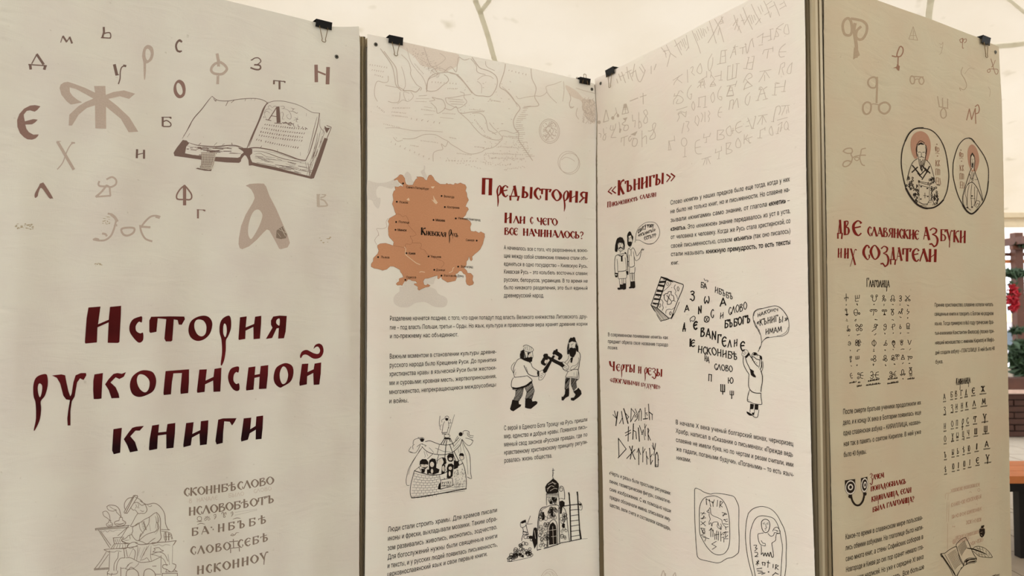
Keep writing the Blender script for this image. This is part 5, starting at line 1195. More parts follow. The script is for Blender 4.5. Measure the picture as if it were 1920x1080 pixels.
I.draw('''l6 140 965 255 890; s6 215 910 190 950 160 990 150 1020; l6 190 950 250 995; l6 312 835 318 990; s6 350 820 380 800 375 850 365 870 400 905; s6 470 760 440 810 430 860 470 885 488 840 470 760; s6 610 645 570 720 560 800 580 850 612 780 620 690; s7 590 850 600 880 590 930;
l6 670 772 775 750; l7 720 610 705 765; l6 720 610 790 600; l6 725 680 770 670; l6 770 670 770 750; l7 765 605 768 670; s6 825 700 850 640 880 560 890 540; l7 880 560 895 660; l5 860 570 920 555; l5 850 630 890 620; s6 940 580 1010 560; s7 980 570 975 650; s7 1010 520 1030 640 1070 500 1100 460; l7 1090 465 1110 565; l6 1000 530 1025 535;
l6 1150 450 1230 400; l6 1220 400 1210 520; l6 1170 545 1220 535; l6 1210 450 1310 430; l7 1310 350 1315 480; l6 1280 490 1330 470; l6 1300 355 1345 345; s6 1350 480 1370 420 1390 340 1470 280; s6 1360 440 1410 430 1380 370; l6 1380 340 1440 360; s6 1500 290 1475 350 1480 400 1530 405 1525 340 1515 290;
l6 450 980 540 920; l6 545 855 545 930; s6 500 940 480 1000 465 1024; l6 510 950 525 1020; l6 600 900 640 950 590 1020; l6 640 920 720 900; l6 720 850 715 965; l6 690 965 735 960; l6 590 1020 650 1010; l6 800 790 790 960; l6 860 770 850 950; l6 790 965 900 930; l7 910 770 895 935; l5 895 765 940 762; l5 800 795 835 790;
l7 1050 690 1020 820; l7 1115 680 1090 830; l6 985 822 1035 825; l6 1045 832 1095 832; l5 1035 690 1060 688; l5 1085 680 1120 672; l6 1030 760 1100 745; l6 1215 650 1235 600 1340 580; l7 1285 600 1270 700; l6 1340 560 1340 620; s7 1490 525 1430 580 1412 640 1430 685 1480 675; l6 1410 625 1500 620;
l6 1180 860 1320 835; s6 1245 850 1210 920 1170 985; l6 1250 860 1300 935; l6 1240 900 1240 970; l6 1435 770 1410 895; s6 1440 770 1480 750 1475 800 1450 820 1470 900; s6 1575 750 1530 800 1510 870 1550 880 1560 820 1570 750; s6 985 990 1010 930 1040 890 1070 880 1090 920 1040 950; l6 1010 950 1080 1020; l6 1370 990 1420 1000; l6 1490 960 1480 1024;''', Q2)
I.draw('''l6 150 200 160 160; s6 215 130 180 200 150 240 145 290; s6 160 190 220 190 262 230 240 270 180 280 200 230; l6 230 125 262 155; s6 360 60 320 120 310 190 350 230 362 170; l6 345 170 365 165; l6 430 90 460 60; l7 465 20 470 90; l6 500 30 520 100; l6 440 30 510 20; l6 480 60 510 60; l6 610 30 580 80; l6 580 80 650 65; l6 620 20 650 65;
l6 780 75 890 50; l6 900 10 880 80; l6 830 70 780 190; l6 780 190 862 180; l6 840 80 862 180; l6 800 130 850 125; s6 985 120 1000 60 1030 20; l6 980 110 1085 70; l6 1020 20 1085 70; l6 1160 120 1190 90; e5 1185 100 20 18; l7 1190 110 1150 240; l7 1260 80 1215 110 1250 230; l6 1125 248 1165 240; l6 1210 238 1270 220; l6 1180 170 1240 155; l7 1360 50 1350 180; l6 1320 180 1375 180; l6 1350 45 1410 40; l6 1350 90 1470 75; l7 1480 10 1460 140; l6 1430 140 1480 135;
l6 180 360 310 318; s6 240 370 200 400 215 440 190 495; l6 200 410 250 380 290 390; l6 235 390 285 440; l6 290 440 300 370; s6 380 255 362 310 385 362 400 310 380 255; l7 450 210 445 320; l7 525 190 520 325; l6 440 215 530 190; l6 430 322 470 320; l6 500 330 545 322; s6 620 145 590 200 610 268 636 220 620 145; s6 715 75 680 140 675 210 715 240 718 200 690 200;
l6 775 195 860 188; l7 820 70 780 190; s7 820 250 815 300 805 355; s7 820 250 860 240 850 345; l6 860 300 900 220; l7 905 220 920 330; s6 1055 150 1010 200 1000 270 1030 300 1050 250 1060 190; s6 700 330 680 380 680 430 710 445; l6 680 390 725 380; s6 720 320 700 330; l6 410 430 400 500 435 548; s6 425 420 450 470 435 545; s6 475 390 495 430 475 500; l6 520 380 520 500; s6 560 365 580 400 560 430 575 460 560 500;
l6 270 510 245 635; s6 290 495 330 500 310 550 330 590 315 615; l6 80 835 120 830; l6 90 720 115 830; l6 95 730 160 715; l6 155 665 160 730; l6 90 730 90 835; e6 272 740 34 50 0; l6 282 800 280 915; l6 258 918 300 912; s6 460 710 410 740 405 840 430 880 480 878; l6 405 810 470 795;
l6 500 690 580 670; l6 510 640 505 690; l6 590 630 575 670; l6 540 690 535 745; l5 515 748 545 742; l6 480 945 595 910; l6 530 930 500 1015; l6 545 935 540 1005; l6 555 930 585 1000; l6 640 870 720 840; l6 650 820 645 870; l6 715 790 718 840; l6 690 860 685 935; l5 665 942 700 935;
l7 670 600 665 715; l6 670 600 745 595; s6 745 600 700 650 690 650; s6 690 650 745 660 740 700 665 715; l7 775 750 775 885; l6 770 755 830 745; s6 830 750 800 810 780 820; s6 790 820 845 840 820 870 775 885; s6 820 545 775 590 790 655 830 660 835 600 820 545; l6 855 570 850 640; l6 830 610 870 600; s7 950 490 900 520 885 590 920 630 955 610; l6 885 580 965 548;
s6 915 690 890 740 895 800 940 800 945 750 915 690; l6 990 650 985 760; l6 990 710 1085 675; l6 1030 650 1000 700 1060 750; s6 1040 700 1050 750 1070 745; l7 1030 450 1080 580; l7 1125 435 1090 580; l6 1005 555 1050 545; l6 1070 580 1105 575; l5 1110 435 1130 430; l6 1020 500 1050 480; l6 1155 430 1265 410; l6 1205 425 1145 530; l6 1210 430 1200 530; l6 1215 430 1250 505;
l7 1180 600 1175 690; l6 1145 692 1200 690; l6 1180 600 1235 575; l6 1235 560 1235 600; s6 1310 550 1285 600 1300 650 1330 655 1325 600 1310 550; s7 1370 320 1345 420 1335 500; l5 1310 495 1345 498; s7 1370 320 1410 310 1420 360 1400 415; l6 1430 310 1530 300; l6 1480 310 1435 420; l6 1500 350 1490 400; l6 1510 310 1520 390;
l6 1380 480 1505 445; l7 1400 560 1385 640; l6 1390 540 1440 500; l6 1365 642 1400 638; l6 1440 500 1415 620 1440 560; s6 1490 490 1465 540 1475 590 1510 580 1510 520 1490 490; l6 1500 570 1525 600;''', Q3)
I.split()
I = Ink(B3, 'carved_symbol', I_CAR, 0)
Q4 = (1040, 170, 6.6207)
I.draw('''E 552 392 20 22; l8 605 395 636 240; l8 640 240 672 360; l8 672 370 608 392; E 722 340 20 22; l6 755 210 770 270; l7 770 270 730 330; l7 770 270 790 320; E 786 310 15 22; f 860 165 890 160 905 210 850 225; l8 862 170 838 295; l8 890 165 918 275; l8 838 292 918 275; l6 845 240 905 225; l6 880 200 880 280;
l10 935 130 1035 90; l8 1060 80 1140 55; l8 1098 30 1100 168; s7 550 530 575 540 570 580; s7 605 470 612 530 635 560 625 610 600 605 610 560 640 530; s7 700 430 690 480 720 490 750 470 760 410; s6 725 430 725 480; l7 745 480 700 580; l7 700 582 765 580; l7 800 390 810 460; f 805 460 830 480 815 525 800 520;
f 845 345 905 330 880 380; s8 880 380 850 400 840 420 870 430; s8 870 430 910 430 915 470 890 495 858 490 865 450 880 430; l7 965 300 970 380; s7 970 380 1000 370 1000 400 995 455; l7 1045 270 1045 470; s7 1045 470 1080 440 1060 380 1048 400; s7 1135 235 1105 260 1130 310 1150 340 1150 390 1120 405 1105 380 1130 320 1155 280 1135 235;
l7 830 590 825 640; l7 825 590 910 560; l7 865 575 862 685; f 940 545 1030 500 1000 560; s8 950 560 920 590 930 630 960 590; s8 970 590 1020 600 1025 650 1000 690 965 680 970 620 990 590; l7 1085 495 1085 700; s7 1085 600 1130 560 1140 590 1140 660; s7 1240 400 1215 430 1220 480 1190 500 1160 500; s7 1220 480 1250 540 1240 590 1185 605 1190 570 1220 530 1255 420 1240 400;''', Q4)
I.split()

I = Ink(B3, 'heading_letter', I_RED, 1)
def a8(x, y): return (1120 + x / 8, 310 + y / 8)
ustav(I, '«', [a8(150, 458), a8(290, 430)], 17, .95)
ustav(I, 'К', [a8(305, 450), a8(410, 425)], 27, 1.1)
ustav(I, 'ЪНИГЫ', [a8(415, 405), a8(1010, 268)], (20.5, 19.5), 1.1)
ustav(I, '»', [a8(1025, 258), a8(1172, 232)], 17.5, 1.0)
ustav(I, 'П', [a8(148, 632), a8(205, 622)], 10.5, 1.1)
ustav(I, 'ИСЬМЕННОСТЬ', [a8(215, 616), a8(420, 572), a8(610, 525)], (7.8, 7.2), 1.15)
ustav(I, 'СЛАВЯН', [a8(640, 512), a8(885, 466)], (7.8, 7.6), 1.15)
def b7(x, y): return (1130 + x / 7.2, 600 + y / 7.2)
ustav(I, 'Ч', [b7(92, 680), b7(168, 686)], 17, 1.1)
ustav(I, 'ЕРТЫ', [b7(182, 684), b7(442, 710)], (12.5, 14.5), 1.1)
ustav(I, 'И', [b7(480, 716), b7(525, 722)], 12.5, 1.0)
ustav(I, 'РЕЗЫ', [b7(555, 730), b7(812, 766)], 13.5, 1.1)
ustav(I, '«ПОГАНЫМИ', [b7(98, 838), b7(498, 890)], (9.2, 7.2), 1.1)
ustav(I, 'БУДУЧИ»', [b7(518, 896), b7(780, 938)], (6.8, 8), 1.05)
I.split(.3)

I = Ink(B3, 'paragraph_text', I_BLK, 1, 'black sans-serif paragraphs, some words bold')
def c5(x, y): return (1240 + x / 5.685, 320 + y / 5.685)
for t, a, b, dy in (('Слово «книги» у наших предков было еще тогда, когда у них', (96, 364), (1370, 112), 4), ('не было не только книг, но и письменности.  Но славяне на-', (96, 458), (1370, 222), 0), ('зывали «книгами» само знание, от глагола **«кнети»** –', (98, 550), (1370, 336), 6),
                ('**«знать».** Это «книжное» знание передавалось из уст в уста,', (98, 642), (1376, 450), 12), ('от человека к человеку. Когда же Русь стала христианской, со', (100, 730), (1378, 556), 12), ('своей письменностью, словом **«кънигы»** (так оно писалось)', (102, 824), (1378, 664), 12),
                ('стали называть **книжную премудрость**, то есть тексты', (102, 912), (1380, 782), 12)):
    typeset(I, t, [c5(*a), c5((a[0] + b[0]) / 2, (a[1] + b[1]) / 2 + dy), c5(*b)], (8.2, 9.2), gap=.36)
typeset(I, 'книг.', [c5(104, 1006), c5(188, 998)], 8)
for t, a, b in (('В современном понимании «книга» как', (70, 218), (884, 260)), ('предмет обрела свое название гораздо', (70, 310), (886, 358))): typeset(I, t, [b7(*a), b7(*b)], (6.8, 6.8))
typeset(I, 'позже.', [b7(70, 392), b7(208, 400)], 6.6)
def d7(x, y): return (1250 + x / 7.385, 770 + y / 7.385)
for t, a, b, dy in (('В начале X века ученый болгарский монах, черноризец', (124, 186), (1755, 492), 0), ('Храбр, написал в «Сказании о письменах»: «Прежде ведь', (126, 305), (1755, 640), 0), ('славяне не имели букв, но по чертам и резам считали, ими', (128, 430), (1758, 782), 0), ('же гадали, погаными будучи». «Погаными» – то есть языч-', (132, 555), (1762, 920), 0)):
    typeset(I, t, [d7(*a), d7((a[0] + b[0]) / 2, (a[1] + b[1]) / 2 + dy), d7(*b)], (8.4, 9.4), gap=.36)
typeset(I, 'никами.', [d7(134, 675), d7(338, 716)], 8.4)
def e7(x, y): return (1130 + x / 7.714, 870 + y / 7.714)
for t, a, b in (('«Черты и резы» были простыми рисунками:', (96, 150), (985, 452)), ('линии, геометрические фигуры, схематиче-', (98, 270), (985, 575)), ('ские изображения. С их помощью наши', (100, 385), (990, 708)), ('предки обозначали имена, описывали иму-', (102, 500), (988, 830)), ('щество, вели счета и составляли календарь.', (104, 610), (990, 965))):
    typeset(I, t, [e7(*a), e7((a[0] + b[0]) / 2, (a[1] + b[1]) / 2 - 4), e7(*b)], (7.2, 7.4))
I.done()

QG = (1130, 405, 7.2)
I = Ink(B3, 'two_peasants_drawing', I_BLK, 2, 'black pen drawing of two bearded peasants and a speech bubble')
I.draw('''f 165 470 170 400 185 330 200 300 235 283 270 292 295 340 302 400 295 450 280 462 285 400 270 365 225 360 205 380 208 430 200 480 180 488; s6 205 380 210 440 240 476 270 460 278 400; d9 222 378 258 376; s4 240 385 236 412 246 412; f 215 430 245 416 275 432 270 445 245 432 225 450; s4 236 456 248 460 256 455;
s6 240 478 240 500; s7 205 530 220 520 290 505 310 492 325 520; f 300 485 315 490 325 515 300 510; f 205 525 260 535 300 515 270 545 230 545; f 248 540 270 545 272 615 250 615; s7 205 522 175 545 165 600 163 680 170 760; s5 195 580 203 650 205 745; s8 325 520 335 570 338 650 340 735; s5 305 560 318 640 320 730;
s8 208 748 250 748 300 740 325 728; s6 212 755 208 800 215 845 250 845 320 838 325 800 320 745; s7 165 765 170 800 180 825 200 815 205 770; f 170 765 205 770 200 790 170 785; f 172 800 200 800 190 830 178 828; f 322 740 348 745 350 790 335 800 328 780; s5 225 850 232 920; s5 262 850 265 930; s5 285 845 282 920; s5 312 845 315 910;
f 232 922 262 925 275 925 275 910 318 908 318 985 290 998 270 990 215 998 200 985 205 965 232 968;
f 332 260 345 225 365 205 385 220 395 250 415 280 410 330 395 310 385 260 355 270 345 300 350 345 385 345 400 360 390 400 370 415 350 405 335 380; s5 350 290 350 340; d8 355 300 378 294; s4 366 300 364 325 372 326; s5 402 300 402 360;
s5 370 415 375 430; s6 345 450 360 435 375 458 400 440 410 428 430 450; l5 385 460 385 540; s6 345 455 340 520 340 600 350 680; s5 360 520 358 600 362 690; s6 430 450 445 490 465 540 500 500 515 480; s5 415 480 425 540 440 590 460 602 500 570 515 510 530 480; s5 515 480 530 450 540 435; s7 520 470 535 455 560 445; l5 540 465 560 455;
l5 425 540 432 670; s8 362 690 400 690 430 672; s6 365 700 362 770 400 770 432 765 438 690; l5 370 775 378 880; l5 395 775 398 870; l5 408 775 412 870; l5 430 770 432 870; f 375 882 400 885 412 880 438 878 442 960 425 978 400 975 360 980 355 965 375 950; E 345 615 9 8;
s5 436 355 446 320 450 260 470 190 520 130 580 92 640 80 710 92 755 150 772 220 755 290 710 350 660 378 600 378 540 350 500 328 450 325; s6 560 362 620 380 690 368;''', QG)
ustav(I, 'СПАТ,У', [(1130 + 475 / 7.2, 405 + 240 / 7.2), (1130 + 590 / 7.2, 405 + 155 / 7.2)], 6.5, mono=.17)
ustav(I, 'ТОБУ', [(1130 + 600 / 7.2, 405 + 155 / 7.2), (1130 + 692 / 7.2, 405 + 150 / 7.2)], 5.5, mono=.2)
ustav(I, '«КЪНИГЫ»', [(1130 + 480 / 7.2, 405 + 285 / 7.2), (1130 + 715 / 7.2, 405 + 200 / 7.2)], 5.2, mono=.17)
ustav(I, 'ЕСТЬ???', [(1130 + 560 / 7.2, 405 + 325 / 7.2), (1130 + 722 / 7.2, 405 + 282 / 7.2)], 6.5, mono=.15)
I.done()

QK = (1200, 500, 6.3533)
I = Ink(B3, 'bound_book_drawing', I_BLK, 2, 'black pen drawing of a closed bound book')
I.draw('''l9 255 118 132 460; l12 318 145 205 490; l10 318 145 515 212; s8 515 212 518 235 500 290 440 430 375 610; f 250 115 325 135 380 165 400 190 330 165 260 135; f 238 172 312 165 308 190 232 198; f 228 208 300 222 288 246 218 232; f 205 270 284 285 274 305 200 300; f 190 320 262 330 256 350 180 345; f 170 372 240 380 232 400 165 395; l7 135 460 205 488; f 155 425 220 435 216 450 150 445;
l6 275 150 300 155; l6 215 350 232 365; l5 160 440 200 460; l8 135 462 250 650; l6 145 468 262 640; l5 160 474 285 636; l5 172 480 300 632; l5 185 486 320 626; l5 200 490 340 620; l7 205 490 345 612; l8 250 652 270 640 300 636 340 624; l9 340 615 378 612 400 560; l5 375 625 420 540 470 420;
s5 320 160 370 190 340 240 285 290; o4 330 188 345 200 335 225 318 215; s5 425 215 408 250 430 290 420 320 440 350 450 385; o5 455 238 468 262 455 290 445 262; s7 290 340 310 320 330 322 340 300 370 300 375 335 400 350 405 400 380 410 370 440 330 450 325 420 300 400 290 370 290 340; l6 275 335 292 348; l5 372 290 378 305; l5 402 400 425 418; l8 320 340 370 405; l8 355 330 328 415;
s5 225 400 250 390 275 420 270 460 280 490 262 525; o6 238 440 250 460 238 485 226 462; s5 310 560 315 520 350 505 380 510 415 485; o6 365 535 376 550 365 575 352 560; d6 380 250 312 482;''', QK)
I.done()
I = Ink(B3, 'drawn_letter', I_BLK, 2)
def k6(x, y): return (1200 + x / 6.3533, 500 + y / 6.3533)
def wd(t, x0, y0, x1, y1, h, m=.15, **k): ustav(I, t, [k6(x0, y0), k6(x1, y1)], h, mono=m, rnd=random.Random(len(t)), **k)
wd('БА', 722, 252, 800, 262, 10.5); I.draw('s6 765 140 775 165 800 160 812 170 800 185', QK)
wd('ИБЪБЪ', 890, 305, 1112, 400, 11, .13); wd('З', 595, 362, 655, 372, 12.5, .16); wd('Ѡ', 760, 435, 830, 430, 13, .15); wd('А', 950, 470, 1030, 455, 15, .15); wd('А', 528, 540, 590, 520, 12, .15)
wd('N', 690, 565, 740, 545, 14, .18); wd('С', 838, 608, 880, 600, 15, .12); wd('И', 950, 618, 1000, 608, 11, .12); wd('СЛОВО', 1052, 580, 1278, 505, 13.5, .12); wd('БЪБОГЪ', 1005, 738, 1320, 660, 14.5, .17)
wd('Д', 508, 745, 548, 740, 12.5, .2); wd('Є'.replace('Є', 'Е'), 632, 745, 685, 738, 14, .22); I.draw('s8 605 660 600 620 640 590 660 610 640 650 612 640; s10 768 625 775 600 800 592 824 606 822 645 795 662 770 650 768 625; s8 780 600 800 640 815 655; s8 815 600 790 640 775 655', QK)
wd('В', 715, 830, 775, 825, 16, .17); wd('А', 785, 828, 845, 850, 17, .15); wd('N', 850, 862, 915, 868, 16, .15); wd('Г', 915, 905, 970, 905, 16, .15); wd('Е', 970, 940, 1030, 945, 17.5, .15); wd('Л', 1045, 958, 1095, 955, 14, .15); wd('Н', 1115, 955, 1165, 940, 13, .15); wd('Е', 1190, 990, 1250, 1000, 17, .16)
wd('Н', 592, 950, 610, 948, 15, .16); wd('Е', 600, 950, 655, 945, 12, .17)
wd('НСКОНИБѢ', 685, 1020, 1170, 1110, 13.5, .14)
def m37(x, y): return (1270 + x / 3.7236, 510 + y / 3.7236)
def w3(t, x0, y0, x1, y1, h, m=.14): ustav(I, t, [m37(x0, y0), m37(x1, y1)], h, mono=m)
w3('НА', 190, 618, 225, 636, 11); w3('СЛОВО', 258, 680, 388, 698, 11); w3('П', 215, 760, 245, 765, 13); w3('Ю', 352, 778, 396, 778, 11); w3('Щ', 300, 835, 338, 838, 14, .16); w3('Ш', 365, 858, 400, 860, 8); w3('I', 374, 885, 388, 885, 15, .14)
I.split(.3)
QJ = (1380, 640, 7.2)
I = Ink(B3, 'shouting_man_drawing', I_BLK, 2, 'black pen drawing of a man reaching up and his speech bubble')
I.draw('''s8 100 215 98 260 105 310 130 370 165 425 178 445; s8 178 445 172 520 172 600 190 650; s9 130 225 150 290 180 350 200 400; s10 175 155 195 200 220 235 260 300 300 340; s10 340 400 358 470 356 560 345 620 338 680;
s11 190 650 220 680 270 698 335 700; s8 185 660 165 720 155 790 165 812 200 820 240 840 300 850 345 852 352 830 340 760 338 700; f 195 370 245 400 240 430 270 470 270 490 235 480 205 455 195 410;
s5 90 140 80 180 100 205 130 200 160 170 165 140 140 112 110 120; s4 95 170 120 150; s4 100 190 130 165 140 150; s4 110 130 130 150; f 120 215 175 150 185 185 140 228;
s8 222 225 216 190 235 155 270 155 300 185 320 190 345 205 352 240 340 262; s7 240 170 280 180 290 200; s9 222 205 250 215 280 240 330 250; s7 230 235 228 260; f 245 150 290 165 270 190 232 190; d8 258 272 282 292; s6 320 250 322 300 310 360; s9 345 265 345 330 330 380; s6 362 270 368 330 355 390 340 398 325 370; s5 352 280 352 360; f 320 190 345 200 350 250 325 240;
f 195 840 245 850 235 915 190 918; f 255 850 305 855 300 925 252 920; l6 190 920 192 960; l6 250 920 250 970; l6 312 925 300 990; f 145 945 170 955 220 985 215 1005 180 1000 148 970; f 215 965 250 960 245 1000 225 990; s8 215 985 240 1015 275 1030 295 1015 300 985; l5 160 780 180 800;''', QJ)
QV = (1380, 560, 8.309)
I.draw('''s7 345 825 380 760 400 690 395 620 380 540 340 480 300 420 272 330 270 260 290 200 350 160 430 150 500 130 600 112 660 122 720 165 780 240 815 310 828 400 825 480 800 540 720 585 640 590 560 600 480 615 430 650 400 690;
s6 280 270 300 200 380 165 440 150; s9 430 150 520 128 610 112 680 135 740 190; s7 740 190 800 280 825 360; s5 305 420 350 500 375 560; s8 280 340 330 440 370 500; s5 820 440 780 520 700 570 640 580; s12 385 740 365 780; s9 440 640 480 605 520 600''', QV)
def v8(x, y): return (1380 + x / 8.309, 560 + y / 8.309)
def w8(t, x0, y0, x1, y1, h, m=.14): ustav(I, t, [v8(x0, y0), v8(x1, y1)], h, mono=m)
w8('НАКО', 335, 290, 540, 212, 6.8); w8('НЕЧ', 540, 205, 660, 196, 5.5); w8('«', 325, 410, 365, 400, 7, .18); w8('КЪНИГ', 365, 425, 660, 350, 12, .12); w8('Ы', 665, 378, 745, 362, 11, .12); w8('»', 760, 352, 805, 340, 7, .22); w8('ИМАМ', 458, 560, 722, 512, 10.5, .12)
I.done()

I = Ink(B3, 'printed_rune', I_BLK, 2)
I.draw('''l13 205 228 180 420; l9 160 218 190 330; l8 138 268 185 318; l10 255 222 282 398; l8 270 310 226 392; l14 285 186 300 230 345 392; l8 300 240 355 300 330 330; l8 388 182 380 370; l8 388 190 440 250 378 372; l8 440 190 470 260 440 290; l9 475 270 470 320 434 362; l7 432 300 468 300;
l8 490 350 492 230 510 188; l8 510 188 525 230 522 352; l6 478 236 510 228; l7 575 175 578 320; l12 548 330 610 322; l8 575 250 605 245; l7 590 262 612 280; l9 620 125 635 340; l12 625 230 675 270; l7 670 260 672 340;
l10 350 430 346 630; l10 305 518 382 478; l10 308 555 384 512; l12 418 390 408 605; l10 412 480 450 500 458 600; l12 484 445 498 632; l8 498 415 540 540 ; l8 552 470 530 540; l6 552 480 570 612; l7 568 392 580 560; l6 575 450 592 405; l8 612 450 618 618; l9 612 452 628 480 612 530; l8 612 530 650 618;
l10 215 585 222 840; l9 215 590 320 735; l11 318 735 210 855; l11 362 695 440 875; l11 405 690 375 872; l10 438 740 326 862; l10 488 720 490 948; l9 465 780 488 722 514 810; l8 545 705 543 912; l8 545 790 575 730; l8 590 765 600 945; l8 592 820 618 870; l10 634 720 652 945; l8 650 840 672 800; l9 650 940 678 885; l9 716 655 694 820; l9 680 650 694 740; l6 668 680 690 740; l12 735 775 712 820 712 970; l9 735 775 750 830 752 965; l12 710 972 752 970; l8 720 950 750 950; l6 750 860 760 885''', (1130, 740, 7.2))
I.split(.2)
I = Ink(B3, 'rune_stones_drawing', I_BLK, 2, 'two outlined rune stones with an animal and a figure')
I.draw('''s6 135 110 150 92 200 110 230 130 280 150 320 158 350 150 420 152 500 165 575 185 610 240 632 300 634 400 632 520 638 650 632 800 610 835 560 870 510 880 470 900 430 925 380 932 300 915 230 900 190 885 165 850 155 750 145 600 138 450 135 300 135 110;
o6 370 180 440 215 490 290 520 400 530 520 532 660 520 750 495 800 460 832 400 843 340 820 280 760 230 680 195 600 190 480 190 330 210 250 250 200 310 182; 
s6 740 375 790 325 860 300 920 300 1000 330 1060 390 1110 480 1150 570 1168 700 1165 850 1165 960 1150 1085; s6 740 375 720 460 710 560 708 650 720 780 745 920 790 1085; s6 820 1085 800 980 780 860 762 720 762 600 780 520 810 450 850 412 900 402 960 410 1020 430 1060 480 1090 560 1110 660 1125 760 1115 900 1105 1085;
l7 265 210 272 280; l7 265 210 312 240 300 215 318 300; l6 340 240 345 300; l6 320 240 345 262 358 220; l6 395 225 388 300; l7 425 235 418 310; l6 425 240 455 250 425 285 450 305; s5 290 345 310 310 315 340 320 380 350 405 400 425 440 450 450 490 475 520; s5 290 345 275 350 285 365 300 360 300 400 312 440 300 470 300 500 320 480 330 520 340 480 380 470 400 480 390 520 420 550 425 520 430 560 440 530 430 490; s5 400 480 410 520; s4 285 335 300 345;
l6 205 370 260 380; l6 215 395 245 360; l6 205 430 262 425; l6 215 440 250 405; l6 230 440 240 400; l6 205 465 262 515; l6 260 465 205 505; l6 205 540 255 550; o6 225 570 245 560 250 590 228 595; l6 255 600 210 620 262 640; l6 225 640 300 660; l6 250 690 265 650; l6 205 540 240 600;
l7 300 570 325 540 345 580; l6 320 545 318 640; l6 345 560 342 640; l6 365 600 362 670; l6 385 570 382 670; l6 405 580 402 680; l6 360 620 412 610; l6 430 580 432 690; l6 430 620 455 600; l6 440 650 465 640 465 700; l7 380 690 330 720 380 750 335 780;
l6 445 365 495 380; l6 450 395 500 385; l6 455 410 480 370; l6 460 450 510 440; l6 470 440 490 470 510 460; l6 460 490 515 500; l6 485 530 515 525; l6 480 520 490 560; l6 455 590 515 585; l6 460 620 480 580; l6 490 580 480 640; l6 470 660 515 660; l6 480 650 510 620;
o7 935 440 975 465 982 520 965 575 930 592 900 560 888 500 895 460; s5 905 490 925 480; s5 945 488 968 482; l4 910 498 928 495; l4 950 500 968 496; s5 938 495 940 530 950 530; s6 925 548 945 545; s5 930 560 940 565; s6 912 595 870 602 850 610 850 650 862 700 885 730 930 742; s6 885 680 905 710 930 715 932 742; s6 885 740 888 790 885 840; s6 960 600 990 630 1020 625 1035 590; s6 1015 575 1030 545 1060 530 1080 545 1098 575 1090 600 1060 605 1050 640 1045 680 1010 705 1005 720 1015 780 1025 850 1015 870; l5 1030 560 1080 575; l6 1040 590 1085 600; l4 1055 570 1070 580;
s8 885 840 905 820 915 855 930 820 945 858 960 820 975 860 990 812 1005 865 1020 868; s7 800 735 835 735 820 765 840 770 810 800; s7 810 815 840 815 845 840 815 860 850 860; l7 825 950 860 910; l7 830 915 860 945; l7 840 960 850 900; l8 895 925 905 960; l8 895 925 930 930 925 965; l8 950 925 985 935; l7 965 905 960 985; l7 1020 945 1018 990; l8 1050 950 1045 1005; l7 1050 950 1080 965 1050 985 1080 1010;
l8 835 1000 895 990; l8 840 1020 900 1030; l8 850 1050 910 1040; l9 890 1060 930 1045; d12 968 1034; l8 1010 1075 1050 1040; l8 1045 1045 1080 1060;''', (1280, 900, 6))
I.done()
I = Ink(B3, 'faint_lower_print', I_MAPL, 0, 'pale tip of a print running off below'); I.draw('s2 1240 1080 1244 1070 1248 1084; l2 1248 1075 1248 1095; s2 1262 1080 1266 1074 1268 1084', (0, 0, 1)); I.done()
# ================================================================== banner 4
I4 = ink_mat('ink_dark_umber', (44, 34, 26))
QA = (1540, 0, 5.4); QE = (1560, 130, 5.4)
I = Ink(B4, 'faded_glyph', I_G4)
I.draw('''o26 270 185 230 210 215 270 235 345 290 355 310 300 300 220; s26 300 190 345 195 420 215 460 260 455 330 420 390 380 400 350 370 360 310 400 270; s34 340 240 330 300 345 400 355 480 350 580; f 330 480 370 500 390 560 320 605;''', QA)
I.draw('''o17 410 80 370 105 365 150 395 185 440 180 450 120 440 85; s20 455 80 455 180 450 340; o18 345 335 315 365 315 420 345 455 385 430 395 370 380 340; o20 540 335 480 360 480 420 530 450 575 420 585 370; s10 385 360 420 350 470 360;
o13 800 70 790 110 805 145 830 140 835 100 825 75; l12 800 72 925 78; o13 905 78 880 110 890 145 915 150 930 115; s10 830 130 850 100 880 100;
l10 1068 275 1085 375; l10 1118 290 1120 385; l10 1170 300 1170 390; l10 1080 378 1175 395; o12 1125 395 1100 430 1105 480 1130 495 1155 470 1150 420;
s13 110 830 140 805 190 800 205 830 190 860 205 900 180 960 140 985 110 975 120 940 160 925 200 940; s12 110 830 150 850 200 850; s12 200 900 240 880 300 870 340 870; s12 340 800 300 810 290 850 280 900 300 960 330 975; o9 250 890 275 905 250 925 225 905;''', QE)
I.split(.6)
I = Ink(B4, 'worn_glyph', I_G5)
I.draw('''s12 790 480 770 530 765 570 800 570 825 530 825 490 805 470 788 480; s12 715 565 750 575 775 575 775 640 780 700; f 720 690 760 675 765 650 795 670 788 718 770 712 755 690;
s7 1400 400 1410 430 1435 420 1430 390 1405 400; s7 1430 385 1428 480 1440 488; s7 1440 400 1465 395 1465 420 1445 435; s6 1715 595 1730 640 1745 700 1765 750 1785 740 1785 705 1755 700 1700 700 1680 715 1690 735 1710 720 1700 695; s6 1760 610 1740 660 1720 680;''', QA)
I.draw('''l10 1362 515 1390 400; l10 1390 400 1412 510; l10 1412 510 1450 395; s10 1450 395 1452 480 1455 550; s10 1448 380 1475 360 1490 400 1480 440 1450 450''', QE)
I.split(.6)
I = Ink(B4, 'pale_glyph', I_G4)
I.draw('''l6 928 270 885 395; l7 928 270 975 410; l6 885 395 975 408; l5 930 310 930 400; l5 895 360 955 360; s5 1195 440 1215 450 1230 430 1225 480 1200 480; s5 1225 480 1210 540 1190 550; s7 1430 680 1415 740 1450 800 1470 870 1440 910 1400 890 1410 920; s4 1450 750 1500 690 1550 700; s4 1690 880 1710 920 1700 980''', QA)
I.split(1.5)

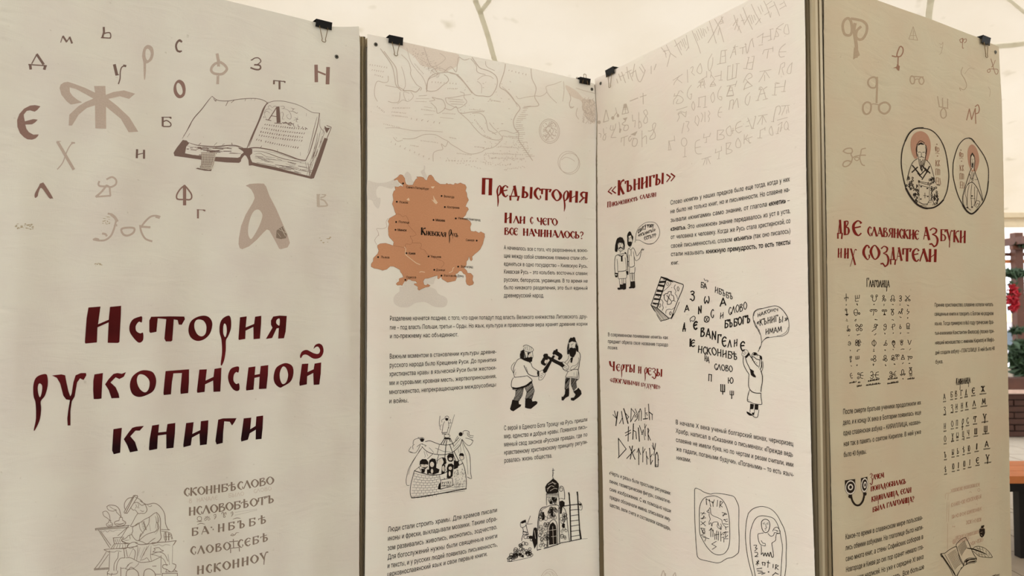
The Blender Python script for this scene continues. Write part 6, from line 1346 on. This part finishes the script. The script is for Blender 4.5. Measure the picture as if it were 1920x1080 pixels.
QZ = (1680, 230, 6)
I = Ink(B4, 'halo', I_HAL, 1, 'tan haloes behind the two saints')
I.draw('g 270 96 320 110 360 150 385 220 388 300 370 380 350 430 300 400 240 400 210 405 180 350 163 270 170 180 210 120; g 850 245 890 270 920 330 935 420 920 500 890 560 850 545 825 500 808 430 803 350 815 280', QZ)
I.split(.5)
I = Ink(B4, 'saint_face', ink_mat('ink_robe_cloth', (206, 192, 166)), 2, 'pale faces, robes and book of the two drawn saints')
I.draw('''g 270 225 310 235 335 280 330 340 325 400 290 510 270 480 240 400 235 330 232 270; f 190 450 240 410 300 500 370 450 430 560 470 800 470 920 330 930 250 900 130 770 130 640 150 560;
g 855 360 875 390 880 440 870 520 850 530 838 480 838 420; f 820 560 885 545 930 660 970 860 930 900 850 990 780 960 755 860 760 740''', QZ)
I.split(.5)
I = Ink(B4, 'saint_drawing', I4, 3)
I.draw('''s16 305 60 240 62 190 80 140 130 100 210; s11 100 210 70 300 58 400 60 500 80 620 110 740; s20 110 740 160 830 230 915 300 955 350 965; s17 350 965 420 955 480 920 530 870; s10 530 870 570 770 590 640 588 540 570 400; s9 570 400 540 280 490 180 430 110 370 75 305 62;
s8 240 240 225 290 228 340 235 380; s8 330 250 342 300 335 360 325 400; s6 230 250 270 205 320 230; f 250 235 280 222 320 245 300 250 270 245 245 262; s6 245 335 265 330 275 338; s6 295 335 320 332; s5 285 335 282 375 292 380; s6 240 350 250 400 260 470 290 530; s6 330 370 325 430 310 490 290 530; s4 270 410 280 440 300 410; s5 262 410 272 470 285 510; s5 275 440 285 500; s5 300 420 298 490; s5 315 410 305 480; s5 288 430 290 515; s6 236 260 232 300 236 330; s5 326 270 334 310 328 350; s6 260 390 285 385 315 395;
s6 240 405 190 440 160 500 140 570 120 650; s6 340 420 380 470 410 560 440 680 ; l14 180 480 270 590; l14 240 500 175 560; l14 290 480 350 560; l14 320 510 380 570; l14 375 490 335 570; l12 260 600 330 530; l12 240 570 290 620; l13 290 640 340 560;
f 265 470 290 530 305 490 292 560 270 520;
l6 250 660 490 705; l5 250 670 380 705; l5 255 665 255 880; l5 375 710 370 870; l5 250 700 370 730; d14 280 720 350 740 275 860 355 830; l6 322 790 322 850; l5 305 820 340 822; s6 345 930 370 880 400 870 420 900 410 930; s5 360 900 400 890; l5 270 930 340 940; s6 165 740 200 735 220 760; s7 250 890 300 915 350 915;''', QZ)
rs = random.Random(8)
for (x0, y0, x1, y1, m) in ((130, 590, 225, 700, 12), (110, 680, 245, 800, 26), (160, 790, 245, 880, 14), (355, 590, 430, 700, 12), (385, 710, 465, 860, 26), (430, 860, 470, 910, 5), (230, 640, 250, 880, 8)):
    for _ in range(m):
        x, y = rs.uniform(x0, x1), rs.uniform(y0, y1)
        if y > 700 and x < 110 + (y - 640) * .45: continue
        I.draw(rs.choice(('s9 %f %f %f %f %f %f' % (x, y, x + 10, y + 14, x - 2, y + 26), 'l10 %f %f %f %f' % (x, y, x + rs.uniform(-6, 6), y + 24), 'o7 %f %f %f %f %f %f' % (x, y, x + 14, y + 10, x, y + 22))), QZ)
I.draw('''s9 820 172 760 190 700 260 660 370 640 460; s9 640 460 638 580 660 700 700 830 750 930; s18 750 930 790 990 840 1025 880 1010 920 970; s12 920 970 980 890 1020 780 1035 660; s8 1035 660 1035 520 1000 400 940 300 880 220; s12 880 220 850 185 820 174;
f 835 370 855 335 878 370 884 400 872 385 855 360 840 390; s7 838 380 836 440 845 500; s7 880 390 884 440 876 510; s4 846 412 854 410; s4 864 410 872 412; s3 859 415 857 436 862 438; s4 848 452 860 446 872 452; f 848 456 870 456 866 500 858 515 852 500; s7 848 510 825 560 800 640 770 740 750 830 750 900 770 950; s7 876 510 890 570 920 650 950 760 975 870; s5 820 570 850 640 885 560; s5 850 550 850 680; s5 870 560 862 660; s4 830 580 830 640 800 700;
s8 800 700 850 670 900 720 940 800 970 880; s6 800 700 780 740 770 800; s5 820 700 800 800 800 950; s5 850 690 840 800 850 960; s5 880 720 880 820 885 900; s5 910 760 905 850 880 940; d14 852 825 852 950 800 955; l5 835 850 885 855; s5 870 940 900 880 940 890 930 930 900 960; s5 890 950 910 910 930 920; s4 770 800 790 860 790 930; s4 900 600 910 640 880 640; s5 780 960 800 960 840 985;''', QZ)
I.done()
I = Ink(B4, 'saint_name', I_G5, 2)
for ox, oy, k in ((440, 240, 1.0), (712, 305, .95)):
    def g(s_): I.draw(s_, (1680 + ox / 6, 230 + oy / 6, 6 / k))
    g('s6 10 5 18 0 20 12; s6 0 40 10 30 8 80 2 60 0 40; l6 22 35 22 90; s6 24 50 40 45 40 80 22 88; s4 0 105 20 100 45 110; d10 24 136; l6 5 180 8 250; l6 25 185 10 215; l5 10 215 30 250; l6 38 180 36 250; l5 36 215 50 182; l5 36 215 52 250; l6 5 280 5 350; l5 5 280 22 280 22 350; l6 35 280 35 350; l5 35 285 50 290 50 350; l6 10 378 10 450; l5 10 378 35 380 40 450; l5 0 452 60 456; l6 50 385 60 450; l4 5 415 40 420')
I.split(.4)

I = Ink(B4, 'heading_letter', I_RED, 1)
def f6(x, y): return (1560 + x / 6.75, 400 + y / 6.75)
ustav(I, 'Д', [f6(62, 262), f6(135, 262)], 26, 1.0); ustav(I, 'В', [f6(145, 272), f6(222, 274)], 26, 1.1); ustav(I, 'Е', [f6(250, 275), f6(378, 278)], 27, .95)
ustav(I, 'СЛАВЯНСКИЕ', [f6(445, 280), f6(760, 305), f6(1100, 330)], (16.5, 17), 1.1)
ustav(I, 'А', [f6(1152, 330), f6(1235, 334)], 23, 1.1); ustav(I, 'З', [f6(1228, 345), f6(1345, 352)], 24, .95)
ustav(I, 'БУКИ', [f6(1365, 348), f6(1695, 374)], (22, 22), .95)
ustav(I, 'И', [f6(70, 558), f6(125, 560)], 17, .9); ustav(I, 'И', [f6(152, 566), f6(212, 568)], 18, 1.1); ustav(I, 'Х', [f6(218, 598), f6(312, 600)], 22, .85)
ustav(I, 'СО', [f6(380, 580), f6(606, 582)], 26, .95); ustav(I, 'З', [f6(608, 590), f6(722, 596)], 26, .9); ustav(I, 'ДА', [f6(728, 592), f6(885, 598)], 24, .95)
ustav(I, 'ТЕЛИ', [f6(888, 600), f6(1330, 612)], (24, 22.5), 1.05)
def g9(x, y): return (1570 + x / 9.8176, 870 + y / 9.8176)
ustav(I, 'З', [g9(590, 320), g9(650, 318)], 15, .8); ustav(I, 'АЧЕМ', [g9(652, 290), g9(858, 246)], (9, 9.5), 1.15)
ustav(I, 'ПОНАДОБИЛАСЬ', [g9(612, 505), g9(930, 425), g9(1262, 360)], (9, 9), 1.1)
ustav(I, 'КИРИЛЛИЦА, ЕСЛИ', [g9(625, 700), g9(1000, 600), g9(1360, 520)], (9.5, 9.5), 1.1)
ustav(I, 'БЫЛА ГЛАГОЛИЦА?', [g9(645, 890), g9(1000, 780), g9(1410, 690)], (9, 10), 1.1)
I.split(.15)
I = Ink(B4, 'table_title', I4, 1)
ustav(I, '^ГЛАГОЛИЦА', [f6(430, 932), f6(728, 936)], 13, mono=.13, big=1.3)
def t5(x, y): return (1740 + x / 5.1429, 690 + y / 5.1429)
ustav(I, '^КИРИЛЛИЦА', [t5(268, 165), t5(408, 145)], 11, mono=.12, big=1.2)
I.split(.1)

# the alphabet table of looped letters
QL = (1560, 510, 4.6957)
I = Ink(B4, 'small_glyph_table', I4, 1, 'small black table of looped old letters with tiny names')
I.draw('''l5 124 190 124 258; l5 108 228 140 222; l5 108 228 110 240; l5 140 222 140 236; l5 204 205 206 235; l5 222 205 222 232; l5 240 202 238 230; l5 204 235 240 230; s5 206 240 206 258 232 256; e5 350 212 9 9; s5 358 215 356 250 375 258 388 240 385 215; e5 392 210 8 9; e5 452 214 8 9; l5 458 222 440 258; e5 464 246 8 10; l5 440 236 448 234; e5 520 248 8 10; s5 528 246 522 215 535 205 545 218 540 245; e5 546 248 6 10;
s5 592 216 602 208 612 220 600 232 612 246 600 258 590 250; l4 590 232 612 232; l5 645 208 680 244; l5 684 206 650 244; e5 650 250 8 7; e5 680 248 8 7;
e5 122 332 8 8; s5 128 335 130 370; f 112 370 146 368 130 388; s5 212 326 196 335 192 360 205 382 220 375 224 345 212 326; l5 194 358 240 362; e5 238 366 7 9; e5 342 340 9 9; e5 386 340 9 9; l5 345 330 390 330; s5 366 332 364 370 360 382; e5 446 340 7 8; e5 474 340 7 8; l4 444 332 478 332; l5 460 340 460 365; f 448 380 460 360 474 380; l5 516 328 544 328; l5 518 330 538 350; l5 542 330 524 350; e5 531 366 10 14; l5 582 370 592 345; l5 592 345 602 368; l5 602 368 612 340; s5 612 340 616 372 ; e5 616 330 6 8; s5 665 325 660 345 678 350 660 372;
s5 140 470 136 490 146 505; e5 136 515 6 7; e5 152 512 6 10; e5 216 470 9 10; e5 256 470 9 10; s5 224 466 240 480 250 466; l5 236 480 230 500; e5 222 508 10 11; e5 254 508 10 11; l5 240 480 250 500; s5 392 462 376 460 374 480 400 470 392 462 384 500 370 508 350 525; l5 362 490 390 488; s5 456 466 470 458 476 475 460 480 456 466; s5 476 470 474 500 458 512 456 495; l5 518 486 536 484; s5 530 462 532 500 536 510; s5 530 465 548 458 552 472 540 480; s5 598 462 598 480; e5 600 490 8 10; e5 668 464 14 14; l5 656 476 660 500; l5 680 476 676 500; l5 656 500 684 500; l5 662 490 678 490;
s5 142 624 150 612 162 622 160 640 146 644 140 634; l4 146 628 162 628; e5 216 608 10 10; e5 240 608 8 10; e5 214 636 10 12; e5 238 640 8 12; l5 204 620 258 618; l5 230 600 230 654; e5 368 626 18 22; l5 368 592 370 660; s5 476 600 460 645 452 640; e5 474 636 9 11; e5 540 624 13 20; e5 540 618 6 8; s5 545 640 540 655 550 665; l5 600 598 602 616; l5 612 596 612 616; l5 622 598 622 616; l5 600 616 622 616; e5 612 632 8 12; s5 664 598 672 612 668 620; s5 668 600 680 638 696 600;
l5 158 740 158 770; l5 168 738 168 768; l4 152 752 176 748; s5 160 770 162 794 170 780; l5 208 742 208 768; l5 222 740 222 766; l5 236 738 236 764; l5 208 768 236 764; e5 374 748 10 14; e5 350 770 9 7; e5 374 776 12 12; e5 466 746 10 14; e5 454 772 6 7; e5 474 774 10 12; e5 534 744 10 12; e5 526 768 6 7; e5 544 768 9 11; e5 564 734 8 8; e5 582 734 8 8; l5 570 740 572 772; l5 622 728 608 770; l5 622 728 638 768; l5 608 770 638 768; l4 614 754 630 752; l5 662 742 706 744; e5 694 752 10 9; s5 672 744 672 770 668 776;
s5 172 890 158 905 170 935 180 930; l4 165 912 180 908; e5 232 896 8 9; e5 230 932 8 9; l5 240 905 275 912; s5 272 884 252 892 250 930 272 936; s5 336 885 352 875 360 900 340 912; s5 340 912 362 920 350 940 334 930; l5 358 906 410 906; s5 410 880 386 888 384 925 410 935; e5 516 886 9 10; e5 516 920 9 10; s5 526 880 530 920 524 930; l5 526 902 560 900; s5 562 872 544 890 546 912 564 915; l5 598 902 646 896; s5 612 900 612 870 622 858 630 872 630 900; e5 610 906 7 6; e5 634 902 7 6; l5 678 842 702 840; l5 680 844 700 862; l5 702 842 684 862; e5 690 880 12 16; l5 678 900 706 900; l5 680 914 704 912''', QL)
for x, y, wdt, hh in ((126, 292, 12, 14), (220, 285, 14, 20), (370, 285, 12, 18), (456, 290, 10, 16), (532, 292, 9, 18), (600, 288, 10, 14), (664, 294, 20, 12), (130, 424, 14, 22), (206, 424, 14, 26), (386, 420, 24, 8), (532, 420, 14, 10), (602, 400, 16, 18), (664, 402, 12, 16), (148, 560, 8, 10), (232, 552, 24, 10),
    (376, 550, 18, 14), (464, 544, 8, 16), (534, 538, 10, 12), (598, 538, 10, 16), (668, 534, 14, 10), (160, 692, 8, 12), (226, 690, 24, 22), (368, 690, 20, 24), (464, 690, 14, 14), (540, 684, 8, 14), (618, 680, 30, 10), (684, 680, 14, 16), (168, 826, 8, 10), (222, 820, 14, 16), (366, 820, 14, 24), (468, 820, 10, 20), (546, 812, 14, 12), (624, 804, 14, 14), (684, 802, 16, 10), (622, 940, 10, 14)):
    for k in range(3):
        x1 = x + rs.uniform(-wdt / 2, wdt / 2); I.draw('l4 %f %f %f %f' % (x1 - wdt * .25, y + rs.uniform(-hh / 2, hh / 2), x1 + wdt * .25, y + rs.uniform(-hh / 2, hh / 2)), QL)
for x0, x1, y0, y1 in ((150, 210, 978, 966), (228, 248, 974, 970), (220, 258, 1008, 1000), (318, 412, 962, 944), (300, 426, 998, 980), (492, 574, 944, 934), (488, 582, 984, 968), (664, 726, 942, 936)):
    x = x0
    while x < x1:
        y = lerp(y0, y1, (x - x0) / (x1 - x0)); I.draw('l5 %f %f %f %f' % (x, y + rs.uniform(2, 6), x + rs.uniform(-2, 6), y - rs.uniform(3, 12)), QL); I.draw('l3 %f %f %f %f' % (x, y + 3, x + 7, y + 1), QL); x += 7
# the second table
cols = [(158, 'АSНФЪѢ'), (226, 'БЗОХЫЮ'), (268, 'ВИПѠЬI'), (320, 'ГНРЦѢЮ'), (366, 'ДКСЧЮI'), (436, 'ЕЛТШIЕ'), (528, 'ЖМУЩАУ')]
rows = [(0, 262), (128, 390), (258, 530), (390, 650), (520, 770), (660, 920)]
for ci, (cx, chs) in enumerate(cols):
    for ri, ch in enumerate(chs):
        ys = (305, 432, 590, 712, 865, 1005)[ri] - (cx - 158) * (.175 + ri * .02) - (8 if ci else 0); x = cx + ri * (2 + ci * 1.2)
        hh = 56 if ci < 6 else 58; ww = 22 if ci < 5 else 30 if ci < 6 else 38
        c = ch if ch in GL else {'S': 'З'}.get(ch, 'О')
        I.mat = I4; ustav(I, c, [t5(x - ww / 2, ys), t5(x + ww / 2, ys - 3)], hh / 5.1429, mono=.11 if ci < 5 else .15)
        wl = (26, 26, 24, 24, 34, 40, 62)[ci]; k = 0
        while k < wl: I.draw('l3 %f %f %f %f' % (x - wl / 2 + k, ys + 26 - k * .12, x - wl / 2 + k + 3, ys + 14 - k * .12), (1740, 690, 5.1429)); k += 6
I.done()

I = Ink(B4, 'paragraph_text', I4, 1, 'dark brown sans-serif paragraphs')
def n6(x, y): return (1730 + x / 6, 550 + y / 6)
for t, a, b in (('Приняв христианство, славяне хотели читать', (132, 150), (794, 144)), ('священные книги и говорить с Богом на родном', (132, 252), (796, 244)), ('языке. Тогда примерно в 863 году греческие бра-', (134, 360), (800, 342)), ('тья-книжники Константин Философ (позже при-', (136, 468), (804, 444)),
                ('нявший монашество с именем Кирилл) и Мефо-', (138, 576), (806, 540)), ('дий создали азбуку – ГЛАГОЛИЦУ. В ней было 40', (140, 688), (808, 638))): typeset(I, t, [n6(*a), n6(*b)], (7, 7.4), gap=.28)
typeset(I, 'букв.', [n6(142, 792), n6(230, 786)], 7.2)
def o7(x, y): return (1560 + x / 7.7167, 730 + y / 7.7167)
for t, a, b in (('После смерти братьев ученики продолжили их', (155, 362), (1285, 218)), ('дело, и к концу IX века в Болгарии появилась еще', (155, 515), (1288, 360)), ('одна славянская азбука – КИРИЛЛИЦА, назван-', (160, 668), (1285, 498)), ('ная так в память о святом Кирилле. В ней уже', (164, 826), (1288, 640))):
    typeset(I, t, [o7(*a), o7((a[0] + b[0]) / 2, (a[1] + b[1]) / 2 + 4), o7(*b)], (10, 8.2))
typeset(I, 'было 43 буквы.', [o7(168, 980), o7(498, 930)], (10, 9))
def p8(x, y): return (1570 + x / 8.305, 950 + y / 8.305)
for t, a, b in (('Какое-то время в славянском мире пользова-', (122, 512), (1328, 198)), ('лись обеими азбуками. На глаголице было напи-', (124, 682), (1335, 348)), ('сано много книг, а стены Софийских соборов в', (126, 852), (1336, 498)), ('Новгороде и Киеве до сих пор хранят немало гла-', (130, 1022), (1340, 655)), ('голических надписей. Но уже к середине XI века', (132, 1190), (1342, 808)), ('ее почти перестали вырезать. Все больше', (134, 1360), (1350, 965))):
    typeset(I, t, [p8(*a), p8((a[0] + b[0]) / 2, (a[1] + b[1]) / 2 + 10), p8(*b)], (10, 9.2))
I.done()

QO = (1570, 870, 9.8176)
I = Ink(B4, 'clasp_emblem', I4, 1, 'black round-ended clasp emblem beside the red question')
I.draw('f 135 300 325 275 328 420 140 440; f 432 262 550 232 556 400 440 420; g 215 560 265 555 262 630 215 625 198 600; g 470 530 532 525 530 570 500 580; s36 252 600 275 680 330 750 400 755 460 690 488 600; l32 250 560 250 620; l28 490 530 488 610', QO); I.done()
I = Ink(B4, 'clasp_ring', I_WHT, 2); I.draw('E 236 430 94 132 4; E 496 388 62 132 4', QO); I.split(.1)
I = Ink(B4, 'clasp_ring_dark', I4, 3); I.draw('E 236 428 80 108 4; E 496 386 48 106 4; e4 236 430 98 136 4; e4 496 388 66 136 4', QO); I.split()
I = Ink(B4, 'clasp_ring', I_WHT, 4); I.draw('E 234 424 48 58 4; E 500 384 28 62 4', QO); I.split(.1)
I = Ink(B4, 'clasp_dot', I4, 5); I.draw('E 234 424 26 33 4; E 502 384 13 34 4', QO); I.split(.1)

QR = (1750, 890, 5.6824)
I = Ink(B4, 'parchment_print', I_PNK, 1, 'pale reddish block of old handwriting')
for x0, y0, x1, y1, h in ((185, 190, 490, 120, 46), (190, 345, 505, 250, 52), (190, 470, 508, 380, 48), (345, 530, 512, 495, 50), (205, 740, 380, 700, 60), (235, 690, 480, 625, 44), (385, 760, 520, 710, 50), (205, 560, 230, 560, 20)):
    x = x0
    while x < x1:
        y = lerp(y0, y1, (x - x0) / (x1 - x0)); k = rs.randrange(4)
        I.draw(('l4 %f %f %f %f' % (x, y, x + 2, y - h * .8), 's4 %f %f %f %f %f %f' % (x, y, x + 9, y - h * .4, x, y - h * .8), 'l4 %f %f %f %f' % (x, y - h * .4, x + 10, y - h * .45), 's4 %f %f %f %f %f %f' % (x + 7, y, x - 2, y - h * .4, x + 7, y - h * .8))[k], QR)
        x += rs.uniform(5, 9)
I.draw('s3 130 260 130 205 180 195; s3 155 270 158 205; s3 145 290 140 500; s3 165 290 160 500; s3 150 520 150 800; l4 478 90 490 130; s4 470 160 485 145 495 165 482 180 470 165; s4 455 220 470 280; s4 470 220 450 270; d6 462 315; s4 380 190 392 180 405 192', QR)
I.done()
I = Ink(B4, 'book_and_feather_drawing', I4, 2)
I.draw('''s6 80 840 120 835 160 805 210 775 244 765; s5 244 765 244 740 290 690 340 666; s6 340 666 370 720 400 790 430 850 458 890; s5 244 765 260 820 280 900 320 972; s5 244 770 270 850 300 920 325 965; s5 320 972 280 1020 245 1080; s6 320 972 330 920 370 890 430 890 458 890; s6 345 950 370 910 440 900 458 895 455 910; s6 340 960 380 930 450 918 445 935; s5 330 965 380 945 440 938;
s9 78 840 140 930 200 1020 235 1080; s5 85 860 130 930 180 1010 210 1080; s4 120 850 170 940 230 1060; s6 80 840 75 855 90 880; s5 300 985 270 1040 250 1080; f 330 930 350 905 400 895 440 895 440 905 380 910 345 935; f 350 945 400 925 445 920 440 930 390 935''', QR)
for k in range(14):
    t = k / 13; I.draw('s3 %f %f %f %f %f %f' % (150 + 80 * t, 858 + 165 * t, 195 + 70 * t, 822 + 160 * t, 235 + 65 * t, 798 + 160 * t) if k < 13 else 'd2 0 0', QR)
for k in range(9):
    t = k / 8; I.draw('s3 %f %f %f %f %f %f' % (254 + 40 * t, 775 + 85 * t, 290 + 35 * t, 735 + 75 * t, 330 + 25 * t, 700 + 70 * t), QR)
I.draw('''t14 352 782 420 792 500 820 570 850; s5 410 800 430 775 470 762 530 775 580 810 624 870 615 882 560 880 490 870 450 840 420 815; t5 440 790 460 830; t5 460 770 480 800; t5 490 770 500 815; t5 520 775 530 820; t5 560 800 560 835; t5 590 835 595 860; t5 480 830 490 865; t5 510 840 520 875; t5 540 850 555 880; t5 570 855 590 875; t4 450 780 520 800; t4 470 850 540 850;
f 508 545 540 536 540 552 530 560 546 580 548 620 535 655 515 670 495 655 486 610 490 580 505 565''', QR)
I.draw('l5 632 1076 650 1070; l5 650 1076 662 1060; l5 666 1074 680 1062; l5 682 1072 700 1056; l4 620 1080 705 1070', QR)
I.split()
I = Ink(B4, 'inkpot_shine', I_G4, 3); I.draw('l4 500 575 535 572; l4 500 615 520 610; l5 505 640 515 650', QR); I.done()
# ------------------------------------------------------------------ eyelets and binder clips
m_ring = flat_mat('tarnished_eyelet', (104, 100, 90), .45, .6, noise=.15, scale=200)
m_dark = flat_mat('eyelet_hole', (20, 18, 15), .9)
def eyelet(Bn, x, y, r=.0068):
    u, v = Bn.uv(x, y); c = Bn.pos(u, v, .001); U = Bn.U; Z = Vector((0, 0, 1))
    mb = MB(); mb.tube([c + (U * math.cos(a) + Z * math.sin(a)) * r * .72 for a in [k * math.pi / 10 for k in range(20)]], r * .3, 8, True)
    mb.build('eyelet', m_ring, Bn.ob, smooth=True)
    mb = MB(); mb.tube([c - Bn.N * .0006, c + Bn.N * .0004], r * .5, 14); mb.build('eyelet_hole', m_dark, Bn.ob)
for Bn, x, y in ((B1, 631, 106.5), (B2, 704.5, 83.5), (B2, 1109.5, 167.5), (B3, 1126.5, 156.5), (B4, 1866, 98), (B4, 1562, -12), (B3, 1493, -28), (B1, 22, -70)):
    eyelet(Bn, x, y, .0062)
m_clip = flat_mat('black_lacquered_steel', (14, 13, 12), .55, .0, spec=.2)
m_wire = flat_mat('brassy_wire', (120, 100, 68), .4, .7)
def clip(Bn, xl, xr, hgt, label, front=-1, rear=1, ln=.042, spread=.5, ytop=None, halo=0):
    """spring clip astride the top edge between photo columns xl and xr; handles: -1 folded down, +1 up"""
    ul, _ = Bn.uv(xl, 60); ur, _ = Bn.uv(xr, 60); w = ur - ul
    # the columns depend on height, so find them on the top edge itself
    for _ in range(4):
        vt = interp(Bn.T, (ul + ur) / 2)
        q = EYE; 
        def col(x):
            lo, hi = 0, Bn.W
            for _ in range(40):
                m = (lo + hi) / 2; c = CR.inverted() @ (Bn.pos(m, vt) - EYE); xx = 960 - F * c.x / c.z
                lo, hi = (m, hi) if xx < x else (lo, m)
            return lo
        ul, ur = col(xl), col(xr)
    w = ur - ul; uc = (ul + ur) / 2; Z = Vector((0, 0, 1)); U = Bn.U; N = Bn.N
    base = Bn.pos(uc, vt + .003) ; e = empty('binder_clip', tuple(base), label, 'clip', None)
    # body: thin bent sheet, wide spine on top, two faces pinching the panel
    mb = MB(); t = .0008; sp = .009; mid = Vector((0, 0, 0))
    def P(n_, z_): return mid + N * n_ + Z * z_
    f1, f2 = (.011, .004), (.0065, -hgt + .003)
    b1, b2 = (-.040, .004), (-.036, -hgt + .003)
    def sheet(a, b):
        A = base + P(*a); Bq = base + P(*b); d = (Bq - A); n = d.normalized().cross(U)
        mb.box((A + Bq) / 2, (w, d.length + t, t), (U, d.normalized(), n))
    sheet(f1, f2); sheet(b1, b2); sheet(f1, b1)
    for q in (f2, b2): mb.tube([base + P(*q) - U * w / 2, base + P(*q) + U * w / 2], .0016, 8)
    for q in (f1, b1): mb.tube([base + P(*q) - U * w / 2, base + P(*q) + U * w / 2], .0011, 8)
    mb.build('clip_body', m_clip, e)
    for side, q, dr in ((1, f2, front), (-1, b2, rear)):
        h = w * spread / 2; j = base + P(*q); out = N * side
        if dr < 0: D = (-Z * 1 + out * .03).normalized(); off = out * .0015
        else: D = (Z + out * -.05).normalized(); off = out * .003
        A = j + off
        pts = [A - U * h * .95 - D * .002, A - U * h + D * .001, A - U * h * .42 + D * ln * .76, A - U * h * .5 + D * ln * .88,
               A - U * h * .3 + D * ln * .98, A + U * h * .3 + D * ln * .98, A + U * h * .5 + D * ln * .88, A + U * h * .42 + D * ln * .76, A + U * h + D * .001, A + U * h * .95 - D * .002]
        sm = spline([tuple(p) for p in pts], False, 4)
        m2 = MB(); m2.tube(sm, .00105, 6); m2.build('wire_handle', m_wire, e, smooth=True)
    return e
clip(B1, 590, 620, .0185, 'black binder clip at the right end of the title banner, handle down', -1, -1, .044)
clip(B2, 727, 753.5, .0205, 'black binder clip at the left end of the map banner, one wire up', -1, 1, .040)
clip(B2, 1084.5, 1104, .0190, 'black binder clip near the inner corner, both wires standing up', 1, 1, .036)
clip(B3, 1139.5, 1154.5, .0215, 'black binder clip at the left end of the pale banner, wire down', -1, -1, .047)
clip(B4, 1836, 1851, .0205, 'black binder clip at the far right end of the yellowish banner', -1, -1, .046)
for o in bpy.data.objects:
    if '_o' in o: del o['_o']
